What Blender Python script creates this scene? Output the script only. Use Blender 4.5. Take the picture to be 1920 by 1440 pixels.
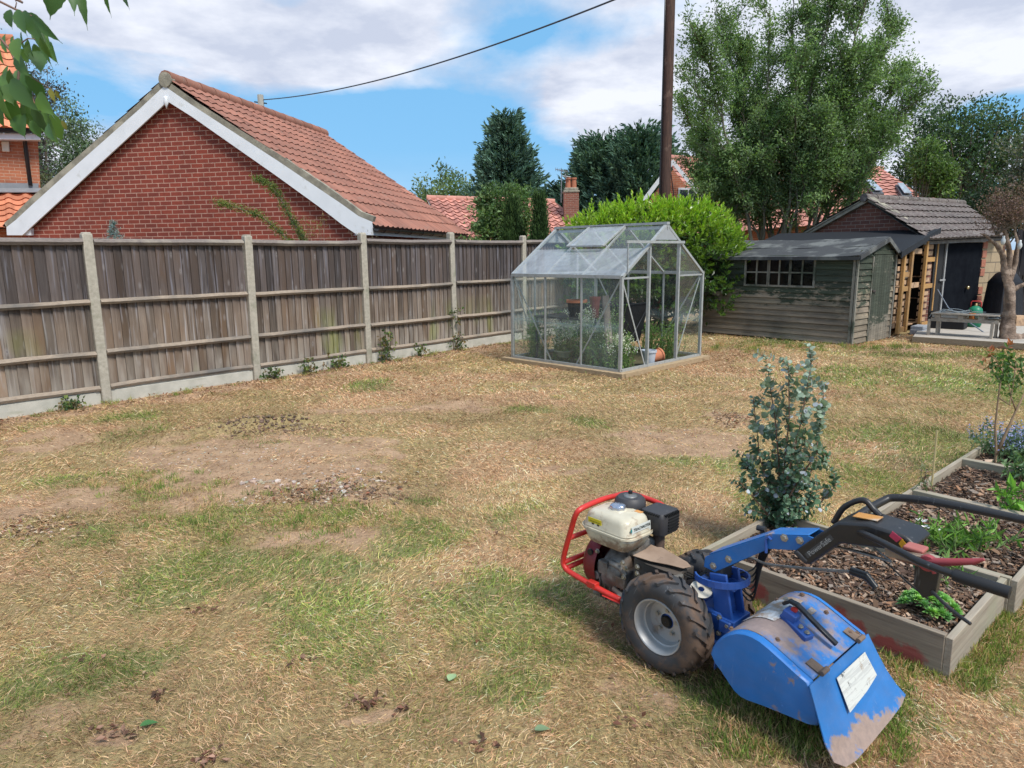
import bpy, math, random
import numpy as np
from mathutils import Vector, Matrix
R = math.radians
random.seed(7); rng = np.random.default_rng(7)
for o in list(bpy.data.objects): bpy.data.objects.remove(o)
SC = bpy.context.scene; COL = SC.collection
# ------------------------------------------------------------------ camera, world, sun, exposure
F, YH, CH, ROLL = 1290.0, 476.0, 1.65, 0.0105
TH = math.atan((720-YH)/F)
cam = bpy.data.cameras.new('camera'); camo = bpy.data.objects.new('camera', cam); COL.objects.link(camo)
cam.sensor_width = 36; cam.lens = F/1920*36; cam.clip_start = 0.05; cam.clip_end = 3000
camo.matrix_world = Matrix.Translation((0, 0, CH)) @ Matrix.Rotation(math.pi/2-TH, 4, 'X') @ Matrix.Rotation(-ROLL, 4, 'Z')
cam.dof.use_dof = True; cam.dof.focus_distance = 8.5; cam.dof.aperture_fstop = 11.0
SC.camera = camo
SC.view_settings.view_transform = 'Standard'; SC.view_settings.look = 'None'
SC.view_settings.exposure = EXPO = 0.62; SC.view_settings.gamma = 1.0
SUN_EL, SUN_AZ = 54, 142     # degrees; azimuth clockwise from +Y (the way the camera looks)
SUN_POWER = 2.9
SC.cycles.max_bounces = 8; SC.cycles.transparent_max_bounces = 24; SC.cycles.glossy_bounces = 3
SC.cycles.transmission_bounces = 4; SC.cycles.diffuse_bounces = 3; SC.cycles.caustics_reflective = False; SC.cycles.caustics_refractive = False
SC.cycles.use_adaptive_sampling = True; SC.cycles.adaptive_threshold = 0.015
SC.cycles.use_denoising = True

# ------------------------------------------------------------------ camera geometry, used to read real positions off the photograph
_c, _s, _cr, _sr = math.cos(TH), math.sin(TH), math.cos(ROLL), math.sin(ROLL)
def ray(px, py):
    a = (px-960)/F; b = -(py-720)/F
    x = a*_cr+b*_sr; z = -a*_sr+b*_cr
    return Vector((x, _c+z*_s, -_s+z*_c))
EYE = Vector((0, 0, CH))
def G(px, py, z=0.0):
    r = ray(px, py); return EYE+r*((z-CH)/r.z)
def AT(px, py, Y):
    r = ray(px, py); return EYE+r*(Y/r.y)
def VP(px, py, P0, d):
    """point of the vertical plane through P0 along horizontal d"""
    n = Vector((-d[1], d[0], 0)); r = ray(px, py)
    return EYE+r*(n.dot(Vector(P0)-EYE)/n.dot(r))

# ------------------------------------------------------------------ node helpers
class NT:
    def __init__(s, tree): s.t = tree; s.t.nodes.clear()
    def n(s, typ, ins=None, **props):
        nd = s.t.nodes.new(typ)
        for k, v in props.items(): setattr(nd, k, v)
        for k, v in (ins or {}).items():
            sock = nd.inputs[k]
            if isinstance(v, bpy.types.NodeSocket): s.t.links.new(v, sock)
            else: sock.default_value = v
        return nd
    def math(s, op, a, b=0.0, c=0.0, clamp=False):
        return s.n('ShaderNodeMath', {0: a, 1: b, 2: c}, operation=op, use_clamp=clamp).outputs[0]
    def mix(s, f, a, b, mode='MIX'):
        nd = s.n('ShaderNodeMix', data_type='RGBA', blend_type=mode)
        for i, v in ((0, f), (6, a), (7, b)):
            if isinstance(v, bpy.types.NodeSocket): s.t.links.new(v, nd.inputs[i])
            else: nd.inputs[i].default_value = (tuple(v)+(1,))[:4] if i else v
        return nd.outputs[2]
    def noise(s, vec, scale, detail=4, rough=.55, dist=0.0, out=0):
        return s.n('ShaderNodeTexNoise', {'Vector': vec, 'Scale': scale, 'Detail': detail, 'Roughness': rough, 'Distortion': dist}).outputs[out]
    def mapr(s, v, a, b, c=0.0, d=1.0):
        return s.n('ShaderNodeMapRange', {0: v, 1: a, 2: b, 3: c, 4: d}).outputs[0]
    def vmap(s, vec, scale=(1, 1, 1), loc=(0, 0, 0), rot=(0, 0, 0)):
        return s.n('ShaderNodeMapping', {'Vector': vec, 'Location': loc, 'Rotation': rot, 'Scale': scale}).outputs[0]

# ------------------------------------------------------------------ world: Nishita sky behind broken cloud
W = bpy.data.worlds.new('World'); SC.world = W; W.use_nodes = True
t = NT(W.node_tree)
sky = t.n('ShaderNodeTexSky', sky_type='NISHITA', sun_disc=False, sun_elevation=R(SUN_EL), sun_rotation=R(SUN_AZ), air_density=1.0, dust_density=0.3, ozone_density=2.0)
gen = t.n('ShaderNodeTexCoord').outputs['Generated']
sep = t.n('ShaderNodeSeparateXYZ', {0: gen})
zz = t.math('ADD', t.math('MAXIMUM', sep.outputs[2], 0.0), 0.16)
uv = t.n('ShaderNodeCombineXYZ', {0: t.math('DIVIDE', sep.outputs[0], zz), 1: t.math('DIVIDE', sep.outputs[1], zz), 2: 0.0}).outputs[0]
n1 = t.noise(t.vmap(uv, (1.0, .8, 1), (3.1, .4, 0)), 1.1, 9, .56, .15)
n2 = t.noise(t.vmap(uv, (1.0, .6, 1), (9, 5, 0)), 2.6, 8, .6, .2)
dens = t.math('ADD', t.math('MULTIPLY', n1, .75), t.math('MULTIPLY', n2, .35))
def blob(px, py, rad, amp):
    """a cloud bank (amp > 0) or a gap of clear sky (amp < 0) in one direction of the sky"""
    global dens
    d = ray(px, py).normalized()
    e = t.n('ShaderNodeVectorMath', {0: gen, 1: tuple(d)}, operation='SUBTRACT').outputs[0]
    e = t.n('ShaderNodeVectorMath', {0: e, 1: (1/rad[0], 1/rad[0], 1/rad[1])}, operation='MULTIPLY').outputs[0]
    l = t.n('ShaderNodeVectorMath', {0: e}, operation='LENGTH').outputs['Value']
    g = t.mapr(l, 0.0, 1.6, amp, 0.0); 
    dens = t.math('ADD', dens, g)
for b in ((800, 255, (.20, .07), -.42), (560, 215, (.2, .03), -.2), (975, 75, (.11, .05), -.34), (890, 170, (.10, .04), -.1), (1030, 330, (.2, .07), -.2), (170, 150, (.12, .05), -.22),
          (1100, 180, (.16, .045), .34), (640, 80, (.26, .06), .26), (545, 8, (.08, .03), -.22), (1600, 90, (.33, .12), .32), (1870, 215, (.05, .02), -.5), (250, 70, (.3, .09), .25),
          (300, 105, (.25, .012), -.1), (820, 345, (.1, .03), .12), (1420, 260, (.2, .1), .3)): blob(*b)
dm = t.mapr(dens, .47, .66)
dm = t.math('MAXIMUM', dm, t.mapr(sep.outputs[2], .0, .14, .35, .0))
up = t.n('ShaderNodeMix', {0: t.mapr(t.noise(uv, 2.1, 7, .58), .40, .60)}, data_type='RGBA')
up.inputs[6].default_value = (.40, .44, .54, 1); up.inputs[7].default_value = (.61, .635, .70, 1)
clear = t.mix(1.0, sky.outputs[0], (SKYK:=.066, SKYK*1.03, SKYK*1.0), 'MULTIPLY')
clear = t.mix(.75, clear, (.155, .40, .68))
colr = t.mix(dm, clear, up.outputs[2])
# the hemisphere the camera does not see is thin bright cloud
bg = t.n('ShaderNodeBackground', {0: colr, 1: 1.0})
t.n('ShaderNodeOutputWorld', {0: bg.outputs[0]})
sun = bpy.data.lights.new('sun', 'SUN'); sun.energy = SUN_POWER; sun.angle = R(15); sun.color = (1, .955, .88)
suno = bpy.data.objects.new('sun', sun); COL.objects.link(suno)
_sd = Vector((math.sin(R(SUN_AZ))*math.cos(R(SUN_EL)), math.cos(R(SUN_AZ))*math.cos(R(SUN_EL)), math.sin(R(SUN_EL))))
suno.rotation_euler = _sd.to_track_quat('Z', 'Y').to_euler(); suno.location = (0, -5, 20)
# ------------------------------------------------------------------ materials
def new_mat(name):
    m = bpy.data.materials.new(name); m.use_nodes = True
    return m, NT(m.node_tree)
def finish(t, col, rough=.8, bump=None, bs=.3, bd=.01, metal=0.0, spec=.3, extra=None):
    ins = {'Base Color': col if isinstance(col, bpy.types.NodeSocket) else (tuple(col)+(1,))[:4], 'Roughness': rough, 'Metallic': metal, 'Specular IOR Level': spec}
    if bump is not None:
        ins['Normal'] = t.n('ShaderNodeBump', {'Height': bump, 'Strength': bs, 'Distance': bd}).outputs[0]
    ins.update(extra or {})
    p = t.n('ShaderNodeBsdfPrincipled', ins)
    t.n('ShaderNodeOutputMaterial', {0: p.outputs[0]}); return p
def M_noise(name, c1, c2, scale=8, rough=.8, bs=.3, bd=.01, metal=0.0, c3=None, s3=2.0, t3=(.5, .62), stretch=(1, 1, 1), spec=.3, detail=6, world=False):
    """two tones mixed by noise, plus optional patches of a third (dirt, moss, rust)"""
    m, t = new_mat(name)
    co = t.n('ShaderNodeNewGeometry').outputs['Position'] if world else t.n('ShaderNodeTexCoord').outputs['Object']
    v = t.vmap(co, stretch)
    n = t.noise(v, scale, detail, .6)
    c = t.mix(t.mapr(n, .3, .7), c1, c2)
    if c3: c = t.mix(t.mapr(t.noise(co, s3, 5, .62), *t3), c, c3)
    finish(t, c, rough, t.noise(v, scale*3.5, 5, .65), bs, bd, metal, spec)
    return m
def M_leaf(name, transl=.35, rough=.5, spec=.35, gain=1.0, tt=(1.25, 1.35, .55)):
    m, t = new_mat(name)
    a = t.n('ShaderNodeAttribute', attribute_name='Col').outputs[0]
    if gain != 1.0: a = t.mix(1.0, a, (gain,)*3, 'MULTIPLY')
    p = t.n('ShaderNodeBsdfPrincipled', {'Base Color': a, 'Roughness': rough, 'Specular IOR Level': spec})
    tr = t.n('ShaderNodeBsdfTranslucent', {0: t.mix(1.0, a, tt, 'MULTIPLY')})
    mx = t.n('ShaderNodeMixShader', {0: transl, 1: p.outputs[0], 2: tr.outputs[0]})
    t.n('ShaderNodeOutputMaterial', {0: mx.outputs[0]}); return m
def M_boards(name, dark, light, brown, moss=None):
    """weathered timber: grain along Z, one tone per board from the Col attribute (r = tone, g = brownness, b = offset)"""
    m, t = new_mat(name)
    co = t.n('ShaderNodeTexCoord').outputs['Object']
    at = t.n('ShaderNodeAttribute', attribute_name='Col').outputs[0]
    sp = t.n('ShaderNodeSeparateColor', {0: at})
    off = t.n('ShaderNodeCombineXYZ', {0: t.math('MULTIPLY', sp.outputs[2], 37.0), 1: t.math('MULTIPLY', sp.outputs[2], 11.0), 2: t.math('MULTIPLY', sp.outputs[2], 5.0)}).outputs[0]
    v = t.n('ShaderNodeVectorMath', {0: co, 1: off}, operation='ADD').outputs[0]
    g = t.noise(t.vmap(v, (38, 38, 1.6)), 1.0, 6, .65, .6)
    big = t.noise(t.vmap(v, (5, 5, 1.3)), 1.0, 4, .6, .5)
    c = t.mix(t.mapr(g, .3, .72), dark, light)
    c = t.mix(t.math('MULTIPLY', sp.outputs[1], t.mapr(big, .25, .6)), c, brown)
    c = t.mix(1.0, c, t.n('ShaderNodeCombineColor', {0: t.math('ADD', sp.outputs[0], .5), 1: t.math('ADD', sp.outputs[0], .5), 2: t.math('ADD', sp.outputs[0], .5)}).outputs[0], 'MULTIPLY')
    streak = t.noise(t.vmap(v, (26, 26, 1.1), (2, 2, 2)), 1.0, 3, .6, .3)
    c = t.mix(t.mapr(streak, .56, .75, 0, .75), c, (.42, .40, .40))
    vo = t.n('ShaderNodeTexVoronoi', {'Vector': t.vmap(v, (9.5, 9.5, 4.2)), 'Scale': 1.0})
    hz = t.n('ShaderNodeSeparateXYZ', {0: co}).outputs[2]
    c = t.mix(t.mapr(t.math('ADD', hz, t.math('MULTIPLY', big, .5)), 1.15, 1.5, 0, 1), c, t.mix(1.0, c, (.56, .58, .68), 'MULTIPLY'))
    kn = t.mapr(vo.outputs['Distance'], .05, .10, 1, 0)
    pick = t.math('GREATER_THAN', t.n('ShaderNodeSeparateColor', {0: vo.outputs['Color']}).outputs[0], .45)
    halo = t.math('MULTIPLY', t.mapr(t.math('ADD', vo.outputs['Distance'], t.math('MULTIPLY', g, .25)), .12, .36, .55, 0), pick)
    c = t.mix(halo, c, (.36, .34, .34)); c = t.mix(t.math('MULTIPLY', t.mapr(t.math('ADD', vo.outputs['Distance'], t.math('MULTIPLY', g, .06)), .05, .10, .85, 0), pick), c, (.03, .022, .02))
    if moss:
        mz = t.n('ShaderNodeSeparateXYZ', {0: co}).outputs[2]
        mk = t.math('MULTIPLY', t.mapr(t.noise(t.vmap(co, (1.4, 1.4, .5), (4.2, 0, 0)), 1.0, 3), .56, .70), t.mapr(mz, .5, .95, .8, 0))
        c = t.mix(t.math('MULTIPLY', mk, .8), c, moss)
        pale = t.math('MULTIPLY', t.mapr(t.noise(t.vmap(v, (6, 6, 1.2)), 1.0, 3), .4, .65), t.mapr(mz, .25, .75, .75, 0))
        c = t.mix(pale, c, (.38, .34, .29))
    finish(t, c, .88, g, .5, .006)
    return m
def M_brick(name, c1, c2, mortar, bw=.225, bh=.075, ms=.012, dirt=None):
    """brick courses in the wall's own X (along) and Z (up)"""
    m, t = new_mat(name)
    co = t.n('ShaderNodeTexCoord').outputs['Object']
    s = t.n('ShaderNodeSeparateXYZ', {0: co})
    v = t.n('ShaderNodeCombineXYZ', {0: t.math('ADD', s.outputs[0], s.outputs[1]), 1: s.outputs[2], 2: 0.0}).outputs[0]
    wob = t.n('ShaderNodeVectorMath', {0: t.noise(v, 9, 3, .5, 0, 1), 1: (.5, .5, .5)}, operation='SUBTRACT').outputs[0]
    wob = t.n('ShaderNodeVectorMath', {0: wob, 'Scale': .006}, operation='SCALE').outputs[0]
    v2 = t.n('ShaderNodeVectorMath', {0: v, 1: wob}, operation='ADD').outputs[0]
    b = t.n('ShaderNodeTexBrick', {'Vector': v2, 'Color1': c1+(1,), 'Color2': c2+(1,), 'Mortar': mortar+(1,), 'Scale': 1.0, 'Mortar Size': ms/2, 'Mortar Smooth': .15, 'Bias': -.1, 'Brick Width': bw, 'Row Height': bh}, offset=.5)
    n = t.noise(co, 22, 6, .65)
    c = t.mix(t.mapr(n, .35, .75, 0, .45), b.outputs[0], tuple(x*.55 for x in c1))
    c = t.mix(1.0, c, t.mix(t.mapr(t.noise(co, .8, 5, .65), .3, .7), (.78, .78, .78), (1.15, 1.12, 1.1)), 'MULTIPLY')
    c = t.mix(t.mapr(t.noise(co, 3.3, 5, .7), .55, .8, 0, .5), c, dirt or tuple(x*.7 for x in c2))
    h = t.math('SUBTRACT', t.math('MULTIPLY', n, .25), b.outputs['Fac'])
    finish(t, c, .9, h, .6, .012)
    return m
def M_tile(name, c1, c2, lichen, lt=(.55, .72)):
    m, t = new_mat(name)
    co = t.n('ShaderNodeTexCoord').outputs['Object']
    a = t.n('ShaderNodeAttribute', attribute_name='Col').outputs[0]
    c = t.mix(t.mapr(t.noise(co, 1.1, 6, .65), .3, .7), c1, c2)
    c = t.mix(1.0, c, a, 'MULTIPLY')
    c = t.mix(t.mapr(t.noise(co, 14, 6, .7), lt[0], lt[1], 0, .8), c, lichen)
    finish(t, c, .9, t.noise(co, 30, 4, .6), .4, .008)
    return m
def M_plain(name, c, rough=.5, metal=0.0, spec=.4, vary=.18, scale=6, bs=.05):
    c2 = tuple(x*(1-vary) for x in c)
    return M_noise(name, c, c2, scale, rough, bs, .004, metal, spec=spec)

# ------------------------------------------------------------------ meshes
class MB:
    """collects shapes, builds ONE mesh object"""
    def __init__(s): s.v = []; s.f = []; s.c = []; s.cc = None
    def add(s, vs, fs):
        n = len(s.v); s.v += [tuple(v) for v in vs]; s.f += [tuple(i+n for i in f) for f in fs]
        s.c += [s.cc or (1, 1, 1)]*len(vs); return s
    def box(s, c, size, rz=0.0, M=None):
        x, y, z = (k/2 for k in size)
        vs = [Vector((a*x, b*y, d*z)) for d in (-1, 1) for a, b in ((-1, -1), (1, -1), (1, 1), (-1, 1))]
        m = M or Matrix.Rotation(rz, 3, 'Z'); c = Vector(c)
        return s.add([m @ v+c for v in vs], [(3, 2, 1, 0), (4, 5, 6, 7), (0, 1, 5, 4), (1, 2, 6, 5), (2, 3, 7, 6), (3, 0, 4, 7)])
    def beam(s, a, b, w, h, up=(0, 0, 1), ext=0.0):
        """rectangular bar from a to b: w across, h along up"""
        a, b = Vector(a), Vector(b); d = (b-a); L = d.length; d.normalize()
        sd = d.cross(Vector(up)); sd = sd.normalized() if sd.length > 1e-5 else Vector((1, 0, 0)); u = sd.cross(d)
        m = Matrix((d, sd, u)).transposed()
        return s.box((a+b)/2, (L+2*ext, w, h), M=m)
    def tube(s, pts, r, n=10, cap=True):
        pts = [Vector(p) for p in pts]; rs = r if isinstance(r, (list, tuple)) else [r]*len(pts)
        base = len(s.v); prev = None
        for i, p in enumerate(pts):
            d = (pts[min(i+1, len(pts)-1)]-pts[max(i-1, 0)]).normalized()
            if prev is None: prev = d.cross(Vector((0, 0, 1)) if abs(d.z) < .9 else Vector((1, 0, 0))).normalized()
            prev = (prev-d*prev.dot(d)).normalized(); q = d.cross(prev)
            for k in range(n):
                a = 2*math.pi*k/n; s.v.append(tuple(p+(prev*math.cos(a)+q*math.sin(a))*rs[i])); s.c.append(s.cc or (1, 1, 1))
        for i in range(len(pts)-1):
            for k in range(n):
                a = base+i*n+k; b = base+i*n+(k+1) % n
                s.f.append((a, b, b+n, a+n))
        if cap:
            s.f.append(tuple(base+k for k in range(n))[::-1]); s.f.append(tuple(base+(len(pts)-1)*n+k for k in range(n)))
        return s
    def lathe(s, prof, n=32, M=None, closed=False):
        """profile (radius, height) about local Z; M places it"""
        M = M or Matrix.Identity(4); base = len(s.v); k = len(prof)
        for i in range(n):
            a = 2*math.pi*i/n
            for r, z in prof: s.v.append(tuple(M @ Vector((r*math.cos(a), r*math.sin(a), z)))); s.c.append(s.cc or (1, 1, 1))
        for i in range(n):
            j = (i+1) % n
            for q in range(k if closed else k-1):
                s.f.append((base+i*k+q, base+j*k+q, base+j*k+(q+1) % k, base+i*k+(q+1) % k))
        return s
    def prism(s, pts, d):
        """polygon extruded by vector d"""
        pts = [Vector(p) for p in pts]; d = Vector(d); n = len(pts)
        fs = [tuple(range(n))[::-1], tuple(range(n, 2*n))]+[(i, (i+1) % n, (i+1) % n+n, i+n) for i in range(n)]
        return s.add(pts+[p+d for p in pts], fs)
    def slab(s, quad, th):
        """four points thickened by th along their normal"""
        q = [Vector(p) for p in quad]; n = (q[1]-q[0]).cross(q[3]-q[0]).normalized()
        return s.prism(q, n*th)
    def build(s, name, m=None, parent=None, smooth=False, bevel=0.0, org=None, seg=2, rz=None):
        me = bpy.data.meshes.new(name)
        vs = s.v
        if rz is not None:
            Mi = (Matrix.Translation(org) @ Matrix.Rotation(rz, 4, 'Z')).inverted(); vs = [tuple(Mi @ Vector(v)) for v in vs]
        elif org is not None: o_ = Vector(org); vs = [tuple(Vector(v)-o_) for v in vs]
        me.from_pydata(vs, [], s.f); me.validate()
        ca = me.color_attributes.new('Col', 'FLOAT_COLOR', 'POINT')
        ca.data.foreach_set('color', np.array([c+(1,) for c in s.c], dtype=np.float32).ravel())
        import bmesh
        bm = bmesh.new(); bm.from_mesh(me); bmesh.ops.recalc_face_normals(bm, faces=bm.faces); bm.to_mesh(me); bm.free()
        o = link(name, me, m, parent)
        if org is not None: o.location = org
        if rz is not None: o.rotation_euler.z = rz
        me.polygons.foreach_set('use_smooth', [False]*len(me.polygons))
        if smooth:
            me.polygons.foreach_set('use_smooth', [True]*len(me.polygons))
            if smooth == 'auto':
                me.set_sharp_from_angle(angle=R(40))
        if bevel:
            b = o.modifiers.new('bevel', 'BEVEL'); b.width = bevel; b.segments = seg; b.limit_method = 'ANGLE'; b.angle_limit = R(35)
            me.polygons.foreach_set('use_smooth', [True]*len(me.polygons)); me.set_sharp_from_angle(angle=R(50))
        return o
def link(name, me, m=None, parent=None):
    o = bpy.data.objects.new(name, me); COL.objects.link(o)
    if m: me.materials.append(m)
    if parent: o.parent = parent
    return o
def tag(o, label=None, cat=None, group=None, kind=None):
    for k, v in (('label', label), ('category', cat), ('group', group), ('kind', kind)):
        if v: o[k] = v
    return o
def thing(name, label, cat, loc=(0, 0, 0), rz=0.0, group=None):
    o = bpy.data.objects.new(name, None); COL.objects.link(o); o.location = loc; o.rotation_euler = (0, 0, rz)
    o.empty_display_size = .1
    return tag(o, label, cat, group)
def copy_thing(root, loc, rz, label):
    c = root.copy(); COL.objects.link(c); c.location = loc; c.rotation_euler.z = rz; c['label'] = label
    for ch in root.children:
        d = ch.copy(); COL.objects.link(d); d.parent = c
        for g in ch.children:
            e = g.copy(); COL.objects.link(e); e.parent = d
    return c
def arr_mesh(name, V, Fc, m, parent=None, colors=None, smooth=False):
    """numpy arrays -> mesh object; Fc is (n,k)"""
    me = bpy.data.meshes.new(name); V = np.asarray(V, np.float32); Fc = np.asarray(Fc, np.int32)
    me.vertices.add(len(V)); me.vertices.foreach_set('co', V.ravel())
    k = Fc.shape[1]; me.loops.add(Fc.size); me.loops.foreach_set('vertex_index', Fc.ravel())
    me.polygons.add(len(Fc)); me.polygons.foreach_set('loop_start', np.arange(0, Fc.size, k, dtype=np.int32))
    me.polygons.foreach_set('loop_total', np.full(len(Fc), k, np.int32))
    me.polygons.foreach_set('use_smooth', np.full(len(Fc), bool(smooth)))
    me.update(calc_edges=True)
    if colors is not None:
        ca = me.color_attributes.new('Col', 'FLOAT_COLOR', 'POINT')
        c4 = np.ones((len(V), 4), np.float32); c4[:, :3] = colors; ca.data.foreach_set('color', c4.ravel())
    return link(name, me, m, parent)
def unit(a): return a/np.maximum(np.linalg.norm(a, axis=-1, keepdims=True), 1e-9)
def leaves(name, P, D, N, L, Wd, C, m, parent=None, fold=.25):
    """one folded leaf (two triangles-pairs as 2 quads share a midrib) per row: base P, axis D, normal N"""
    n = len(P); D = unit(D); S = unit(np.cross(D, N)); N = np.cross(S, D)
    L = np.broadcast_to(np.asarray(L, float).reshape(-1, 1), (n, 1)); Wd = np.broadcast_to(np.asarray(Wd, float).reshape(-1, 1), (n, 1))
    a = P; b = P+D*L*.45+S*Wd/2+N*Wd*fold; c = P+D*L-N*L*.08; d = P+D*L*.45-S*Wd/2+N*Wd*fold
    V = np.stack([a, b, c, d], 1).reshape(-1, 3); i = np.arange(n)*4
    Fc = np.concatenate([np.stack([i, i+1, i+2], 1), np.stack([i, i+2, i+3], 1)])
    return arr_mesh(name, V, Fc, m, parent, np.repeat(C, 4, axis=0))
def rdir(n): return unit(rng.normal(size=(n, 3)))
def jitter(c, n, v=.2, h=.06):
    c = np.array(c, float)[None]*(1+rng.normal(size=(n, 1))*v)*(1+rng.normal(size=(n, 3))*h)
    return np.clip(c, .004, .95)
# value noise for placing things
_perm = np.random.default_rng(3).random((256, 256))
def vnoise(x, y):
    xi = np.floor(x).astype(int); yi = np.floor(y).astype(int); fx = x-xi; fy = y-yi
    fx = fx*fx*(3-2*fx); fy = fy*fy*(3-2*fy); g = lambda a, b: _perm[a & 255, b & 255]
    return (g(xi, yi)*(1-fx)+g(xi+1, yi)*fx)*(1-fy)+(g(xi, yi+1)*(1-fx)+g(xi+1, yi+1)*fx)*fy
def fbm(x, y, o=5):
    r = 0; a = .5; k = 1.0
    for i in range(o): r = r+a*vnoise(x*k+17.3*i, y*k-9.1*i); a *= .5; k *= 2.03
    return r/(1-.5**o)
def sstep(a, b, x):
    t_ = np.clip((x-a)/(b-a), 0, 1); return t_*t_*(3-2*t_)
def text(s, size, m, parent, loc, rot, name='lettering', ext=.0006, align='CENTER'):
    c = bpy.data.curves.new(name, 'FONT'); c.body = s; c.size = size; c.extrude = ext; c.align_x = align; c.align_y = 'CENTER'
    c.materials.append(m); o = bpy.data.objects.new(name, c); COL.objects.link(o)
    bpy.context.view_layer.update(); me = bpy.data.meshes.new_from_object(o); bpy.data.objects.remove(o); o = link(name, me, None, parent); o.location = loc; o.rotation_euler = rot; return o
# ------------------------------------------------------------------ ground: one sheet to the horizon, its bare, green and straw patches, and the grass on it
FA, FB = Vector((-4.73, 7.85, 0)), Vector((-2.25, 10.65, 0))
FD = (FB-FA).normalized(); FN = Vector((FD.y, -FD.x, 0))        # fence direction; normal towards the garden
def fdist(x, y): return (x-FA.x)*FN.x+(y-FA.y)*FN.y
def zone(px, py, rx, ry):
    c = G(px, py); a = G(px+rx, py); b = G(px, py-ry); d = G(px, py+ry)
    return c.x, c.y, abs(a.x-c.x), abs(b.y-d.y)/2
SOIL = [zone(*z) for z in ((470, 870, 235, 55), (330, 850, 120, 30), (620, 860, 120, 40), (1265, 825, 120, 36), (1235, 1300, 80, 42), (640, 925, 120, 24), (90, 960, 90, 20), (560, 690, 60, 8), (1370, 786, 45, 20), (60, 830, 90, 25),
        (1720, 655, 80, 7), (680, 1320, 45, 14), (215, 1375, 40, 14), (840, 760, 90, 12), (1330, 850, 80, 18), (590, 1010, 110, 14), (1060, 885, 60, 10), (150, 930, 80, 18), (700, 770, 110, 10))]
LITTER = [zone(*z) for z in ((660, 925, 120, 28), (500, 800, 130, 16), (60, 1000, 90, 30), (560, 930, 60, 16), (1370, 786, 45, 20))]
GREEN = [zone(*z) for z in ((290, 918, 110, 20), (400, 975, 110, 28), (380, 1065, 120, 55), (560, 968, 90, 20), (690, 722, 50, 9), (480, 830, 60, 10), (1010, 1130, 130, 60), (880, 1120, 110, 60), (760, 1010, 90, 26), (1000, 765, 60, 8), (150, 895, 80, 14),
         (1720, 830, 170, 60), (1850, 720, 130, 45), (1610, 905, 110, 40), (1760, 662, 160, 10), (1870, 1230, 90, 90), (1650, 1330, 130, 50), (900, 1310, 90, 40), (30, 1290, 60, 30), (240, 780, 60, 10), (950, 1220, 120, 50), (1090, 1060, 60, 40), (1100, 795, 40, 12), (1260, 870, 40, 10),
         (560, 1060, 120, 30), (800, 940, 60, 12), (600, 1130, 130, 40), (190, 1240, 120, 40), (1560, 700, 120, 18), (1500, 640, 120, 6), (1180, 1180, 80, 50), (1380, 1300, 140, 60), (620, 1180, 110, 50))]
def zsum(Z, x, y, soft=.5):
    wx = (fbm(x*1.7, y*1.7, 4)-.5)*.9; wy = (fbm(x*1.7+40, y*1.7+11, 4)-.5)*.9
    r = np.zeros_like(x)
    for cx, cy, rx, ry in Z:
        s_ = min(1.0, .35+.5*(rx+ry)); d = np.sqrt(((x-cx+wx*s_)/rx)**2+((y-cy+wy*s_)/ry)**2)
        r = np.maximum(r, 1-sstep(1-soft, 1+soft, d))
    return r
# raised beds: frame (origin, e1 away from the camera-right corner, e2 along the row)
BO = Vector((1.680, 2.445, 0)); BA = R(41.5); E2 = Vector((math.cos(BA), math.sin(BA), 0)); E1 = Vector((-E2.y, E2.x, 0))
BEDS = [(0.0, 1.07, 0.0, .72), (-.04, .69, .745, 1.70), (-.04, .69, 1.725, 2.66), (-.04, .69, 2.685, 3.8)]
def inbed(x, y, pad=0.0):
    u = (x-BO.x)*E1.x+(y-BO.y)*E1.y; v = (x-BO.x)*E2.x+(y-BO.y)*E2.y; r = np.zeros(np.shape(x), bool)
    for a, b, c, d in BEDS: r |= (u > a-pad) & (u < b+pad) & (v > c-pad) & (v < d+pad)
    return r
def masks(x, y):
    f1 = fbm(x*.55, y*.75, 5); f2 = fbm(x*2.3+5, y*2.3+9, 4); f3 = fbm(x*1.1+50, y*1.4+20, 4)
    soil = zsum(SOIL, x, y, .45)*(.55+.9*f2)
    fd = fdist(x, y); soil = np.maximum(soil, (1-sstep(.18, .75, fd+(f2-.5)*.8))*.9)
    soil = np.maximum(soil, sstep(.70, .84, f3)*.4)
    soil = np.clip(soil*(.45+1.1*sstep(.30, .62, fbm(x*6.5+9, y*6.5, 4))), 0, 1)
    side = sstep(2.6, 6.5, x+.0*y)*sstep(-11.5, -5.5, -y)
    far = sstep(6.5, 9.5, y)
    green = np.maximum(zsum(GREEN, x, y, .6)*sstep(.30, .52, f2*.6+f3*.4), sstep(.54, .74, f1*.5+f2*.5+side*.27-far*.08)*.8)
    green = np.clip(green*(1-soil*.8), 0, 1)
    olive = sstep(.42, .62, f3+.1*(1-far))
    return soil, green, olive, f2
def height(x, y):
    h = (fbm(x*.8, y*.8, 4)-.5)*.05+(fbm(x*5, y*5, 3)-.5)*.018
    rc = G(500, 802); rx = (x-rc.x)*.8+(y-rc.y)*.6*1.0; ry = -(x-rc.x)*.35+(y-rc.y)*.93
    a = (x-rc.x)*.92+(y-rc.y)*.39; b = -(x-rc.x)*.39+(y-rc.y)*.92
    h = h+.115*np.exp(-(a/.85)**2-(b/.11)**2)*(0.6+.8*fbm(x*9, y*9, 3))
    lit = zsum(LITTER, x, y, .5); h = h+lit*(fbm(x*13, y*13, 3)-.4)*.05
    fade = (1-sstep(14, 20, np.abs(y)))*(1-sstep(10, 14, np.abs(x)))
    dw = np.minimum(np.hypot(x-.63, y-2.5), 9); fl = sstep(.2, .9, dw)*(.35+.65*sstep(2.0, 5, np.hypot(x-1.2, y-2.6)))
    return np.where(inbed(x, y, .25), 0, h*fade*fl)
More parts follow.
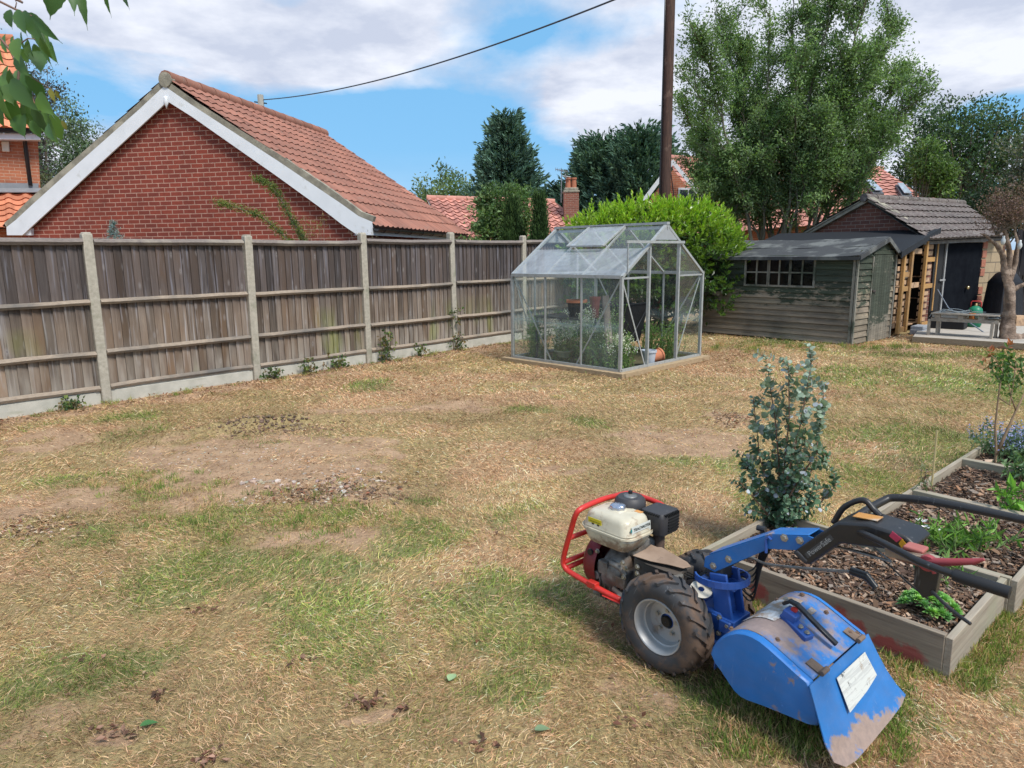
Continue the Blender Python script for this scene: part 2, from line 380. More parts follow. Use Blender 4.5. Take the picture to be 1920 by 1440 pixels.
xs = np.concatenate([[-600, -200, -80, -40, -25], np.arange(-16, -8, .5), np.arange(-8, 12, .06), np.arange(12, 20, .5), [25, 40, 80, 200, 600]])
ys = np.concatenate([[-600, -200, -60, -20, -8, -4, -2], np.arange(0, 1.4, .2), np.arange(1.4, 8, .045), np.arange(8, 16, .07), np.arange(16, 24, .5), [30, 45, 80, 200, 900]])
gx, gy = np.meshgrid(xs, ys); gz = height(gx, gy); nx, ny = len(xs), len(ys)
soil, green, olive, f2 = masks(gx, gy)
cs = np.stack([soil, green, olive], -1)
idx = np.arange(nx*ny).reshape(ny, nx)
FQ = np.stack([idx[:-1, :-1], idx[:-1, 1:], idx[1:, 1:], idx[1:, :-1]], -1).reshape(-1, 4)
m, t = new_mat('lawn_ground')
pos = t.n('ShaderNodeNewGeometry').outputs['Position']
at = t.n('ShaderNodeAttribute', attribute_name='Col').outputs[0]; sp = t.n('ShaderNodeSeparateColor', {0: at})
def nz(sc, a, b, d=6, st=(1, 1, 1), dist=0.0): return t.mapr(t.noise(t.vmap(pos, st), sc, d, .65, dist), a, b)
fine = nz(55, .28, .72); med = nz(9, .3, .7); fib = nz(26, .3, .72, 6, (1, .45, 1), 1.5)
straw = t.mix(fib, (.20, .125, .07), (.62, .43, .25)); straw = t.mix(t.math('MULTIPLY', med, .45), straw, (.30, .20, .11))
oliv = t.mix(fib, (.19, .14, .07), (.44, .34, .17))
grn = t.mix(fib, (.11, .11, .045), (.30, .31, .13))
so = t.mix(nz(34, .3, .7), (.19, .115, .068), (.42, .275, .175)); so = t.mix(nz(4, .35, .7), so, (.50, .335, .21))
so = t.mix(nz(120, .62, .72), so, (.42, .36, .30))
def blend(f, g, n): return t.mapr(t.math('ADD', f, t.math('MULTIPLY', t.math('SUBTRACT', n, .5), .55)), .28, .72)
c = t.mix(blend(sp.outputs[2], 0, fine), straw, oliv)
c = t.mix(blend(sp.outputs[1], 0, med), c, grn)
c = t.mix(blend(sp.outputs[0], 0, fine), c, so)
c = t.mix(t.math('MULTIPLY', nz(2.2, .60, .75), .35), c, (.12, .085, .05))
hh = t.math('ADD', t.noise(pos, 60, 5, .7), t.math('MULTIPLY', t.noise(pos, 14, 4, .6), 1.5))
finish(t, c, .95, hh, .8, .02, spec=.1)
V = np.stack([gx, gy, gz], -1).reshape(-1, 3)
tag(arr_mesh('ground', V, FQ, m, None, cs.reshape(-1, 3), True), kind='structure')

m_grass = M_leaf('grass_blade', .3, .6, .2, tt=(1.1, 1.05, .9))
STRAW = np.array([(.72, .455, .275), (.59, .355, .20), (.86, .61, .415), (.30, .17, .10), (.66, .41, .235), (.78, .52, .335), (.45, .255, .145)])
OLIVE = np.array([(.54, .40, .18), (.64, .46, .24), (.34, .28, .13), (.72, .49, .29)])
GRN = np.array([(.20, .30, .06), (.31, .38, .09), (.15, .23, .055), (.42, .42, .14)])
KEEP_OUT = []
def blades(nper, y0, y1, wid, hs):
    area = 1.85*(y1*y1-y0*y0)/2*1.0; n = int(nper*area)
    y = np.sqrt(rng.random(n)*(y1*y1-y0*y0)+y0*y0); x = (rng.random(n)*2-1)*.90*(y+.36)
    soil, green, olive, f2 = masks(x, y)
    fd = fdist(x, y)
    clump = sstep(.35, .6, fbm(x*6+3, y*6, 3))
    keep = (rng.random(n) < (1-soil*.90)*(.55+.45*clump)+.05) & (~inbed(x, y, .01)) & (fd > .12)
    keep &= ~((x*.72+y*.70 > 14.6) & (y-12.3 > -.9*(x-9)))         # sheds and patio
    gu = (x-1.46)*-.717+(y-9.152)*.697; gv = (x-1.46)*.717+(y-9.152)*.697
    keep &= ~((gu > 0) & (gu < 2.05) & (gv > 0) & (gv < 2.05))
    x, y, soil, green, olive = (a[keep] for a in (x, y, soil, green, olive)); n = len(x)
    r = rng.random(n); isg = r < np.clip(green*.52, 0, .5)+.03; iso = (~isg) & (rng.random(n) < olive*.5)
    C = STRAW[rng.integers(0, len(STRAW), n)]; C[iso] = OLIVE[rng.integers(0, len(OLIVE), iso.sum())]; C[isg] = GRN[rng.integers(0, len(GRN), isg.sum())]
    C = C*(1+rng.normal(size=(n, 1))*.27); patch = .50+1.0*fbm(x*1.3+7, y*1.3, 3)[:, None]; patch = patch*(.75+.5*fbm(x*8, y*8+3, 3)[:, None]); C = C*patch
    flow = 2*math.pi*fbm(x*.9, y*.9, 3)*1.6
    az = flow+rng.normal(size=n)*np.where(isg, 1.6, 1.1)
    lean = np.where(isg, rng.uniform(.1, 1.0, n), rng.uniform(.75, 1.5, n))
    L = hs*(1+.9*(rng.random(n) < .06))*np.where(isg, rng.uniform(.7, 1.5, n), rng.uniform(.6, 1.35, n))*(1+.5*green)
    d = np.stack([np.cos(az)*np.sin(lean), np.sin(az)*np.sin(lean), np.cos(lean)], 1)
    b = np.stack([x, y, height(x, y)+np.where(isg, 0, rng.uniform(0, .012, n))], 1)
    sd = unit(np.cross(d, rdir(n)))*(wid*rng.uniform(.6, 1.3, n)/2)[:, None]
    mid = b+d*(L*.55)[:, None]; droop = np.where(isg, .25, .12)
    tip = b+d*L[:, None]; tip[:, 2] = np.maximum(tip[:, 2]-L*droop, b[:, 2]+.002)+rng.normal(size=n)*.002; tip[:, :2] += rng.normal(size=(n, 2))*(L*.15)[:, None]
    V = np.stack([b-sd, b+sd, mid+sd*.8, tip, mid-sd*.8], 1).reshape(-1, 3); i = np.arange(n)*5
    return V, np.concatenate([np.stack([i, i+1, i+2, i+4], 1), np.stack([i+4, i+2, i+3, i+3], 1)]), np.repeat(np.clip(C, .01, .9), 5, 0)
Vs, Fs, Cs, o_ = [], [], [], 0
GD = 1.0
for a in ((21000, 1.1, 3.0, .0021, .027), (11500, 3.0, 5.0, .0028, .029), (4800, 5.0, 8.0, .0042, .032), (2000, 8.0, 12.5, .0075, .038), (600, 12.5, 17, .012, .045)):
    V, Fc, C = blades(a[0]*GD, *a[1:])
    # split the quads' degenerate half into triangles
    n = len(Fc)//2; q, tr = Fc[:n], Fc[n:, :3]
    T = np.concatenate([q[:, [0, 1, 2]], q[:, [0, 2, 3]], tr])+o_
    Vs.append(V); Fs.append(T); Cs.append(C); o_ += len(V)
tag(arr_mesh('grass', np.concatenate(Vs), np.concatenate(Fs), m_grass, None, np.concatenate(Cs)), kind='stuff')

# tufts of longer green grass: along the fence foot, round the beds, at the edges of the bare soil
def tufts():
    P = []
    for i in range(150):
        s_ = rng.uniform(-2.5, 9.5); p = FA+FD*s_+FN*rng.uniform(.08, .3); P.append((p.x, p.y, rng.uniform(.02, .06), 0))
    for i in range(190):
        px, py = (rng.normal(300, 80), rng.normal(918, 16)) if i % 3 == 0 else (rng.normal(400, 90), rng.normal(980, 26)) if i % 3 == 1 else (rng.normal(600, 70), rng.normal(970, 22))
        p = G(px, py); P.append((p.x, p.y, rng.uniform(.02, .05), 1))
    for i in range(420):
        b = BEDS[rng.integers(0, 2)]; e = rng.integers(0, 2)
        p = BO+(E1*(b[0]-rng.uniform(.02, .14))+E2*rng.uniform(b[2]-.05, b[3])) if e else BO+(E1*rng.uniform(b[0], b[1])+E2*(b[2]-rng.uniform(.02, .10)))
        P.append((p.x, p.y, rng.uniform(.02, .045), 1))
    for i in range(260):
        p = G(rng.uniform(1340, 1700), rng.uniform(1280, 1430)); P.append((p.x, p.y, rng.uniform(.025, .045), 1))
    for i in range(130):
        p = G(rng.uniform(1330, 1720), rng.normal(652, 4)); P.append((p.x, p.y, rng.uniform(.04, .09), 1))
    Ps, Ds, Ls, Csx = [], [], [], []
    for x, y, h, g in P:
        if inbed(np.array(x), np.array(y), 0.0): continue
        k = 26; a = rng.uniform(0, 6.28, k); l = rng.uniform(.05, .9, k)
        D = np.stack([np.cos(a)*np.sin(l), np.sin(a)*np.sin(l), np.cos(l)], 1)
        b = np.array([x, y, float(height(np.array(x), np.array(y)))])+np.c_[rng.normal(size=(k, 2))*.028, np.zeros(k)]
        Ps.append(b); Ds.append(D); Ls.append(h*rng.uniform(.5, 1.5, k)); Csx.append(jitter(GRN[rng.integers(0, 4)] if rng.random() < .75 else OLIVE[1], k, .15))
    P, D, L, C = map(np.concatenate, (Ps, Ds, Ls, Csx))
    return leaves('grass_tufts', P, D, rdir(len(P)), L, .0035, C, m_grass)
tag(tufts(), kind='stuff')

# leaf litter, cut stalks and stones
m_lit = M_leaf('dead_leaf', .15, .8, .15)
def litter():
    P, L, C = [], [], []
    def put(x, y, n, spread, cols, ln):
        q = np.stack([x+rng.normal(size=n)*spread[0], y+rng.normal(size=n)*spread[1]], 1); P.append(q); L.append(rng.uniform(*ln, n)); C.append(jitter(cols[0], n, .25) if len(cols) == 1 else np.array(cols)[rng.integers(0, len(cols), n)]*(1+rng.normal(size=(n, 1))*.2))
    br = [(.22, .14, .09), (.30, .19, .12), (.16, .10, .07), (.36, .26, .17), (.24, .10, .06)]
    for s_ in np.arange(-3, 10, .05):
        p = FA+FD*float(s_)+FN*.22; put(p.x, p.y, 17, (.17, .17), br, (.012, .045))
    for cx, cy, rx, ry in LITTER: put(cx, cy, int(900*rx*ry)+150, (rx*.55, ry*.55), br+[(.42, .34, .25)], (.012, .045))
    for px, py, n_ in ((685, 1322, 26), (225, 1378, 22), (400, 1428, 22), (310, 1310, 12), (760, 1330, 10), (390, 1150, 12), (560, 1240, 8), (160, 1240, 8), (900, 1400, 10), (1180, 1360, 8)):
        c_ = G(px, py); put(c_.x, c_.y, n_, (.035, .018), [(.16, .075, .05), (.22, .11, .075), (.10, .055, .04), (.30, .18, .13)], (.018, .04))
    for i in range(1500):
        y = math.sqrt(rng.uniform(3, 150)); x = rng.uniform(-.75, .75)*y; put(x, y, 1, (0, 0), br, (.012, .035))
    q, l, c = map(np.concatenate, (P, L, C)); k = (fdist(q[:, 0], q[:, 1]) > .08) & ~inbed(q[:, 0], q[:, 1], .02); q, l, c = q[k], l[k], c[k]; n = len(q)
    D = rdir(n); D[:, 2] = np.abs(D[:, 2])*.35; N = rdir(n)*.45+np.array([0, 0, 1])
    p = np.c_[q, height(q[:, 0], q[:, 1])+rng.uniform(.004, .02, n)]
    return leaves('leaf_litter', p, D, N, l, l*.55, np.clip(c, .02, .8), m_lit)
tag(litter(), kind='stuff')
def stones():
    V, Fq, Cc = [], [], []; o_ = 0
    import bmesh
    bm = bmesh.new(); bmesh.ops.create_icosphere(bm, subdivisions=1, radius=1); base = np.array([v.co[:] for v in bm.verts]); fc = np.array([[v.index for v in f.verts] for f in bm.faces]); bm.free()
    spots = [(500, 905, 60, 12, 40, (.01, .028)), (470, 940, 60, 10, 30, (.008, .02)), (640, 905, 90, 22, 90, (.008, .026)), (520, 855, 200, 40, 190, (.004, .013)), (60, 990, 70, 20, 50, (.006, .018)), (560, 935, 70, 14, 50, (.006, .018)), (1265, 820, 90, 22, 50, (.004, .01)), (1240, 1300, 60, 24, 26, (.002, .005)), (350, 860, 90, 30, 90, (.004, .014))]
    spots += [(505, 803, 120, 9, 260, (.008, .026), 1), (450, 812, 60, 8, 80, (.008, .02), 1), (655, 922, 120, 26, 170, (.006, .022), 1), (70, 985, 90, 24, 70, (.006, .016), 1), (1370, 786, 40, 16, 90, (.006, .014), 1), (560, 930, 90, 20, 60, (.006, .016), 1)]
    for px, py, sx, sy, n, rr, *dk in spots:
        for i in range(n):
            p = G(rng.normal(px, sx*.5), rng.normal(py, sy*.5)); r = rng.uniform(*rr); h = float(height(np.array(p.x), np.array(p.y)))
            v = base*np.array([1, rng.uniform(.6, 1), rng.uniform(.35, .7)])*r*(1+rng.normal(size=(len(base), 1))*.16)
            a = rng.uniform(0, 6.3); v = v@np.array([[math.cos(a), -math.sin(a), 0], [math.sin(a), math.cos(a), 0], [0, 0, 1]])
            V.append(v+np.array([p.x, p.y, h+r*.15])); Fq.append(fc+o_); o_ += len(base)
            Cc.append(np.repeat(jitter([(.13, .085, .06), (.09, .06, .045), (.18, .12, .085), (.22, .14, .095)][rng.integers(0, 4)] if dk else [(.42, .34, .27), (.34, .26, .20), (.50, .44, .38), (.30, .21, .15)][rng.integers(0, 4)], 1), len(base), 0))
    m_, tt = new_mat('stone'); finish(tt, tt.mix(tt.mapr(tt.noise(tt.n('ShaderNodeNewGeometry').outputs['Position'], 90), .3, .7, 0, .3), tt.n('ShaderNodeAttribute', attribute_name='Col').outputs[0], (.2, .15, .11)), .9)
    return arr_mesh('stones', np.concatenate(V), np.concatenate(Fq), m_, None, np.concatenate(Cc))
tag(stones(), kind='stuff')
# ------------------------------------------------------------------ fence: concrete posts, gravel boards, feather-edge panels
M_CONC = M_noise('fence_concrete', (.45, .41, .34), (.30, .275, .225), 30, .9, .5, .004, c3=(.19, .20, .14), s3=3.5, t3=(.55, .75))
m, t = new_mat('gravel_board_concrete')
co = t.n('ShaderNodeTexCoord').outputs['Object']; v = t.n('ShaderNodeTexVoronoi', {'Vector': co, 'Scale': 130.0}).outputs['Distance']
pits = t.mapr(v, .08, .22, 1, 0); c = t.mix(t.mapr(t.noise(co, 6, 5), .35, .7), (.50, .48, .42), (.38, .37, .32)); c = t.mix(t.math('MULTIPLY', pits, t.mapr(t.noise(co, 60, 2), .45, .6)), c, (.13, .13, .11))
c = t.mix(t.mapr(t.noise(t.vmap(co, (1, 1, 5)), 3, 4), .58, .75, 0, .6), c, (.24, .25, .17)); finish(t, c, .92, v, .4, .004); M_GRAV = m
M_FPANEL = M_boards('feather_edge_board', (.105, .084, .070), (.265, .215, .175), (.195, .128, .082), (.24, .29, .05))
M_FRAIL = M_noise('fence_rail_wood', (.38, .31, .24), (.21, .165, .13), 14, .9, .6, .004, stretch=(1.5, 1.5, 14), c3=(.13, .12, .11), s3=1.2, t3=(.45, .65))
M_FTOP = M_noise('fence_cap_wood', (.24, .20, .175), (.12, .10, .092), 14, .9, .6, .004, stretch=(1.5, 1.5, 14), c3=(.30, .26, .21), s3=1.5, t3=(.55, .7))
FANG = math.atan2(FD.y, FD.x)
fence = thing('fence', 'long weathered grey board fence between concrete posts along the left of the garden', 'fence', FA, FANG)
BAY = 1.87
for i in range(-3, 8):
    x0 = i*BAY; dz = .0 if i < 1 else .015*min(i, 3)
    k = .03*math.sin(i*2.3)
    p = MB().box((x0, 0, .86+dz/2), (.105, .10, 2.12+dz)); p.box((x0, 0, 1.925+dz), (.085, .085, .02))
    po = p.build('concrete_post', M_CONC, fence, bevel=.012); po.rotation_euler = (R(rng.normal()*.4), R(rng.normal()*.3), 0)
    g = MB().box((x0+BAY/2, .0, .03), (BAY-.11, .045, .30)); g.box((x0+BAY/2, -.024, .03), (BAY-.2, .012, .22))
    g.build('gravel_board', M_GRAV, fence, bevel=.006)
    f = MB(); x = x0+.06; top = 1.855+dz; j = 0
    brown = rng.uniform(.1, .5)
    while x < x0+BAY-.07:
        w = min(rng.uniform(.088, .108), x0+BAY-.055-x); sag = rng.uniform(-.004, .004)
        f.cc = (float(np.clip(rng.normal(.46, .22), .05, 1.0)), float(np.clip(brown+rng.normal()*.3+(.9 if rng.random() < .06 else 0), 0, 1)), float(rng.random()))
        yb = .012; z0 = .165; z1 = top-.03+sag
        pts = [(x, yb, z0), (x+w+.012, yb-.004, z0), (x+w+.012, yb-.009, z0), (x, yb-.030, z0)]
        f.add(pts+[(a, b, z1) for a, b, _ in pts], [(3, 2, 1, 0), (4, 5, 6, 7), (0, 1, 5, 4), (1, 2, 6, 5), (2, 3, 7, 6), (3, 0, 4, 7)])
        x += w; j += 1
    pn = f.build('fence_panel', M_FPANEL, fence)
    for z, h, mt, th in ((1.16, .062, M_FRAIL, .045), (.585, .062, M_FRAIL, .045), (.19, .06, M_FRAIL, .03), (top-.025, .075, M_FTOP, .05)):
        n_ = 10; rl = MB(); rl.cc = (.5, .5, .5)
        xa, xb = x0+.055, x0+BAY-.055; sg = rng.uniform(-.012, .012); z += rng.uniform(-.012, .012)
        pts = []
        for q in range(n_+1):
            u = q/n_; xx = xa+(xb-xa)*u; zz_ = z+sg*math.sin(math.pi*u)+rng.normal()*.0015; hh_ = h*(1+rng.normal()*.02)
            pts += [(xx, -.022, zz_-hh_/2), (xx, -.022, zz_+hh_/2), (xx, -.026-th*.55, zz_+hh_*.28), (xx, -.026-th, zz_-hh_*.05), (xx, -.026-th*.55, zz_-hh_*.5)]
        fs = [tuple(range(5))[::-1], tuple(n_*5+k for k in range(5))]
        for q in range(n_):
            for k in range(5): a = q*5+k; b = q*5+(k+1) % 5; fs.append((a, b, b+5, a+5))
        rl.add(pts, fs); rl.build('rail' if z < 1.5 else 'cap_rail', mt, pn)

# ------------------------------------------------------------------ roofs
def tile_roof(name, r0, r1, e0, e1, m, parent, course=.32, wave=.30, amp=.028, step=.03, curve=0.0, tint=.18, sub=8, org=None):
    """pantiles on the quad ridge r0-r1 / eave e0-e1: rolls across, a step at every course, colour per tile; curve = flare of the eave"""
    r0, r1, e0, e1 = map(Vector, (r0, r1, e0, e1)); n = ((r1-r0).cross(e0-r0)).normalized(); n = n if n.z > 0 else -n
    nc = max(2, round((e0-r0).length/course)); nw = max(2, round((r1-r0).length/wave)); nu = nw*sub
    V, Fc, C = [], [], []; tc = np.clip(1+rng.normal(size=(nc, nw+1))*tint, .6, 1.4)
    for c_ in range(nc):
        for e in (0, 1):
            s_ = (c_+e)/nc
            for i in range(nu+1):
                u = i/nu; a = r0.lerp(r1, u); b = e0.lerp(e1, u); p = a.lerp(b, s_+(0.012 if e else 0))
                ph = (i % sub)/sub; w = (math.sin(2*math.pi*ph) if ph < .5 else -.45*math.sin(2*math.pi*(ph-.5)))*amp
                lift = step*e+curve*max(0, s_-.72)**2*8
                V.append(p+n*(w+lift)); k = tc[c_][min(i//sub, nw)]; C.append((k, k*(.98+.03*(k-1)), k))
    W_ = nu+1
    for c_ in range(nc):
        for i in range(nu):
            a = (2*c_)*W_+i; Fc.append((a, a+1, a+1+W_, a+W_))
            if c_ < nc-1: b = (2*c_+1)*W_+i; Fc.append((b, b+1, b+1+W_, b+W_))
    # closing edge under the last course and the underside
    base = len(V)
    for i in range(nu+1):
        u = i/nu; V.append(e0.lerp(e1, u)-n*.03); C.append((.6, .6, .6))
    for i in range(nu): b = (2*nc-1)*W_+i; Fc.append((b, b+1, base+i+1, base+i))
    k = len(V); V += [r0-n*.05, r1-n*.05, e1-n*.05, e0-n*.05]; C += [(.4, .4, .4)]*4; Fc.append((k, k+1, k+2, k+3))
    f0 = Fc[0]; nn = (V[f0[1]]-V[f0[0]]).cross(V[f0[2]]-V[f0[0]])
    if nn.dot(n) < 0: Fc = [f[::-1] for f in Fc]
    return arr_mesh(name, np.array([tuple(v) for v in V]), Fc, m, parent, np.array(C))
def ridge_tiles(name, a, b, r, m, parent, step=.42):
    a, b = Vector(a), Vector(b); n = max(2, round((b-a).length/step)); mb = MB(); d = (b-a)/n
    for i in range(n):
        k = rng.uniform(.8, 1.15); mb.cc = (k, k, k)
        p = a+d*i; q = p+d*.985; mb.tube([p+Vector((0, 0, -.02)), q+Vector((0, 0, -.02))], [r*1.06, r*.98], 12, True)
    return mb.build(name, m, parent, smooth='auto')
M_PANT = M_tile('pink_pantile', (.33, .145, .10), (.235, .115, .085), (.20, .165, .135))
M_PANT_B = M_tile('orange_pantile', (.60, .225, .115), (.48, .18, .10), (.35, .22, .16), (.62, .78))
M_PANT_C = M_tile('salmon_pantile', (.52, .25, .195), (.44, .20, .155), (.36, .26, .21), (.6, .8))
M_PANT_D = M_tile('lichened_grey_pantile', (.155, .125, .113), (.10, .085, .08), (.25, .235, .21), (.50, .66))
M_UPVC = M_noise('white_upvc', (.74, .76, .79), (.66, .68, .71), 3, .4, .03, .001, c3=(.50, .50, .47), s3=5, t3=(.60, .80))
M_BLK = M_plain('black_plastic', (.018, .018, .021), .35, vary=.2)
M_BRICK = M_brick('red_brick', (.26, .056, .036), (.17, .042, .032), (.47, .29, .225), .235, .078, .016)
M_MORTAR = M_noise('verge_mortar', (.30, .28, .22), (.17, .155, .125), 7, .95, .6, .01, c3=(.36, .33, .26), s3=3)

# ---- brick bungalow behind the fence; gable outline read off the photograph on its own plane
PH = R(12); GD_ = Vector((math.cos(PH), -math.sin(PH), 0)); DP = Vector((math.sin(PH), math.cos(PH), 0))   # along the gable; depth
GP = AT(697, 440, 11.9)
gv = lambda px, py: VP(px, py, GP, GD_)
hb = thing('brick_house', 'red brick bungalow with white bargeboards and pink pantile roof behind the fence', 'house', (GP.x, GP.y, 0))
def local(o, root):     # keep world coordinates of a part under a translated root
    o.matrix_parent_inverse = Matrix.Translation(root.location).inverted(); return o
apex = gv(310, 150); eL = gv(-6, 440); eR = gv(705, 430)
def along(P, px, d):     # point P + k*d seen at pixel column px
    r0 = P; lo, hi = 0.0, 60.0
    for _ in range(60):
        k = (lo+hi)/2; q = P+d*k; v = q-EYE; dd = v.y*_c-v.z*_s; u = v.y*_s+v.z*_c; X = 960+F*(v.x/dd*_cr-u/dd*_sr)
        if X < px: lo = k
        else: hi = k
    return k
KR = along(gv(310, 147), 628, DP); KE = along(gv(703, 430), 866, DP)
DEPTH = (KR+KE)/2
wl = gv(34, 445); wr = gv(682, 440); wa = gv(312, 186)
off = DP*.11
wall = MB(); z0 = Vector((0, 0, -.1))
bl = Vector((wl.x, wl.y, -.1)); br = Vector((wr.x, wr.y, -.1))
sl = (wl+Vector((0, 0, 0)))
back = DP*(DEPTH-.35)
wall.prism([p+off for p in (bl, br, wr, wa, wl)], back)
local(wall.build('wall', M_BRICK, None, org=(GP.x, GP.y, 0), rz=-PH), hb).parent = hb
hb.children[-1].matrix_parent_inverse = Matrix.Translation(hb.location).inverted()
# bargeboards: the flared outline from the photograph
outR = [gv(*q) for q in ((308, 161), (360, 197), (440, 249), (520, 301), (600, 355), (640, 382), (672, 405), (698, 416), (698.7, 441))]
inR = [gv(*q) for q in ((669, 440), (640, 420), (600, 389), (520, 331), (440, 275), (360, 219), (314, 190))]
outL = [gv(*q) for q in ((308, 161), (262, 204), (200, 259), (120, 330), (60, 384), (30, 412), (12, 426), (13, 441))]
inL = [gv(*q) for q in ((42, 441), (60, 424), (120, 369), (200, 295), (262, 238), (314, 190))]
for o_, i_ in ((outR, inR), (outL, inL)):
    b = MB(); n = min(len(o_)-1, len(i_))
    poly = o_+i_; b.prism([p-DP*.0 for p in poly], DP*.03)
    local(b.build('bargeboard', M_UPVC, hb), hb)
    # mortared verge above it
    v_ = MB(); e = [Vector(p) for p in o_[:-1]]
    up = []
    for j, p in enumerate(e):
        dr = (e[min(j+1, len(e)-1)]-e[max(j-1, 0)]).normalized(); nn = dr.cross(DP); nn = nn if nn.z > 0 else -nn; up.append(p+nn*(.10+.012*math.sin(j*5)))
    for j in range(len(e)-1):
        v_.prism([e[j], e[j+1], up[j+1], up[j]], DP*.10)
    local(v_.build('verge', M_MORTAR, hb), hb)
for q_ in (((13, 441), (54, 441), (54, 428)), ((660, 441), (698, 441), (690, 428))): local(MB().prism([gv(*p)+DP*.04 for p in q_], DP*.24).build('soffit_box', M_UPVC, hb), hb)
fin = MB(); f0 = gv(313, 186)-DP*.03; fin.tube([f0+Vector((0, 0, .04)), f0, f0-Vector((0, 0, .06)), f0-Vector((0, 0, .11)), f0-Vector((0, 0, .16))], [.03, .03, .045, .02, .008], 8)
local(fin.build('finial', M_UPVC, hb, smooth=True), hb)
rt0 = gv(310, 147); rt1 = rt0+DP*DEPTH
for (pe, flare, nm) in ((gv(703, 424), .0, 'roof'), (gv(6, 424), .0, 'roof')):
    # two pitches: the main slope, then the flatter sprocketed foot
    a0, a1 = rt0+Vector((0, 0, .02)), rt1+Vector((0, 0, .02)); mid = gv(640, 373) if nm and pe.x > rt0.x else gv(48, 386)
    local(tile_roof('roof', a0, a1, mid, mid+DP*DEPTH, M_PANT, hb, .31, .235, .019, .022, tint=.10), hb)
    local(tile_roof('roof_foot', mid+Vector((0, 0, .0)), mid+DP*DEPTH, pe, pe+DP*DEPTH, M_PANT, hb, .31, .235, .019, .022, tint=.10), hb)
local(ridge_tiles('ridge_tiles', rt0+Vector((0, 0, .03)), rt1+Vector((0, 0, .03)), .12, M_PANT, hb), hb)
re = MB(); re.cc = (1, 1, 1); re.tube([rt0-DP*.02+Vector((0, 0, -.02)), rt0+DP*.09+Vector((0, 0, -.02))], .125, 14); local(re.build('ridge_end', M_MORTAR, hb), hb)
# gutter, fascia, downpipe on the right eave
ge = gv(706, 428); gl = MB()
for k in range(9):
    a = math.pi+math.pi*k/8; b = math.pi+math.pi*(k+1)/8 if k < 8 else None
prof = [(.055*math.cos(math.pi+math.pi*k/8), .055*math.sin(math.pi+math.pi*k/8)) for k in range(9)]+[(.049*math.cos(2*math.pi-math.pi*k/8), .049*math.sin(2*math.pi-math.pi*k/8)) for k in range(9)]
gl.prism([ge+GD_*x+Vector((0, 0, z+.0)) for x, z in prof], DP*(DEPTH+.05)); local(gl.build('gutter', M_BLK, hb), hb)
for k in range(9): local(MB().prism([ge+DP*(DEPTH*(k+.4)/9)+GD_*x*1.25+Vector((0, 0, z*1.25)) for x, z in prof], DP*.035).build('gutter_bracket', M_BLK, hb), hb)
fa = MB(); q = gv(699, 441); fa.prism([q, q-GD_*.02, q-GD_*.02+Vector((0, 0, .17)), q+Vector((0, 0, .17))], DP*DEPTH); local(fa.build('fascia', M_UPVC, hb), hb)
dpipe = MB(); q = ge+DP*(DEPTH-.1); dpipe.tube([q-Vector((0, 0, .05)), q-Vector((0, 0, .14)), q-GD_*.12-Vector((0, 0, .25)), q-GD_*.3-Vector((0, 0, .36)), q-GD_*.3-Vector((0, 0, 2.0))], .035, 10)
local(dpipe.build('downpipe', M_BLK, hb, smooth=True), hb)

# ---- two-storey house at the left edge
M_BRICK_O = M_brick('orange_brick', (.46, .17, .09), (.36, .13, .075), (.52, .38, .28))
M_LEAD = M_plain('lead_flashing', (.24, .25, .27), .5, vary=.3)
q0 = AT(70, 400, 17.5); d1 = Vector((.8, .6, 0)); d2 = Vector((-.6, .8, 0)); hv = lambda px, py: VP(px, py, q0, d1)
h2 = thing('tall_brick_house', 'tall orange brick house with pantile roof and black downpipe at the left edge', 'house', (q0.x, q0.y, 0))
w_ = MB(); a, b = hv(-260, 480), hv(71, 480); a.z = b.z = -.1; tl, tr = hv(-260, 262), hv(71, 262)
w_.prism([a, b, tr, tl], d2*5.5); o = w_.build('wall', M_BRICK_O, None, org=(q0.x, q0.y, 0), rz=math.atan2(d1.y, d1.x)); o.parent = h2; local(o, h2)
fs_ = MB(); fs_.prism([hv(-260, 250)-d2*.35, hv(75, 255)-d2*.35, hv(75, 266)-d2*.35, hv(-260, 261)-d2*.35], d2*.3); local(fs_.build('fascia', M_UPVC, h2), h2)
gt = MB(); gt.tube([hv(-260, 243)-d2*.42, hv(78, 249)-d2*.42], .07, 10); local(gt.build('gutter', M_BLK, h2, smooth=True), h2)
dp_ = MB(); dp_.tube([hv(44, 252)-d2*.40, hv(46, 262)-d2*.1, hv(48, 280)-d2*.06, hv(57, 348)-d2*.06], .045, 10); local(dp_.build('downpipe', M_BLK, h2, smooth=True), h2)
ab = MB().prism([hv(2, 266)-d2*.12, hv(17, 266)-d2*.12, hv(18, 286)-d2*.12, hv(4, 285)-d2*.12], d2*.1); local(ab.build('alarm_box', M_plain('cream_plastic', (.62, .60, .50), .5), h2, bevel=.02), h2)
e0, e1 = hv(-260, 238)-d2*.5, hv(77, 245)-d2*.5; r1_ = VP(26, 72, q0+d2*2.6, d1); r0_ = VP(-300, 62, q0+d2*2.6, d1)
local(tile_roof('roof', r1_, r0_, e1, e0, M_PANT_B, h2, .34, .33, .04), h2)
local(ridge_tiles('ridge_tiles', r0_, r1_, .12, M_PANT_B, h2), h2)
fl = MB().prism([hv(-260, 340)-d2*.04, hv(72, 344)-d2*.04, hv(72, 354)-d2*.04, hv(-260, 351)-d2*.04], d2*.03); fl.slab([hv(-260, 351)-d2*.05, hv(86, 353)-d2*.05, hv(88, 362)-d2*.4, hv(-260, 362)-d2*.4], .02)
local(fl.build('flashing', M_LEAD, h2), h2)
la, lb = hv(-260, 354), hv(86, 357); lc = VP(10, 425, q0-d2*2.3, d1); ld = VP(-280, 425, q0-d2*2.3, d1); lc = VP(96, 425, q0-d2*2.3, d1)
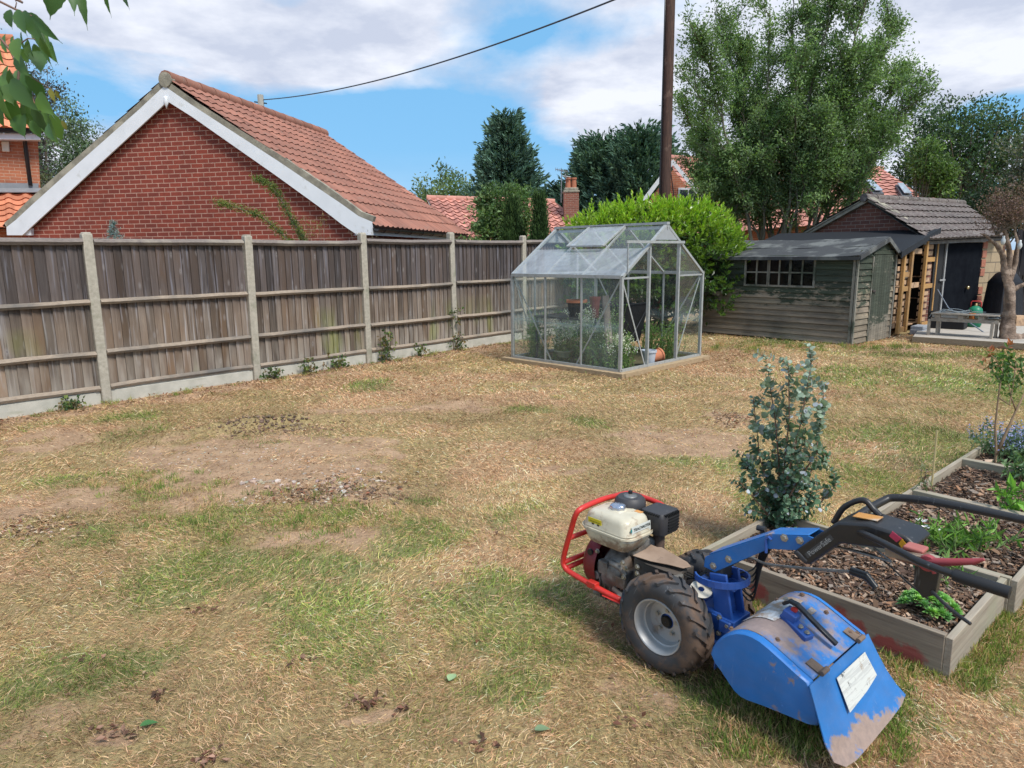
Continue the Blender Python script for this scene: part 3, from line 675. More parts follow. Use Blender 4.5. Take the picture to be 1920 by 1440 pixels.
local(tile_roof('lower_roof', lb, la, lc, ld, M_PANT_B, h2, .34, .33, .045), h2)
lw = MB(); lw.prism([VP(-300, 428, q0-d2*1.9, d1), VP(60, 428, q0-d2*1.9, d1), Vector((VP(60, 428, q0-d2*1.9, d1).x, (q0-d2*1.9).y, -.1)), Vector((VP(-300, 428, q0-d2*1.9, d1).x, (q0-d2*1.9).y, -.1))], d2*1.8)
o = lw.build('porch_wall', M_BRICK_O, h2); local(o, h2)

# ---- far pantiled house with chimney, centre
q0 = AT(930, 400, 31); d1 = Vector((1, .10, 0)).normalized(); d2 = Vector((-.10, 1, 0)).normalized(); hv = lambda px, py: VP(px, py, q0, d1)
h3 = thing('far_house', 'distant low house with salmon pantile roof behind the greenhouse', 'house', (q0.x, q0.y, 0))
r0_, r1_ = hv(800, 371), hv(1040, 378)
e0 = VP(850, 462, q0-d2*3.6, d1); e1 = VP(1100, 465, q0-d2*3.6, d1)
local(tile_roof('roof', r0_, r1_, e0, e1, M_PANT_C, h3, .33, .34, .06, .05), h3)
local(tile_roof('roof', r1_, r0_, r1_+d2*3.6-Vector((0, 0, 2)), r0_+d2*3.6-Vector((0, 0, 2)), M_PANT_C, h3, .33, .34, .05), h3)
local(ridge_tiles('ridge_tiles', r0_, r1_, .14, M_PANT_C, h3), h3)
hp = MB(); hp.cc = (1, 1, 1); hp.add([r1_, VP(1058, 392, q0-d2*1.0, d1), e1, r1_+Vector((0, 0, -.1)), VP(1058, 392, q0-d2*1.0, d1)+Vector((0, 0, -.1)), e1+Vector((0, 0, -.1))], [(0, 1, 2), (3, 5, 4), (0, 3, 4, 1), (1, 4, 5, 2)])
local(hp.build('hip', M_PANT_C, h3), h3)
w_ = MB(); a = VP(855, 466, q0-d2*3.3, d1); b = VP(1100, 466, q0-d2*3.3, d1); w_.prism([Vector((a.x, a.y, 0)), Vector((b.x, b.y, 0)), b, a], d2*6.6); local(w_.build('wall', M_plain('cream_render', (.55, .52, .45), .9), h3), h3)
gb = MB(); gb.prism([hv(799, 373), e0, e0+d2*7.2], d1*.05); local(gb.build('gable_wall', M_plain('cream_gable', (.60, .57, .50), .9), h3), h3)
ch = MB(); c0 = AT(1070, 440, 30.0); s_ = .62; zt = AT(1070, 361, 30).z
ch.box((c0.x, c0.y, (zt+0)/2-.05), (s_, s_, zt+.1)); M_BRICK_C = M_brick('chimney_brick', (.28, .11, .075), (.20, .085, .065), (.40, .33, .27))
cho = ch.build('chimney', M_BRICK_C, h3, org=(c0.x, c0.y, 0)); local(cho, h3)
cc = MB(); cc.box((c0.x, c0.y, zt+.02), (.68, .68, .10)); cc.box((c0.x, c0.y, zt+.12), (.58, .58, .12))
ccp = cc.build('chimney_cap', M_MORTAR, h3, bevel=.03); local(ccp, h3)
for k in (-.12, .12):
    pt = MB().lathe([(.001, 0), (.12, 0), (.10, .35), (.125, .36), (.125, .43), (.09, .43), (.085, .1)], 16, Matrix.Translation((c0.x+k, c0.y, zt+.17))); local(pt.build('chimney_pot', M_plain('terracotta_pot', (.42, .16, .09), .85), h3, smooth='auto'), h3)
an = MB(); A = AT(1052, 380, 29.8); B = AT(1053, 318, 29.8); an.tube([A, B], .02, 6)
an.tube([AT(1042, 317.5, 29.6), AT(1064, 322, 30.2)], .015, 5)
for k in range(8): p = AT(1042, 317.5, 29.6).lerp(AT(1064, 322, 30.2), k/7); an.tube([p-Vector((.0, .22, .0)), p+Vector((0, .22, .0))], .008, 4); an.tube([p-Vector((0, 0, .07)), p+Vector((0, 0, .07))], .008, 4)
an.tube([AT(1055, 330, 29.8), AT(1070, 332, 29.8)], .02, 5); an.tube([AT(1060, 326, 29.8), AT(1061, 336, 29.8)], .03, 5)
local(an.build('aerial', M_plain('grey_metal', (.30, .31, .32), .5, .6), h3), h3)

# ---- house behind the big tree: brick gable with white barge, orange roof, two roof windows
q0 = AT(1250, 400, 26); d1 = Vector((1, -.25, 0)).normalized(); d2 = Vector((.25, 1, 0)).normalized(); hv = lambda px, py: VP(px, py, q0, d1)
h4 = thing('gabled_house', 'orange roofed brick house with two roof windows behind the big leafy tree', 'house', (q0.x, q0.y, 0))
w_ = MB(); P = [hv(1212, 480), hv(1740, 480), hv(1740, 420), hv(1262, 318), hv(1212, 372)]; P[0].z = P[1].z = -.1
w_ = MB(); g = [hv(1205, 480), hv(1330, 480), hv(1330, 400), hv(1262, 318), hv(1205, 390)]; g[0].z = g[1].z = -.1
w_.prism(g, d2*6); local(w_.build('wall', M_BRICK_O, None, org=(q0.x, q0.y, 0), rz=math.atan2(d1.y, d1.x)), h4).parent = h4; local(h4.children[-1], h4)
bb = MB(); bb.prism([hv(1262, 300)-d2*.3, hv(1262, 311)-d2*.3, hv(1199, 396)-d2*.3, hv(1196, 386)-d2*.3], d2*.06); bb.prism([hv(1262, 300)-d2*.3, hv(1262, 311)-d2*.3, hv(1335, 402)-d2*.3, hv(1338, 392)-d2*.3], d2*.06)
local(bb.build('bargeboard', M_UPVC, h4), h4)
wn = MB().prism([hv(1272, 352)-d2*.03, hv(1310, 352)-d2*.03, hv(1310, 410)-d2*.03, hv(1272, 410)-d2*.03], d2*.05); wo = wn.build('window', M_UPVC, h4); local(wo, h4)
M_DGLASS = M_plain('dark_window_glass', (.03, .035, .04), .08, spec=.6)
for (x0, x1) in ((1275, 1290), (1292, 1307)): pn = MB().prism([hv(x0, 356)-d2*.045, hv(x1, 356)-d2*.045, hv(x1, 407)-d2*.045, hv(x0, 407)-d2*.045], d2*.01); o = pn.build('pane', M_DGLASS, wo)
r0_, r1_ = AT(1255, 296, 28.5), AT(1655, 318, 28.5); e0, e1 = AT(1320, 470, 24.5), AT(1775, 402, 24.5)
e0 = AT(1300, 440, 24.5)
local(tile_roof('roof', r0_, r1_, e0, e1, M_PANT_C, h4, .34, .34, .03, .045), h4)
local(ridge_tiles('ridge_tiles', r0_, r1_, .14, M_PANT_C, h4), h4)
w2 = MB(); a, b = AT(1320, 460, 24.9), AT(1765, 440, 24.9); w2.prism([Vector((a.x, a.y, -.1)), Vector((b.x, b.y, -.1)), Vector((b.x, b.y, 2.6)), Vector((a.x, a.y, 2.6))], Vector((0, 5, 0))); local(w2.build('side_wall', M_BRICK_O, h4), h4)
rn = ((r1_-r0_).cross(e1-r1_)).normalized(); rn = rn if rn.z > 0 else -rn
def onroof(px, py):
    r = ray(px, py); return EYE+r*(rn.dot(r1_-EYE)/rn.dot(r))
M_SKYL = M_plain('sky_toned_glass', (.35, .40, .46), .06, spec=1.0)  # pale base colour stands in for bright sky reflected in the panes
for qd in (((1619, 345), (1632, 345), (1652, 366), (1638, 366)), ((1679, 352), (1690, 352), (1706, 371), (1692, 371))):
    fr = MB().slab([onroof(*p)+rn*.10 for p in ((qd[0][0]-2, qd[0][1]-1), (qd[1][0]+4, qd[1][1]-1), (qd[2][0]+4, qd[2][1]+2), (qd[3][0]-2, qd[3][1]+2))], .07); fo = fr.build('roof_window', M_plain('grey_frame', (.12, .12, .13), .5), h4); local(fo, h4)
    pn = MB().slab([onroof(*p)+rn*.19 for p in qd], .02); o = pn.build('pane', M_SKYL, fo)
wi = AT(1345, 330, 27); 
# ------------------------------------------------------------------ timber shed
SA = R(41); SRd = Vector((math.cos(SA), math.sin(SA), 0)); SLd = Vector((-SRd.y, SRd.x, 0))
C0 = G(1595, 649); C0.z = 0
sl = lambda px, py, o=0.0: VP(px, py, C0-SRd*o, SLd)        # long wall plane
sr = lambda px, py, o=0.0: VP(px, py, C0-SLd*o, SRd)        # gable plane, o towards the camera
def M_shed(name, paint, bare, z0, z1):
    m, t = new_mat(name); co = t.n('ShaderNodeTexCoord').outputs['Object']
    z = t.n('ShaderNodeSeparateXYZ', {0: co}).outputs[2]
    g = t.noise(t.vmap(co, (3, 3, 40)), 1.0, 6, .65, .5); n = t.noise(t.vmap(co, (1.2, 1.2, 4)), 1.6, 6, .65, .4)
    fl = t.noise(t.vmap(co, (9, 9, 26)), 1.0, 5, .7)
    at = t.n('ShaderNodeAttribute', attribute_name='Col').outputs[0]
    pn = t.mix(t.mapr(g, .3, .7), paint, tuple(k*1.7+.01 for k in paint)); ba = t.mix(t.mapr(g, .3, .7), bare, tuple(k*.55 for k in bare))
    w = t.math('ADD', t.mapr(z, z0, z1, .60, -.12), t.math('ADD', t.math('MULTIPLY', t.math('SUBTRACT', n, .5), 1.4), t.math('MULTIPLY', t.math('SUBTRACT', fl, .5), .9)))
    c = t.mix(t.mapr(w, .08, .22), pn, ba)
    c = t.mix(t.mapr(t.noise(co, 1.1, 4), .55, .72, 0, .6), c, (.07, .066, .055))
    c = t.mix(1.0, c, at, 'MULTIPLY')
    finish(t, c, .9, g, .6, .006); return m
M_SHED = M_shed('flaking_green_paint', (.028, .036, .024), (.30, .25, .19), .15, 1.25)
M_SHED_T = M_noise('bare_grey_trim', (.30, .28, .24), (.15, .145, .12), 16, .9, .5, .004, stretch=(8, 8, 1), c3=(.07, .08, .06), s3=2)
M_FELT = M_noise('mineral_roof_felt', (.065, .067, .07), (.045, .047, .05), 60, .95, .5, .003, c3=(.14, .145, .14), s3=2.5)
shed = thing('garden_shed', 'old shed with flaking green paint, three small windows and a plank door', 'shed', C0)
def wall_boards(name, P0, d, n, L, z0, z1, m, parent, bh=.108, topf=None, holes=()):
    """shiplap: overlapping horizontal boards from P0 along d, facing n"""
    mb = MB(); z = z0
    while z < z1-.01:
        h = min(bh, z1-z); k = float(np.clip(rng.normal(1, .10), .7, 1.3)); mb.cc = (k, k*rng.uniform(.97, 1.02), k*rng.uniform(.95, 1.02))
        a0, a1 = (0.0, L) if not topf else topf(z+h/2)
        segs = [(a0, a1)]
        for (u0, u1, w0, w1) in holes:
            if z+h > w0+.02 and z < w1-.02:
                segs = [q for s_ in segs for q in ((s_[0], min(s_[1], u0)), (max(s_[0], u1), s_[1])) if q[1]-q[0] > .01]
        cut = []
        for (u0, u1, w0, w1) in holes:      # what is left of a board above or below an opening
            if z+h > w0+.02 and z < w1-.02:
                if z < w0-.002: cut.append((u0, u1, z, w0))
                if z+h > w1+.002: cut.append((u0, u1, w1, z+h))
        for (u0, u1, za, zb) in cut:
            A, B = P0+d*u0, P0+d*u1; up = Vector((0, 0, 1)); q = [A+up*za, B+up*za, B+up*za+n*.013, A+up*za+n*.013, A+up*zb, B+up*zb, B+up*zb+n*.008, A+up*zb+n*.008]
            mb.add(q, [(0, 3, 2, 1), (4, 5, 6, 7), (2, 3, 7, 6), (0, 1, 5, 4), (1, 2, 6, 5), (3, 0, 4, 7)])
        for s0, s1 in segs:
            A, B = P0+d*s0, P0+d*s1; up = Vector((0, 0, 1)); wv = rng.uniform(-.003, .003)
            o1, o2 = .026+wv, .004
            q = [A+up*z, B+up*z, B+up*z+n*o1, A+up*z+n*o1, A+up*(z+h), B+up*(z+h), B+up*(z+h)+n*o2, A+up*(z+h)+n*o2]
            mb.add(q, [(0, 3, 2, 1), (4, 5, 6, 7), (2, 3, 7, 6), (0, 1, 5, 4), (1, 2, 6, 5), (3, 0, 4, 7)])
        z += h
    return local(mb.build(name, m, parent), shed if parent is None else parent)
SH_L = 3.05; SH_W = 1.62; ZW = sl(1612, 478).z
gp = sr(1659, 449); gw = (gp-C0).dot(SRd)
nL = -SRd; nG = -SLd
u_of = lambda p: (p-C0).dot(SLd)
wins = [(1397, 1443), (1441, 1484), (1481, 1530)]
WZ1 = sl(1530, 481).z; WZ0 = sl(1530, 540).z
uw0, uw1 = u_of(sl(1530, 500)), u_of(sl(1397, 500))
core = MB(); core.prism([C0+Vector((0, 0, .04))+SRd*.02+SLd*.02, C0+Vector((0, 0, .04))+SRd*(SH_W-.02)+SLd*.02, C0+SRd*(SH_W-.02)+SLd*.02+Vector((0, 0, ZW)), C0+SRd*gw+SLd*.02+Vector((0, 0, gp.z-.05)), C0+SRd*.02+SLd*.02+Vector((0, 0, ZW))], SLd*.015)
core.prism([C0+Vector((0, 0, .04))+SRd*.02+SLd*(SH_L-.03), C0+Vector((0, 0, .04))+SRd*(SH_W-.02)+SLd*(SH_L-.03), C0+SRd*(SH_W-.02)+SLd*(SH_L-.03)+Vector((0, 0, ZW)), C0+SRd*gw+SLd*(SH_L-.03)+Vector((0, 0, gp.z-.05)), C0+SRd*.02+SLd*(SH_L-.03)+Vector((0, 0, ZW))], SLd*.015)
core.prism([C0+SRd*(SH_W-.02)+Vector((0, 0, .04)), C0+SRd*(SH_W-.02)+SLd*SH_L+Vector((0, 0, .04)), C0+SRd*(SH_W-.02)+SLd*SH_L+Vector((0, 0, ZW)), C0+SRd*(SH_W-.02)+Vector((0, 0, ZW))], SRd*.015)
core.prism([C0+Vector((0, 0, .02)), C0+SRd*SH_W+Vector((0, 0, .02)), C0+SRd*SH_W+SLd*SH_L+Vector((0, 0, .02)), C0+SLd*SH_L+Vector((0, 0, .02))], Vector((0, 0, .03)))
local(core.build('inner_lining', M_plain('shed_inside', (.05, .045, .04), .9), shed), shed)
wall_boards('long_wall', C0+Vector((0, 0, 0)), SLd, nL, SH_L, .03, ZW, M_SHED, shed, holes=[(uw0-.005, uw1+.005, WZ0-.005, WZ1+.005)])
def gtop(z):
    if z <= ZW: return (0, SH_W)
    k = (z-ZW)/(gp.z-ZW); return (gw*k, SH_W-(SH_W-gw)*k)
dl, dr = (sr(1627, 600)-C0).dot(SRd), (sr(1661, 600)-C0).dot(SRd)
dr = min(dr, SH_W-.18); DZ = sr(1650, 478).z
wall_boards('gable_wall', C0, SRd, nG, SH_W, .03, gp.z-.03, M_SHED, shed, topf=gtop, holes=[(dl-.01, dr+.01, 0, DZ+.02)])
db = MB(); x = dl
while x < dr-.01:
    w = min(.105, dr-x); k = rng.uniform(.85, 1.15); db.cc = (k, k, k)
    p = C0+SRd*x+nG*.012; db.prism([p+Vector((0, 0, .02)), p+SRd*(w-.006)+Vector((0, 0, .02+.0)), p+SRd*(w-.006)+Vector((0, 0, DZ)), p+Vector((0, 0, DZ))], nG*.022); x += w
door = local(db.build('door', M_shed('door_green_paint', (.036, .043, .031), (.28, .25, .20), .0, .55), shed), shed)
lt = MB(); p = C0+SRd*(dl+.05)+nG*.045+Vector((0, 0, .93)); lt.box(p, (.10, .02, .035), SA); lt.tube([p+nG*.02, p+nG*.02-Vector((0, 0, .05)), p+nG*.02+SRd*.02-Vector((0, 0, .07))], .006, 6)
o = lt.build('latch', M_plain('rusty_steel', (.12, .10, .09), .6, .6), door)
hd = MB(); p = C0+SRd*((dl+dr)/2)+nG*.02+Vector((0, 0, DZ+.045)); hd.box(p, (dr-dl+.12, .03, .07), SA); local(hd.build('door_head', M_SHED, shed), shed)
for c_, s_ in ((C0-SRd*.02+nG*.022+Vector((0, 0, ZW/2)), (.045, .03, ZW-.02)), (C0+nL*.022-nG*.03+Vector((0, 0, ZW/2)), (.03, .045, ZW-.02)),
    (C0+SRd*SH_W+nG*.02+Vector((0, 0, ZW/2)), (.05, .03, ZW-.02)), (C0+SRd*(dl-.03)+nG*.02+Vector((0, 0, DZ/2)), (.04, .025, DZ-.05))): local(MB().box(c_, s_, SA).build('corner_trim', M_SHED_T, shed), shed)
# windows: three casements of four panes each
M_GL_D, t = new_mat('dark_glass'); gs_ = t.n('ShaderNodeBsdfGlossy', {0: (.8, .85, .9, 1), 'Roughness': .06}); tp_ = t.n('ShaderNodeBsdfTransparent', {0: (.22, .24, .24, 1)}); t.n('ShaderNodeOutputMaterial', {0: t.n('ShaderNodeMixShader', {0: .03, 1: tp_.outputs[0], 2: gs_.outputs[0]}).outputs[0]})
for (a, b) in wins:
    u1, u0 = u_of(sl(a, 510)), u_of(sl(b, 510)); fw = .035
    fr = MB(); n_ = nL
    def bar(ua, ub, za, zb, o=.0, d=.045):
        p = [C0+SLd*ua+Vector((0, 0, za)), C0+SLd*ub+Vector((0, 0, za)), C0+SLd*ub+Vector((0, 0, zb)), C0+SLd*ua+Vector((0, 0, zb))]; fr.prism([q-n_*.012 for q in p], n_*(d+o))
    bar(u0, u0+fw, WZ0, WZ1); bar(u1-fw, u1, WZ0, WZ1); bar(u0+fw, u1-fw, WZ0, WZ0+fw); bar(u0+fw, u1-fw, WZ1-fw, WZ1); um = (u0+u1)/2; zm = (WZ0+WZ1)/2-.01
    bar(um-.013, um+.013, WZ0+fw, WZ1-fw, -.006); bar(u0+fw, um-.013, zm-.013, zm+.013, -.006); bar(um+.013, u1-fw, zm-.013, zm+.013, -.006)
    w_ = local(fr.build('window', M_SHED_T, shed), shed)
    for (ua, ub) in ((u0+fw, um-.013), (um+.013, u1-fw)):
        for (za, zb) in ((WZ0+fw, zm-.013), (zm+.013, WZ1-fw)):
            g = MB().prism([C0+SLd*ua+Vector((0, 0, za)), C0+SLd*ub+Vector((0, 0, za)), C0+SLd*ub+Vector((0, 0, zb)), C0+SLd*ua+Vector((0, 0, zb))], n_*.004); o = g.build('pane', M_GL_D, w_)
# roof of felt, three lapped strips per slope
ov = .07
for side in (0, 1):
    rz_ = gp.z+.035; rA = C0+SRd*gw+nG*ov+Vector((0, 0, rz_)); rB = rA+SLd*(SH_L+ov*2)
    sd_ = 0-.10 if side == 0 else SH_W+.10; ez = ZW-.015
    eA = C0+SRd*sd_+nG*ov+Vector((0, 0, ez)); eB = eA+SLd*(SH_L+ov*2); mb = MB()
    for k in range(2):
        s0, s1 = k/2, (k+1)/2; q = [rA.lerp(eA, s0), rB.lerp(eB, s0), rB.lerp(eB, s1+.01), rA.lerp(eA, s1+.01)]
        up = Vector((0, 0, 1)); N_ = 14
        for j in range(N_):
            f0, f1 = j/N_, (j+1)/N_; sag = lambda f: up*(-.03*math.sin(math.pi*min(f*1.1, 1))+.006*math.sin(f*21+k*2))
            a, b, c_, d_ = q[0].lerp(q[1], f0)+sag(f0), q[0].lerp(q[1], f1)+sag(f1), q[3].lerp(q[2], f1)+sag(f1), q[3].lerp(q[2], f0)+sag(f0)
            lift = up*(.0+.004*(k == 0)); mb.slab([a+lift, b+lift, c_+lift, d_+lift], .012 if side == 0 else .012)
    local(mb.build('roof', M_FELT, shed), shed)
fb = MB(); rr = C0+SRd*gw+nG*(ov+.005)+Vector((0, 0, gp.z+.045)); 
for sd_ in (-.105, SH_W+.105): e = C0+SRd*sd_+nG*(ov+.005)+Vector((0, 0, ZW-.01)); fb.prism([rr, e, e-Vector((0, 0, .075)), rr-Vector((0, 0, .085))], nG*.02)
local(fb.build('barge_felt', M_FELT, shed), shed)
ef = MB(); a = C0-SRd*.105+nG*ov+Vector((0, 0, ZW-.055)); ef.beam(a, a+SLd*(SH_L+2*ov), .018, .06); local(ef.build('eaves_board', M_FELT, shed), shed)
# red handled thing behind the right hand window
rh = MB(); p = sl(1513, 529)+SRd*.16; pts = [p+SLd*(.16*math.cos(a))+Vector((0, 0, .13*math.sin(a))) for a in np.linspace(0, math.pi, 9)]; rh.tube(pts, .02, 6); rh.box(p-Vector((0, 0, .10)), (.12, .34, .2), SA)
tag(rh.build('tool_basket', M_plain('red_plastic', (.5, .07, .05), .5)), 'red handled basket showing behind the lower pane of the shed window', 'basket')

# ------------------------------------------------------------------ garage
GA_ = R(30); gdr = Vector((math.cos(GA_), math.sin(GA_), 0)); gdl = Vector((-gdr.y, gdr.x, 0))
K0 = AT(1742, 470, 14.4); K0.z = 0
gg = lambda px, py, o=0.0: VP(px, py, K0-gdr*o, gdl)    # gable plane
gs = lambda px, py, o=0.0: VP(px, py, K0-gdl*o, gdr)    # door wall plane, o towards camera
M_BRICK_G = M_brick('garage_brick', (.205, .085, .062), (.135, .065, .055), (.33, .265, .225), .225, .082)
M_BLOCK = M_brick('rockface_block', (.43, .335, .22), (.30, .23, .15), (.17, .14, .105), .45, .225, .024)
ga = thing('brick_garage', 'brick garage with lichened pantile roof and black door behind the shed', 'garage', K0)
ap = gg(1627, 372); eLg = gg(1497, 442); eRg = gg(1741, 436)
w_ = MB(); P = [gg(1505, 470), gg(1741, 470), gg(1741, 438), gg(1627, 380), gg(1505, 442)]; P[0].z = P[1].z = -.1
w_.prism(P, gdr*.22); o = w_.build('gable_wall', M_BRICK_G, ga, org=(K0.x, K0.y, 0), rz=GA_+math.pi/2); local(o, ga)
RLk = along(gg(1627, 369), 1806, gdr); EVk = along(gs(1742, 452), 1889, gdr)
GL_ = EVk-.1; ZE = gs(1770, 452).z
w_ = MB(); d0 = (gs(1838, 500)-K0).dot(gdr); d1_ = (gs(1771, 500)-K0).dot(gdr); dz1 = gs(1800, 457).z+.02
def wallp(s0, s1, z0, z1): w_.prism([K0+gdr*s0+Vector((0, 0, z0)), K0+gdr*s1+Vector((0, 0, z0)), K0+gdr*s1+Vector((0, 0, z1)), K0+gdr*s0+Vector((0, 0, z1))], gdl*.2)
wallp(d0+.0, GL_, -.1, ZE); o = w_.build('block_wall', M_BLOCK, ga, org=(K0.x, K0.y, 0), rz=GA_); local(o, ga)
w_ = MB(); wallp(.23, d1_-.06, -.1, ZE); wallp(d1_-.06, d0, dz1+.07, ZE-.002); o = w_.build('door_pier', M_plain('black_stained_boards', (.02, .02, .022), .7), ga); local(o, ga)
M_QUO = M_noise('soft_red_brick', (.42, .17, .11), (.30, .12, .085), 20, .9)
for k in range(9):
    bq = MB()
    if k in (3, 8): continue
    z = .3+k*.2
    for j in range(2): bq.cc = (rng.uniform(.7, 1.2),)*3; bq.box(K0+gdr*(d0+.09)+Vector((0, 0, z+j*.08))-gdl*.004, (.17, .03, .078), GA_)
    local(bq.build('brick_quoin', M_QUO, ga), ga)
for k in range(0):
    if k in (3, 8): continue
    z = .3+k*.2; 
    for j in range(2): bq.cc = (rng.uniform(.7, 1.2),)*3; bq.box(K0+gdr*(d0+.09)+Vector((0, 0, z+j*.08))-gdl*.004, (.17, .03, .066), GA_)

dd = MB(); dd.prism([K0+gdr*(d1_)+Vector((0, 0, .13))-gdl*.01, K0+gdr*(d0-.01)+Vector((0, 0, .13))-gdl*.01, K0+gdr*(d0-.01)+Vector((0, 0, dz1))-gdl*.01, K0+gdr*d1_+Vector((0, 0, dz1))-gdl*.01], gdl*.05)
dr_ = local(dd.build('door', M_noise('black_door_paint', (.006, .007, .010), (.011, .013, .017), 5, .8, .1, .002, c3=(.03, .03, .03), s3=2, t3=(.66, .8), spec=.02), ga), ga)
kb = MB().lathe([(.001, .09), (.03, .085), (.042, .06), (.03, .035), (.014, .03), (.014, 0), (.03, -.005)], 14, Matrix.Translation(gs(1809.5, 539)) @ (-gdl).to_track_quat('Z', 'Y').to_matrix().to_4x4())
o = kb.build('door_knob', M_plain('brass', (.72, .55, .28), .25, .9), dr_, smooth=True)
hf = MB(); hf.box(K0+gdr*(d1_-.035)-gdl*.02+Vector((0, 0, (dz1+.2)/2)), (.045, .03, dz1-.1), GA_); hf.box(K0+gdr*((d1_+d0)/2)-gdl*.02+Vector((0, 0, dz1+.04)), (d0-d1_+.1, .03, .06), GA_)
hf.box(gs(1764, 525)-gdl*.03, (.2, .02, .035), GA_); local(hf.build('door_frame', M_noise('grey_peeling_frame', (.42, .42, .42), (.18, .18, .18), 12, .8, stretch=(6, 6, 1)), ga), ga)
ra = gg(1627, 369); rb = VP(1806, 380, ra, gdr)
ea = gs(1748, 448, .22); ea = VP(1748, 448, K0-gdl*.25, gdr)-gdr*.12; eb = VP(1889, 441, K0-gdl*.25, gdr)
local(tile_roof('roof', ra-gdr*.12, rb, ea, eb, M_PANT_D, ga, (ea-ra).length/6, .20, .013, .03, tint=.10), ga)
oth = gg(1494, 446); local(tile_roof('roof', rb, ra-gdr*.12, oth+gdr*(rb-ra).length, oth-gdr*.12, M_PANT_D, ga, .33, .23, .022, .03, tint=.12), ga)
local(ridge_tiles('ridge_tiles', ra-gdr*.14, rb, .085, M_PANT_D, ga), ga)
vg = MB()
for a, b in ((gg(1627, 372, .1), gg(1742, 441, .1)), (gg(1627, 372, .1), gg(1490, 448, .1))): vg.prism([a+Vector((0, 0, .04)), b+Vector((0, 0, .04)), b-Vector((0, 0, .07)), a-Vector((0, 0, .07))], gdr*.22)
local(vg.build('verge', M_MORTAR, ga), ga)
fc_ = MB(); a = ea+gdl*.1-Vector((0, 0, .06)); b = eb+gdl*.1-Vector((0, 0, .06)); fc_.beam(a, b, .03, .10); local(fc_.build('fascia', M_noise('rotten_fascia', (.10, .09, .085), (.20, .19, .18), 6, .9), ga), ga)
rw = MB(); rw.prism([K0+gdr*GL_+Vector((0, 0, -.1)), K0+gdr*GL_+gdl*3.4+Vector((0, 0, -.1)), K0+gdr*GL_+gdl*3.4+Vector((0, 0, 2.1)), K0+gdr*GL_+gdl*1.7+Vector((0, 0, 2.9)), K0+gdr*GL_+Vector((0, 0, 2.0))], -gdr*.1); local(rw.build('far_gable', M_BRICK_G, ga), ga)

# ------------------------------------------------------------------ wood store between them: black felt lean-to on pallet walls
S1 = C0+SRd*(SH_W+.06); wsd = (K0-S1); WSL = wsd.length; wsd.normalize(); wsn = Vector((wsd.y, -wsd.x, 0)); wsb = -wsn
ws = thing('wood_store', 'lean-to log store with black felt roof and new pallet uprights beside the shed', 'wood store', S1)
wp = lambda px, py, o=0.0: VP(px, py, S1+wsn*o, wsd)
M_PAL = M_noise('new_pallet_wood', (.52, .30, .11), (.38, .21, .08), 10, .8, .4, .004, stretch=(10, 10, 1), c3=(.30, .18, .09), s3=1.6, t3=(.5, .7))
M_PAL2 = M_noise('pallet_slat_wood', (.56, .37, .23), (.40, .26, .16), 14, .85, .4, .004, c3=(.22, .15, .10), s3=4)
A_, B_ = wp(1762, 431, .12), wp(1690, 476, .12)
A_ = A_+wsd*.02; B_ = B_-wsd*.03
bA, bB = VP(1520, 432, A_+wsb*0, wsb), None
LBK = along(A_, 1762, wsb) if False else 3.4
rf = MB().slab([A_+Vector((0, 0, .02)), B_+Vector((0, 0, .02)), B_+wsb*LBK+Vector((0, 0, .02)), A_+wsb*LBK+Vector((0, 0, .02))], .02)
local(rf.build('roof', M_noise('new_black_felt', (.012, .014, .018), (.018, .020, .025), 40, .8, .3, .002, c3=(.05, .055, .06), s3=3, t3=(.66, .8)), ws), ws)
fr = MB().prism([A_+Vector((0, 0, .045)), B_+Vector((0, 0, .045)), B_-Vector((0, 0, .07)), A_-Vector((0, 0, .07))], wsn*.02); local(fr.build('fascia', M_noise('black_fascia', (.014, .016, .02), (.02, .022, .026), 20, .7), ws), ws)
ubk = MB()
for d_ in (0.9,): ubk.prism([S1+wsb*d_+Vector((0, 0, .05)), S1+wsb*d_+wsd*WSL+Vector((0, 0, .05)), S1+wsb*d_+wsd*WSL+Vector((0, 0, 2.0)), S1+wsb*d_+Vector((0, 0, 1.55))], wsb*.02)
ubk.prism([K0-gdr*.03+Vector((0, 0, .02)), K0-gdr*.03+gdl*3.2+Vector((0, 0, .02)), K0-gdr*.03+gdl*3.2+Vector((0, 0, 1.95)), K0-gdr*.03+Vector((0, 0, 1.95))], -gdr*.02)  # black lining added over the garage brick, standing for the store's dark inside
local(ubk.build('dark_backing', M_plain('store_interior_dark', (.015, .014, .013), .9), ws), ws)
def roofz(p):
    s_ = (p-B_).dot(wsd)/max((A_-B_).dot(wsd), .01); return B_.z+(A_.z-B_.z)*s_-.06
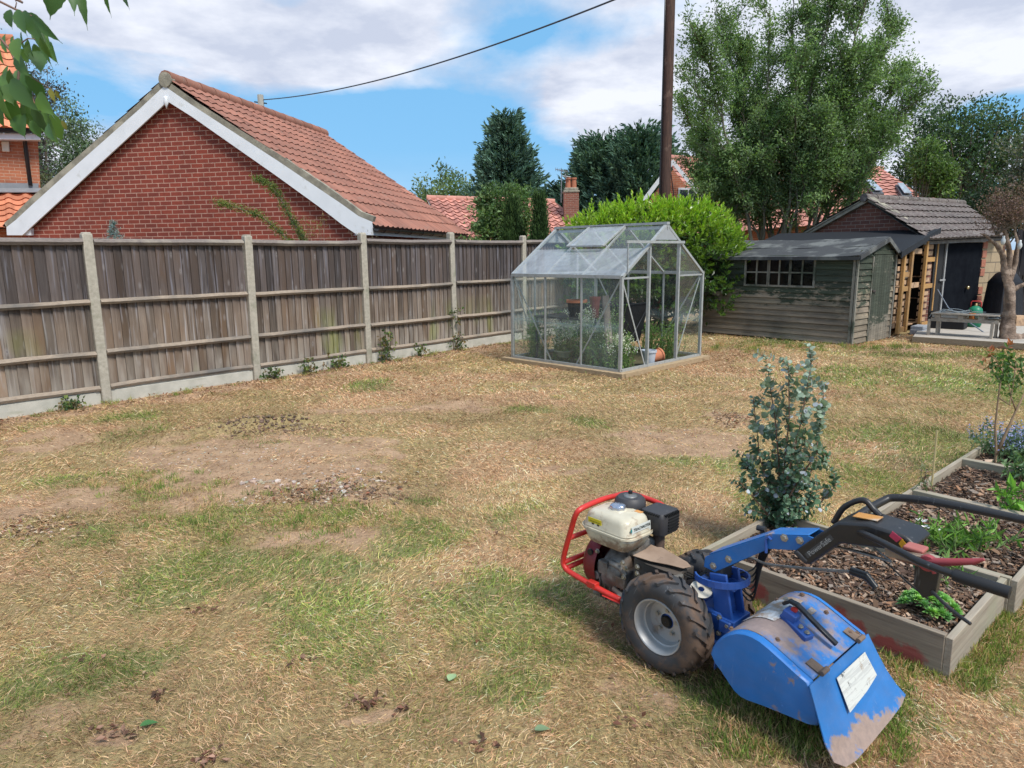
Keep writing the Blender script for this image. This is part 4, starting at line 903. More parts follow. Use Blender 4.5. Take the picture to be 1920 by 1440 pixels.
for (xa, xb, lowz, lft) in ((1682, 1696, .0, True), (1722, 1742, .0, False)):
    u0, u1 = (wp(xa, 560)-S1).dot(wsd), (wp(xb, 560)-S1).dot(wsd); pal = MB(); pb = MB(); sl_ = MB()
    for u in (u0, u1):
        p = S1+wsd*u+wsn*.06; pal.beam(p+Vector((0, 0, .06)), p+Vector((0, 0, roofz(p)-.02)), .05, .095, up=wsd)
    for z in (.12, roofz(S1+wsd*u0)-.42, .16+.75): pal.beam(S1+wsd*(u0+.02)+wsn*.045+Vector((0, 0, z)), S1+wsd*(u1-.02)+wsn*.045+Vector((0, 0, z)), .03, .09)
    frm = local(pal.build('pallet_frame', M_PAL, ws), ws)
    z = .22
    while z < roofz(S1+wsd*u0)-.12:
        sl_.cc = (1, 1, 1); a = S1+wsd*(u0-.02 if not lft else u0-.17)+wsn*.005+Vector((0, 0, z)); b = S1+wsd*(u1+.02)+wsn*.005+Vector((0, 0, z+rng.uniform(-.008, .008))); sl_.beam(a, b, .02, .085); z += .135
    local(sl_.build('pallet_slats', M_PAL2, ws), ws)
    ds = MB(); z = .2
    while z < roofz(S1+wsd*u0)-.15: a = S1+wsd*((u0+u1)/2)+Vector((0, 0, z)); ds.beam(a-wsn*.02, a+wsb*.8, .09, .02); z += .45
    local(ds.build('side_slats', M_PAL2, ws), ws)
sh = MB()
um0, um1 = (wp(1700, 560)-S1).dot(wsd), (wp(1719, 560)-S1).dot(wsd)
for z in (.95, 1.62): sh.beam(S1+wsd*(um0-.05)+wsb*.02+Vector((0, 0, z)), S1+wsd*(um1+.05)+wsb*.02+Vector((0, 0, z)), .04, .10)
for z in (.14, .9): sh.slab([S1+wsd*.1+wsb*.05+Vector((0, 0, z)), S1+wsd*(WSL-.1)+wsb*.05+Vector((0, 0, z)), S1+wsd*(WSL-.1)+wsb*.85+Vector((0, 0, z)), S1+wsd*.1+wsb*.85+Vector((0, 0, z))], .025)
local(sh.build('shelf', M_PAL2, ws), ws)
M_LOG = M_noise('split_log', (.30, .20, .12), (.14, .095, .06), 25, .9, .5, .005); M_LOG2 = M_noise('grey_twigs', (.22, .19, .16), (.10, .085, .07), 25, .9)
for lo, hi, nn, rr, mt, nm in ((.19, .62, 34, (.035, .06), M_LOG, 'log'), (.95, 1.32, 60, (.008, .022), M_LOG2, 'stick')):
    lg = MB()
    for k in range(nn):
        p = S1+wsd*rng.uniform(um0-.08, um1+.10)+wsb*rng.uniform(.12, .4)+Vector((0, 0, rng.uniform(lo, hi))); r = rng.uniform(*rr)
        d_ = (wsb+wsd*rng.normal()*(.15 if nm == 'log' else 1.2)+Vector((0, 0, rng.normal()*.1))).normalized(); L_ = rng.uniform(.2, .4)
        lg.tube([p, p+d_*L_], [r, r*.9], 6 if nm == 'log' else 4)
    tag(lg.build('firewood' if nm == 'log' else 'kindling', mt), ('split logs' if nm == 'log' else 'thin dry sticks')+(' stacked on the bottom' if nm == 'log' else ' heaped on the middle')+' shelf of the log store', 'firewood', kind='stuff')
bl_ = MB(); p = wp(1720, 618, .0)
c_ = G(1722, 622, .08); bl_.box((c_.x+.1, c_.y+.12, .07), (.44, .22, .10), SA); bl_.box((c_.x+.12, c_.y+.16, .155), (.44, .22, .06), SA+.05)
tag(bl_.build('concrete_block', M_noise('grey_block', (.36, .38, .42), (.26, .28, .31), 20, .9), bevel=.008), 'stacked pale grey blocks on the ground under the log store', 'block')

# ------------------------------------------------------------------ patio and what stands on it
p1, p2 = G(1712, 631, .1), G(1900, 643, .1); pd = (p2-p1).normalized()
far1 = K0+gdr*(-.05)-gdl*.0; 
M_PATIO = M_noise('concrete_patio', (.46, .42, .37), (.36, .325, .285), 5, .9, .3, .003, c3=(.26, .23, .19), s3=1.1, t3=(.55, .75))
pt = MB(); poly = [p1, p2+pd*6, p2+pd*6+Vector((5, 8, 0)), K0+gdr*6+Vector((0, 0, .1)), Vector((K0.x, K0.y, .1))]
pt.prism([Vector((p.x, p.y, .1)) for p in poly], Vector((0, 0, -.2))); tag(pt.build('patio', M_PATIO), kind='structure')
ed = MB(); ed.prism([Vector((p1.x, p1.y, .104)), Vector(((p2+pd*6).x, (p2+pd*6).y, .104)), Vector(((p2+pd*6).x, (p2+pd*6).y, .01)), Vector((p1.x, p1.y, .01))], Vector((-pd.y, pd.x, 0))*-.05)
tag(ed.build('patio_edging', M_noise('edging_board', (.30, .24, .17), (.18, .14, .10), 12, .9, stretch=(2, 2, 10))), kind='structure')
M_GREYW = M_noise('grey_pallet_wood', (.40, .35, .29), (.24, .205, .17), 14, .9, .5, .004, c3=(.14, .12, .10), s3=3, t3=(.55, .7))
bA = G(1742, 628, .1); bB = G(1868, 636, .1); bd = (bB-bA); BLn = bd.length; bd.normalize(); bn = Vector((-bd.y, bd.x, 0)); TZ = AT(1870, 592, bB.y).z
bt = thing('pallet_bench', 'low grey bench made from pallets, cluttered with bits on its top, on the patio', 'bench', bA)
tb = MB()
for k in range(4): tb.beam(bA+bn*(.02+k*.11)+Vector((0, 0, TZ-.1-.01)), bA+bd*BLn+bn*(.02+k*.11)+Vector((0, 0, TZ-.1-.01+rng.normal()*.003)), .095, .022)
local(tb.build('top', M_GREYW, bt), bt)
lb = MB()
for k in (0.02, .38): lb.beam(bA+bn*k+Vector((0, 0, TZ-.22)), bA+bd*BLn+bn*k+Vector((0, 0, TZ-.22)), .03, .06)
for u in (.1, .45, .75): lb.beam(bA+bd*BLn*u+bn*.0+Vector((0, 0, TZ-.17)), bA+bd*BLn*u+bn*.42+Vector((0, 0, TZ-.17)), .09, .07)
local(lb.build('apron', M_GREYW, bt), bt)
for u, v_ in ((-.02, .02), (.06, .40), (.10, .10), (.92, .02), (.955, .2), (1.0, .40)):
    p = bA+bd*BLn*u+bn*v_; l_ = MB().beam(Vector((p.x, p.y, .1)), Vector((p.x, p.y, TZ-.12)), .04, .085, up=bn); local(l_.build('leg', M_GREYW, bt), bt)
TT = TZ-.085
def on_bench(u, v, dz=0): p = bA+bd*BLn*u+bn*v; return Vector((p.x, p.y, TT+dz))
ty = MB(); ty.box(on_bench(.2, .2, .03), (.42, .22, .06), math.atan2(bd.y, bd.x)); tag(ty.build('tray', M_plain('white_tray', (.62, .64, .66), .5), bevel=.01), 'shallow white tray lying on the left end of the pallet bench', 'tray')
hs = MB()
for k in range(3):
    pts = [on_bench(.3+.22*math.cos(a)+.02*k, .2+.12*math.sin(a), .06+.02*k+.05*abs(math.sin(a*1.5+k))) for a in np.linspace(0, 6.0, 30)]; hs.tube(pts, .007, 6)
hs.tube([on_bench(-.05, .1, .0), on_bench(0, .1, .08), on_bench(.2, .12, .10), on_bench(.4, .15, .04)], .006, 5); hs.tube([on_bench(.38, .1, .01), on_bench(.5, .12, .09), on_bench(.62, .14, .13), on_bench(.78, .2, .12)], .006, 5)
tag(hs.build('cable', M_plain('grey_cable', (.42, .45, .45), .5)), 'pale grey cable looped over the tray on the pallet bench', 'cable')
cp = MB().lathe([(.001, 0), (.045, 0), (.052, .10), (.046, .10), (.04, .01)], 16, Matrix.Translation(on_bench(.6, .12))); tag(cp.build('cup', M_plain('orange_plastic', (.62, .22, .06), .5), smooth='auto'), 'small orange cup in the middle of the pallet bench', 'cup')
for u, c_, lb_ in ((.72, (.55, .62, .60), 'pale crumpled cloth beside the orange cup on the pallet bench'), (.9, (.50, .58, .62), 'folded blue grey rag at the right end of the pallet bench')):
    rg_ = MB(); 
    V_ = [on_bench(u+(i/6-.5)*.16, .2+(j/5-.5)*.2, .015+.03*rng.random()) for j in range(6) for i in range(7)]
    rg_.add(V_, [(j*7+i, j*7+i+1, j*7+i+8, j*7+i+7) for j in range(5) for i in range(6)]); o = rg_.build('rag', M_plain('cloth_%d' % (u*100), c_, .9), smooth=True); so_ = o.modifiers.new('thick', 'SOLIDIFY'); so_.thickness = .01; tag(o, lb_, 'rag')
# gas bottle
gp_ = AT(1827, 600, 13.9); gx0 = Vector((gp_.x, gp_.y, .1)); gas = thing('gas_bottle', 'green gas bottle with a red handle behind the pallet bench', 'gas bottle', gx0)
MT = Matrix.Identity(4)
b_ = MB().lathe([(.001, .02), (.13, .02), (.15, .05), (.152, .38), (.135, .45), (.08, .50), (.03, .52), (.001, .52)], 28, MT); o = b_.build('body', M_noise('green_enamel', (.02, .22, .12), (.015, .16, .09), 6, .4, .05, .002, c3=(.3, .2, .12), s3=9, t3=(.66, .75)), gas, smooth='auto')
b_ = MB().lathe([(.125, 0), (.135, 0), (.135, .03), (.125, .03)], 24, MT, True); b_.build('foot_ring', M_plain('dark_green', (.015, .12, .07), .5), gas, smooth='auto')
b_ = MB().lathe([(.03, .5), (.03, .56), (.012, .58), (.001, .58)], 12, MT); b_.build('valve', M_plain('brass_valve', (.5, .38, .18), .4, .8), gas, smooth=True)
b_ = MB(); b_.tube([(-.10, 0, .47), (-.10, 0, .60), (-.08, 0, .63), (.08, 0, .63), (.10, 0, .60), (.10, 0, .47)], .014, 8); b_.build('handle', M_plain('red_paint', (.55, .04, .04), .4), gas, smooth=True); gas.rotation_euler.z = -.6; gas.scale = (.85, .85, .82)
# covered barbecue
q = AT(1876, 600, 15.0); bq = thing('covered_barbecue', 'barbecue under a fitted black cover against the garage block wall', 'barbecue', (q.x, q.y, .1), GA_-.3)
mb = MB(); rings = ((.0, .34, .28), (.35, .31, .25), (.80, .27, .22), (.84, .27, .22), (1.02, .17, .13), (1.06, .12, .09)); 
for z, a, b in rings:
    for k in range(24):
        th = 2*math.pi*k/24; ca, sa = math.cos(th), math.sin(th); r = 1/max(abs(ca), abs(sa))**.75
        w = 1+.05*math.sin(9*th+z*3)*(z < .8); mb.v.append((a*ca*r*w, b*sa*r*w, z)); mb.c.append((1, 1, 1))
for i in range(len(rings)-1):
    for k in range(24): mb.f.append((i*24+k, i*24+(k+1) % 24, (i+1)*24+(k+1) % 24, (i+1)*24+k))
mb.f.append(tuple((len(rings)-1)*24+k for k in range(24)))
mb.build('cover', M_noise('black_vinyl', (.012, .012, .015), (.02, .02, .024), 3, .42, .5, .02), bq, smooth='auto')
# thin blue-grey prop leaning from the patio to the garage door frame
pr = MB(); pr.tube([gs(1758, 543, .05), AT(1778, 577, 13.9), AT(1850, 627, 12.9)], .011, 6); tag(pr.build('cane', M_plain('blue_grey_cane', (.20, .24, .30), .6)), 'thin blue grey cane slanting from the black door frame down across the bench', 'cane')
bx = MB(); q = G(1789, 618, .1); bx.box((q.x+.02, q.y+.25, .27), (.62, .34, .34), math.atan2(bd.y, bd.x)); tag(bx.build('storage_box', M_noise('black_box', (.010, .010, .012), (.016, .016, .018), 5, .55), bevel=.02), 'low black storage box on the patio under the pallet bench', 'box')
# dark boundary fence at the far right
q = AT(1893, 600, 16.2); db_ = MB(); x = 0
while x < 6: 
    db_.cc = (rng.uniform(.3, .7), rng.uniform(0, .4), float(rng.random())); db_.box((q.x+x*.97, q.y-x*.1, 1.05), (.13, .025, 2.1), 0); x += .14
df = thing('dark_fence', 'dark stained board fence at the right edge beyond the patio', 'fence', (q.x, q.y, 0)); local(db_.build('boards', M_boards('dark_stained_board', (.02, .018, .018), (.05, .045, .045), (.06, .045, .035)), df), df)
pc = MB(); pc.box((q.x+3, q.y-.34, 2.12), (6.1, .08, .05)); pc.box((q.x+3, q.y-.25, 1.0), (6, .05, .09)); local(pc.build('rail', M_plain('dark_rail', (.04, .035, .03), .9), df), df)
pw = G(1912, 612, .1); wd = MB(); wd.box((pw.x+.1, pw.y+.2, .2), (.3, .2, .2), .2); tag(wd.build('wooden_box', M_PAL2, bevel=.005), 'small pale wooden box beside the gnarled trunk on the patio', 'box')
# ------------------------------------------------------------------ greenhouse (local frame: a along the door gable, b along the side, z up)
GN = Vector((1.46, 9.152, 0)); GAng = R(44.6)
gh = thing('greenhouse', 'aluminium framed greenhouse with missing door, full of weeds, in the middle of the garden', 'greenhouse', GN, GAng)
ga_, gb_ = Vector((math.cos(GAng), math.sin(GAng), 0)), Vector((-math.sin(GAng), math.cos(GAng), 0))
A1, B1, ZB, ZEV = 2.04, 2.05, .07, 1.335
ZR = AT(1254, 421, (GN+ga_*A1/2).y).z
M_ALU = M_noise('dull_aluminium', (.47, .48, .47), (.34, .35, .34), 20, .45, .1, .001, metal=.35, c3=(.22, .23, .20), s3=8, t3=(.62, .78))
def M_glass(name, film, lo, hi, fc, zs=0):
    m, t = new_mat(name); co = t.n('ShaderNodeTexCoord').outputs['Object']
    tr = t.n('ShaderNodeBsdfTransparent', {0: (.95, .985, .97, 1)}); gl = t.n('ShaderNodeBsdfGlossy', {0: (1, 1, 1, 1), 'Roughness': .03})
    fr = t.n('ShaderNodeFresnel', {0: 1.5}).outputs[0]; s1 = t.n('ShaderNodeMixShader', {0: t.math('MULTIPLY', fr, 1.0, clamp=True), 1: tr.outputs[0], 2: gl.outputs[0]})
    df = t.n('ShaderNodeBsdfDiffuse', {0: fc+(1,)}); tl = t.n('ShaderNodeBsdfTranslucent', {0: fc+(1,)}); d2 = t.n('ShaderNodeMixShader', {0: .5, 1: df.outputs[0], 2: tl.outputs[0]})
    n = t.math('ADD', t.math('MULTIPLY', t.noise(t.vmap(co, (1.5, 1.5, 1)), 2.2, 7, .68, .4), .7), t.math('MULTIPLY', t.noise(t.vmap(co, (14, 14, 3)), 1.0, 5, .7), .3))
    z = t.n('ShaderNodeSeparateXYZ', {0: co}).outputs[2]
    f = t.mapr(n, lo, hi, film*.35, film)
    if zs: f = t.math('ADD', f, t.math('MULTIPLY', t.mapr(t.math('ABSOLUTE', t.math('SUBTRACT', z, zs)), 0, .10, 1, 0), t.math('MULTIPLY', n, .42)), clamp=True)
    s2 = t.n('ShaderNodeMixShader', {0: f, 1: s1.outputs[0], 2: d2.outputs[0]})
    bt = t.n('ShaderNodeBsdfTransparent'); s3 = t.n('ShaderNodeMixShader', {0: t.n('ShaderNodeNewGeometry').outputs['Backfacing'], 1: s2.outputs[0], 2: bt.outputs[0]}); t.n('ShaderNodeOutputMaterial', {0: s3.outputs[0]}); return m
M_G_ROOF = M_glass('pale_film_roof_glass', .74, .3, .7, (.70, .76, .84))  # heavy pale blue-grey film, for the lower roof panes and vents
M_G_UP = M_glass('clear_roof_glass', .12, .4, .8, (.6, .66, .70))
M_G_SIDE = M_glass('streaked_side_glass', .30, .48, .78, (.62, .76, .78), .66)
M_G_CLR = M_glass('thin_film_glass', .10, .4, .8, (.5, .6, .6), .68)
base = MB()
for a, b in (((-.07, -.07), (A1+.12, -.07)), ((-.07, B1+.05), (A1+.12, B1+.05))): base.beam((a[0], a[1], .03), (b[0], b[1], .03), .10, .075)
for a, b in (((-.07, -.12), (-.07, B1+.16)), ((A1+.06, -.02), (A1+.06, B1))): base.beam((a[0], a[1], .031), (b[0], b[1], .031), .09, .075)
base.build('timber_base', M_noise('sleeper_base', (.42, .31, .19), (.28, .20, .12), 8, .9, .5, .004, stretch=(2, 2, 8)), gh, bevel=.006)
sf = MB().box((A1/2, B1/2, .012), (A1-.05, B1-.05, .03)); sf.build('soil_floor', M_noise('dark_greenhouse_soil', (.07, .055, .035), (.10, .10, .05), 12, .95), gh)
fr = MB(); B = lambda p, q, w=.028, h=.028, up=(0, 0, 1): fr.beam(p, q, w, h, up)
for a in (0, A1):
    for b in (0, B1): B((a, b, ZB), (a, b, ZEV), .04, .04, (1, 0, 0))
    B((a, 0, ZEV), (a, B1, ZEV), .05, .045); B((a, 0, ZB+.012), (a, B1, ZB+.012), .04, .035)
for b in (0, B1):
    B((0, b, ZB+.012), (A1, b, ZB+.012), .04, .035); B((0, b, ZEV), (A1, b, ZEV), .022, .03) if b else (B((.02, 0, ZEV-.02), (.62, 0, ZEV-.02), .02, .025), B((1.38, 0, ZEV-.02), (A1, 0, ZEV-.02), .02, .025))
    for a in (0, A1): B((a, b, ZEV), (A1/2, b, ZR), .035, .045, (0, 1, 0))
B((A1/2, -.03, ZR+.02), (A1/2, B1+.03, ZR+.02), .07, .035); B((A1/2, -.03, ZR-.035), (A1/2, B1+.03, ZR-.035), .02, .05)
for k in (1, 2):
    b = B1*k/3
    for a in (0, A1): B((a, b, ZB), (a, b, ZEV), .022, .026, (1, 0, 0)); B((a, b, ZEV), (A1/2, b, ZR), .022, .03, (0, 1, 0))
DA0, DA1 = .62, 1.36
zr_ = lambda a: ZEV+(ZR-ZEV)*(1-abs(a-A1/2)/(A1/2))
for a in (DA0, DA1): B((a, 0, ZB), (a, 0, zr_(a) if a > 1 else zr_(a)), .03, .045, (0, 1, 0))
for a in (.5, 1.54): B((a, B1, ZB), (a, B1, zr_(a)), .024, .024, (0, 1, 0))
for a in (0, A1):
    B((a+(.02 if a == 0 else -.02), .03, ZEV-.03), (a+(.02 if a == 0 else -.02), B1*.38, ZB+.03), .006, .022); B((a+(.02 if a == 0 else -.02), B1-.03, ZEV-.03), (a+(.02 if a == 0 else -.02), B1*.62, ZB+.03), .006, .022)
B((.03, .015, ZEV-.04), (DA0-.03, .015, ZB+.03), .022, .006, (0, 1, 0)); B((A1-.03, .015, ZEV-.04), (DA1+.03, .015, ZB+.03), .022, .006, (0, 1, 0))
B((.03, B1-.015, ZEV-.04), (.5, B1-.015, ZB+.03), .022, .006, (0, 1, 0))
mx = (.33, ZEV+(ZR-ZEV)*.5)
VZ = (ZEV+ZR)/2+.03; zq = lambda s_: (A1/2*s_, ZEV+(ZR-ZEV)*s_)
fr.build('frame', M_ALU, gh)
tk = MB(); tz = zr_(.72)+.0; TZk = AT(1190, 454, (GN+ga_*.2).y).z
TZk = 1.79
tk.beam((.02, -.045, TZk), (1.42, -.045, TZk), .03, .035); tk.beam((.06, -.045, TZk), (.06, -.045, TZk-.42), .012, .02, (0, 1, 0)); tk.build('door_track', M_ALU, gh)
for b, dth in ((-.012, -.006), (B1+.012, .006)):
    s0 = .70; g = MB(); g.prism([(A1/2*s0, b, ZEV+(ZR-ZEV)*s0), (A1-A1/2*s0, b, ZEV+(ZR-ZEV)*s0), (A1/2, b, ZR-.02)], (0, dth, 0)); g.build('gable_plate', M_plain('grey_plate', (.42, .43, .44), .5, .3), gh)
def pane(q, m, nm='glass_pane'):
    q = [Vector(p) for p in q]; o = MB().slab(q, .004).build(nm, m, gh); o.visible_shadow = True; return o
ins = .014
for k in range(3):
    b0, b1 = B1*k/3+ins, B1*(k+1)/3-ins
    for a, mt in ((0, M_G_SIDE), (A1, M_G_CLR)):
        pane([(a, b0, ZB+.03), (a, b1, ZB+.03), (a, b1, .66), (a, b0, .66)], mt); pane([(a+.005, b0, .652), (a+.005, b1, .652), (a+.005, b1, ZEV-.02), (a+.005, b0, ZEV-.02)], mt if k != 1 or a else M_G_CLR)
    for sgn in (0, 1):
        X = lambda s_: (A1/2*s_) if not sgn else A1-A1/2*s_
        Zf = lambda s_: ZEV+(ZR-ZEV)*s_+.012
        sm = .52
        pane([(X(.02), b0, Zf(.02)), (X(.02), b1, Zf(.02)), (X(sm), b1, Zf(sm)), (X(sm), b0, Zf(sm))], M_G_ROOF if not sgn else M_G_UP)
        if not (k == 1 and not sgn): pane([(X(sm-.01), b0, Zf(sm-.01)+.006), (X(sm-.01), b1, Zf(sm-.01)+.006), (X(.97), b1, Zf(.97)), (X(.97), b0, Zf(.97))], M_G_UP)
# raised roof vent in the middle bay
b0, b1 = B1/3+.01, B1*2/3-.01; hg = Vector((A1/2-.02, 0, ZR+.01)); dn = Vector((-(A1/2)*.52, 0, -(ZR-ZEV)*.52+.07))
vf = MB()
P00, P01, P10, P11 = Vector((hg.x, b0, hg.z)), Vector((hg.x, b1, hg.z)), Vector((hg.x+dn.x, b0, hg.z+dn.z)), Vector((hg.x+dn.x, b1, hg.z+dn.z))
for a, b in ((P00, P10), (P01, P11), (P10, P11), (P00, P01)): vf.beam(a, b, .03, .022)
vo = vf.build('roof_vent', M_ALU, gh); MB().slab([P00, P10, P11, P01], .004).build('glass_pane', M_G_ROOF, vo)
# gable panes: left and right of the doorway, and the far gable
for (a0, a1) in ((DA1+.02, A1-.02),): 
    pane([(a0, .0, ZB+.03), (a1, .0, ZB+.03), (a1, .0, .66), (a0, .0, .66)], M_G_CLR)
    pane([(a0, .005, .655), (a1, .005, .655), (a1, .005, ZEV-.03), (a0, .005, ZEV-.03)], M_G_CLR)
pane([(DA1+.02, 0, ZEV), (A1-.04, 0, ZEV), (DA1+.02, 0, zr_(DA1)-.04)][:3]+[(DA1+.0201, 0, zr_(DA1)-.05)], M_G_CLR)
for (a0, a1) in ((.02, .49), (.51, 1.53), (1.55, A1-.02)):
    pane([(a0, B1, ZB+.03), (a1, B1, ZB+.03), (a1, B1, .66), (a0, B1, .66)], M_G_SIDE); pane([(a0, B1-.005, .655), (a1, B1-.005, .655), (a1, B1-.005, ZEV-.03), (a0, B1-.005, ZEV-.03)], M_G_SIDE)
lv = MB()
for k in range(5): lv.box((A1/2, B1-.02, ZEV+.08+k*.06), (.62, .004, .055), M=Matrix.Rotation(.5, 3, 'X'))
lv.build('louvre_vent', M_G_ROOF, gh)
# ---- inside
gl2w = lambda a, b, z=0: GN+ga_*a+gb_*b+Vector((0, 0, z))
stg = thing('potting_table', 'dark low potting table inside the greenhouse against the far side', 'table', gl2w(.55, 1.35), GAng)
mb = MB(); mb.box((0, 0, .70), (.62, .95, .03)); mb.build('top', M_plain('dark_slats', (.05, .045, .04), .8), stg)
for a in (-.28, .28):
    for b in (-.44, .44): MB().box((a, b, .345), (.03, .03, .69)).build('leg', M_plain('black_steel', (.03, .03, .03), .6), stg)
def pot(nm, loc, r, h, m, label, rim=None, rot=None):
    root = thing(nm, label, 'pot', loc); 
    b_ = MB().lathe([(.001, 0), (r*.75, 0), (r, h), (r*.92, h), (r*.88, h*.6), (.001, h*.85)], 24, Matrix.Identity(4)); b_.build('body', m, root, smooth='auto')
    b_ = MB().lathe([(r*.98, h*.86), (r*1.08, h*.86), (r*1.08, h*1.02), (r*.93, h*1.02)], 24, Matrix.Identity(4), True); b_.build('rim', rim or m, root, smooth='auto')
    if rot: root.rotation_euler = rot
    return root
M_TERR = M_noise('terracotta', (.50, .19, .10), (.38, .14, .08), 8, .85, c3=(.55, .42, .34), s3=7, t3=(.6, .75))
pot('plant_pot', gl2w(.42, 1.12, .717), .145, .25, M_noise('black_pot', (.02, .02, .022), (.035, .035, .035), 9, .7), 'black pot with terracotta rim on the greenhouse potting table', M_TERR)
pot('plant_pot', gl2w(.50, .84, .717), .075, .30, M_plain('dark_red_pot', (.20, .06, .05), .6), 'tall dark red pot beside the black pot in the greenhouse')
pot('plant_pot', gl2w(1.16, .30, .10), .10, .19, M_TERR, 'orange terracotta pot lying on its side at the greenhouse doorway', rot=(R(80), 0, R(120)))
bk = pot('bucket', gl2w(.88, .14, .06), .105, .20, M_plain('pale_grey_plastic', (.46, .50, .56), .5), 'pale grey bucket standing in the greenhouse doorway'); bk['category'] = 'bucket'
pot('bowl_pot', gl2w(.55, .95, .04), .14, .16, M_plain('blue_grey_pot', (.16, .20, .26), .6), 'blue grey pot on the ground among the greenhouse weeds')
pot('bowl_pot', gl2w(.30, 1.25, .12), .15, .10, M_plain('olive_bowl', (.24, .26, .17), .7), 'shallow olive bowl on the ground in the greenhouse')
bn_ = thing('fabric_planter', 'black fabric planter on a crossed metal frame inside the greenhouse', 'planter', gl2w(1.25, 1.0), GAng)
mb = MB(); mb.add([(-.42, -.30, .86), (.42, -.30, .86), (.42, .30, .86), (-.42, .30, .86), (-.34, -.2, .28), (.34, -.2, .28), (.34, .2, .28), (-.34, .2, .28)], [(4, 5, 1, 0), (5, 6, 2, 1), (6, 7, 3, 2), (7, 4, 0, 3), (7, 6, 5, 4)]); o = mb.build('fabric_sack', M_noise('black_fabric', (.014, .014, .016), (.022, .022, .025), 4, .75, .5, .03), bn_); o.modifiers.new('t', 'SOLIDIFY').thickness = .012
mb = MB()
for y in (-.315, .315): mb.tube([(-.43, y, .88), (.34, y, .05)], .009, 6); mb.tube([(.43, y, .88), (-.34, y, .05)], .009, 6); mb.tube([(-.44, y, .88), (.44, y, .88)], .009, 6)
mb.build('frame', M_plain('dark_steel', (.05, .05, .055), .5, .5), bn_, smooth=True)
tag(MB().beam(gl2w(.35, .42, .06), gl2w(.30, .50, 1.06), .14, .022, up=gb_).build('plank', M_FTOP), 'grey plank standing upright inside the near side of the greenhouse', 'plank')
# ------------------------------------------------------------------ trees and hedges
M_LF = M_leaf('leaf', .35, .5, .35); M_CON = M_leaf('conifer_leaf', .15, .7, .15)
M_BARK = M_noise('bark', (.22, .18, .14), (.10, .082, .066), 14, .9, .7, .01, stretch=(1, 1, .3)); M_BARK_G = M_noise('smooth_green_bark', (.20, .19, .14), (.12, .115, .085), 9, .85, .3, .004, stretch=(1, 1, .3))
M_POLE = M_noise('tarred_pole', (.105, .055, .040), (.040, .024, .020), 8, .75, .4, .006, stretch=(5, 5, .5), c3=(.20, .13, .10), s3=3, t3=(.58, .75))
def clump_leaves(P, n, sig, L, C, up=.3, out=None, ar=.45, vary=.22):
    """n leaves round every point of P -> arrays for leaves()"""
    k = len(P); Q = np.repeat(P, n, 0)+rng.normal(size=(k*n, 3))*np.asarray(sig); D = rdir(k*n)
    if out is not None: D = unit(D+np.repeat(out, n, 0)*1.2)
    D[:, 2] += up; N = rdir(k*n)+np.array([0, 0, .8]); l = L*rng.uniform(.6, 1.3, k*n)
    cc = np.repeat(np.asarray(C)*np.ones((k, 3)), n, 0)*(1+rng.normal(size=(k*n, 1))*vary)*(1+rng.normal(size=(k*n, 3))*.05)
    return Q, D, N, l, l*ar, np.clip(cc, .004, .9)
def blob_tree(name, label, cat, base, height, crown, nclump, nleaf, L, cols, seed, trunk=.18, csig=.35, shell=.55, flat=1.0, group=None, bark=None, ar=.5, lean=(0, 0), limbs=14, rough=.35, m=None, core=.5):
    """crown = list of (dx, dy, z, rx, ry, rz) lobes"""
    global rng; rng = np.random.default_rng(seed)
    base = Vector(base); T = thing(name, label, cat, base, 0, group)
    vol = np.array([c[3]*c[4]*c[5] for c in crown])**.67; pick = rng.choice(len(crown), nclump, p=vol/vol.sum())
    cr = np.array(crown)[pick]; d = rdir(nclump); r = (shell+(1-shell)*rng.random(nclump)**.7)*(1+rng.normal(size=nclump)*rough*.3)
    P = cr[:, :3]+d*cr[:, 3:]*r[:, None]; P[:, 2] = np.maximum(P[:, 2], .15)
    cc = np.array(cols)[rng.integers(0, len(cols), nclump)]*(1+rng.normal(size=(nclump, 1))*.16)
    q = clump_leaves(P, nleaf, (csig, csig, csig*.6*flat), L, cc, out=d*.5, ar=ar)
    if core:
        Pi = cr[:nclump//3, :3]+rdir(nclump//3)*cr[:nclump//3, 3:]*rng.uniform(.1, .6, (nclump//3, 1)); q2 = clump_leaves(Pi, int(nleaf*core), (csig*1.2,)*3, L*1.3, cc[:nclump//3], ar=.6); q = tuple(np.concatenate([a, b]) for a, b in zip(q, q2))
    leaves('foliage', *q, m or M_LF, T)
    tb = MB(); top = Vector((lean[0], lean[1], height*.62)); n_ = 6
    tb.tube([top*(k/n_)+Vector((rng.normal()*.05, rng.normal()*.05, 0))*(k > 0) for k in range(n_+1)], [trunk*(1.15-.8*k/n_) for k in range(n_+1)], 10)
    tb.build('trunk', bark or M_BARK, T, smooth=True)
    br = MB()
    for k in rng.choice(nclump, min(limbs*3, nclump), replace=False):
        e = Vector(P[k]); s_ = top*rng.uniform(.25, .9); mid = s_.lerp(e, .5)+Vector((0, 0, -.08*height*rng.random())); r0 = trunk*rng.uniform(.18, .42)
        br.tube([s_, mid, e], [r0, r0*.6, r0*.18], 6, False)
    br.build('branches', bark or M_BARK, T, smooth=True)
    return T
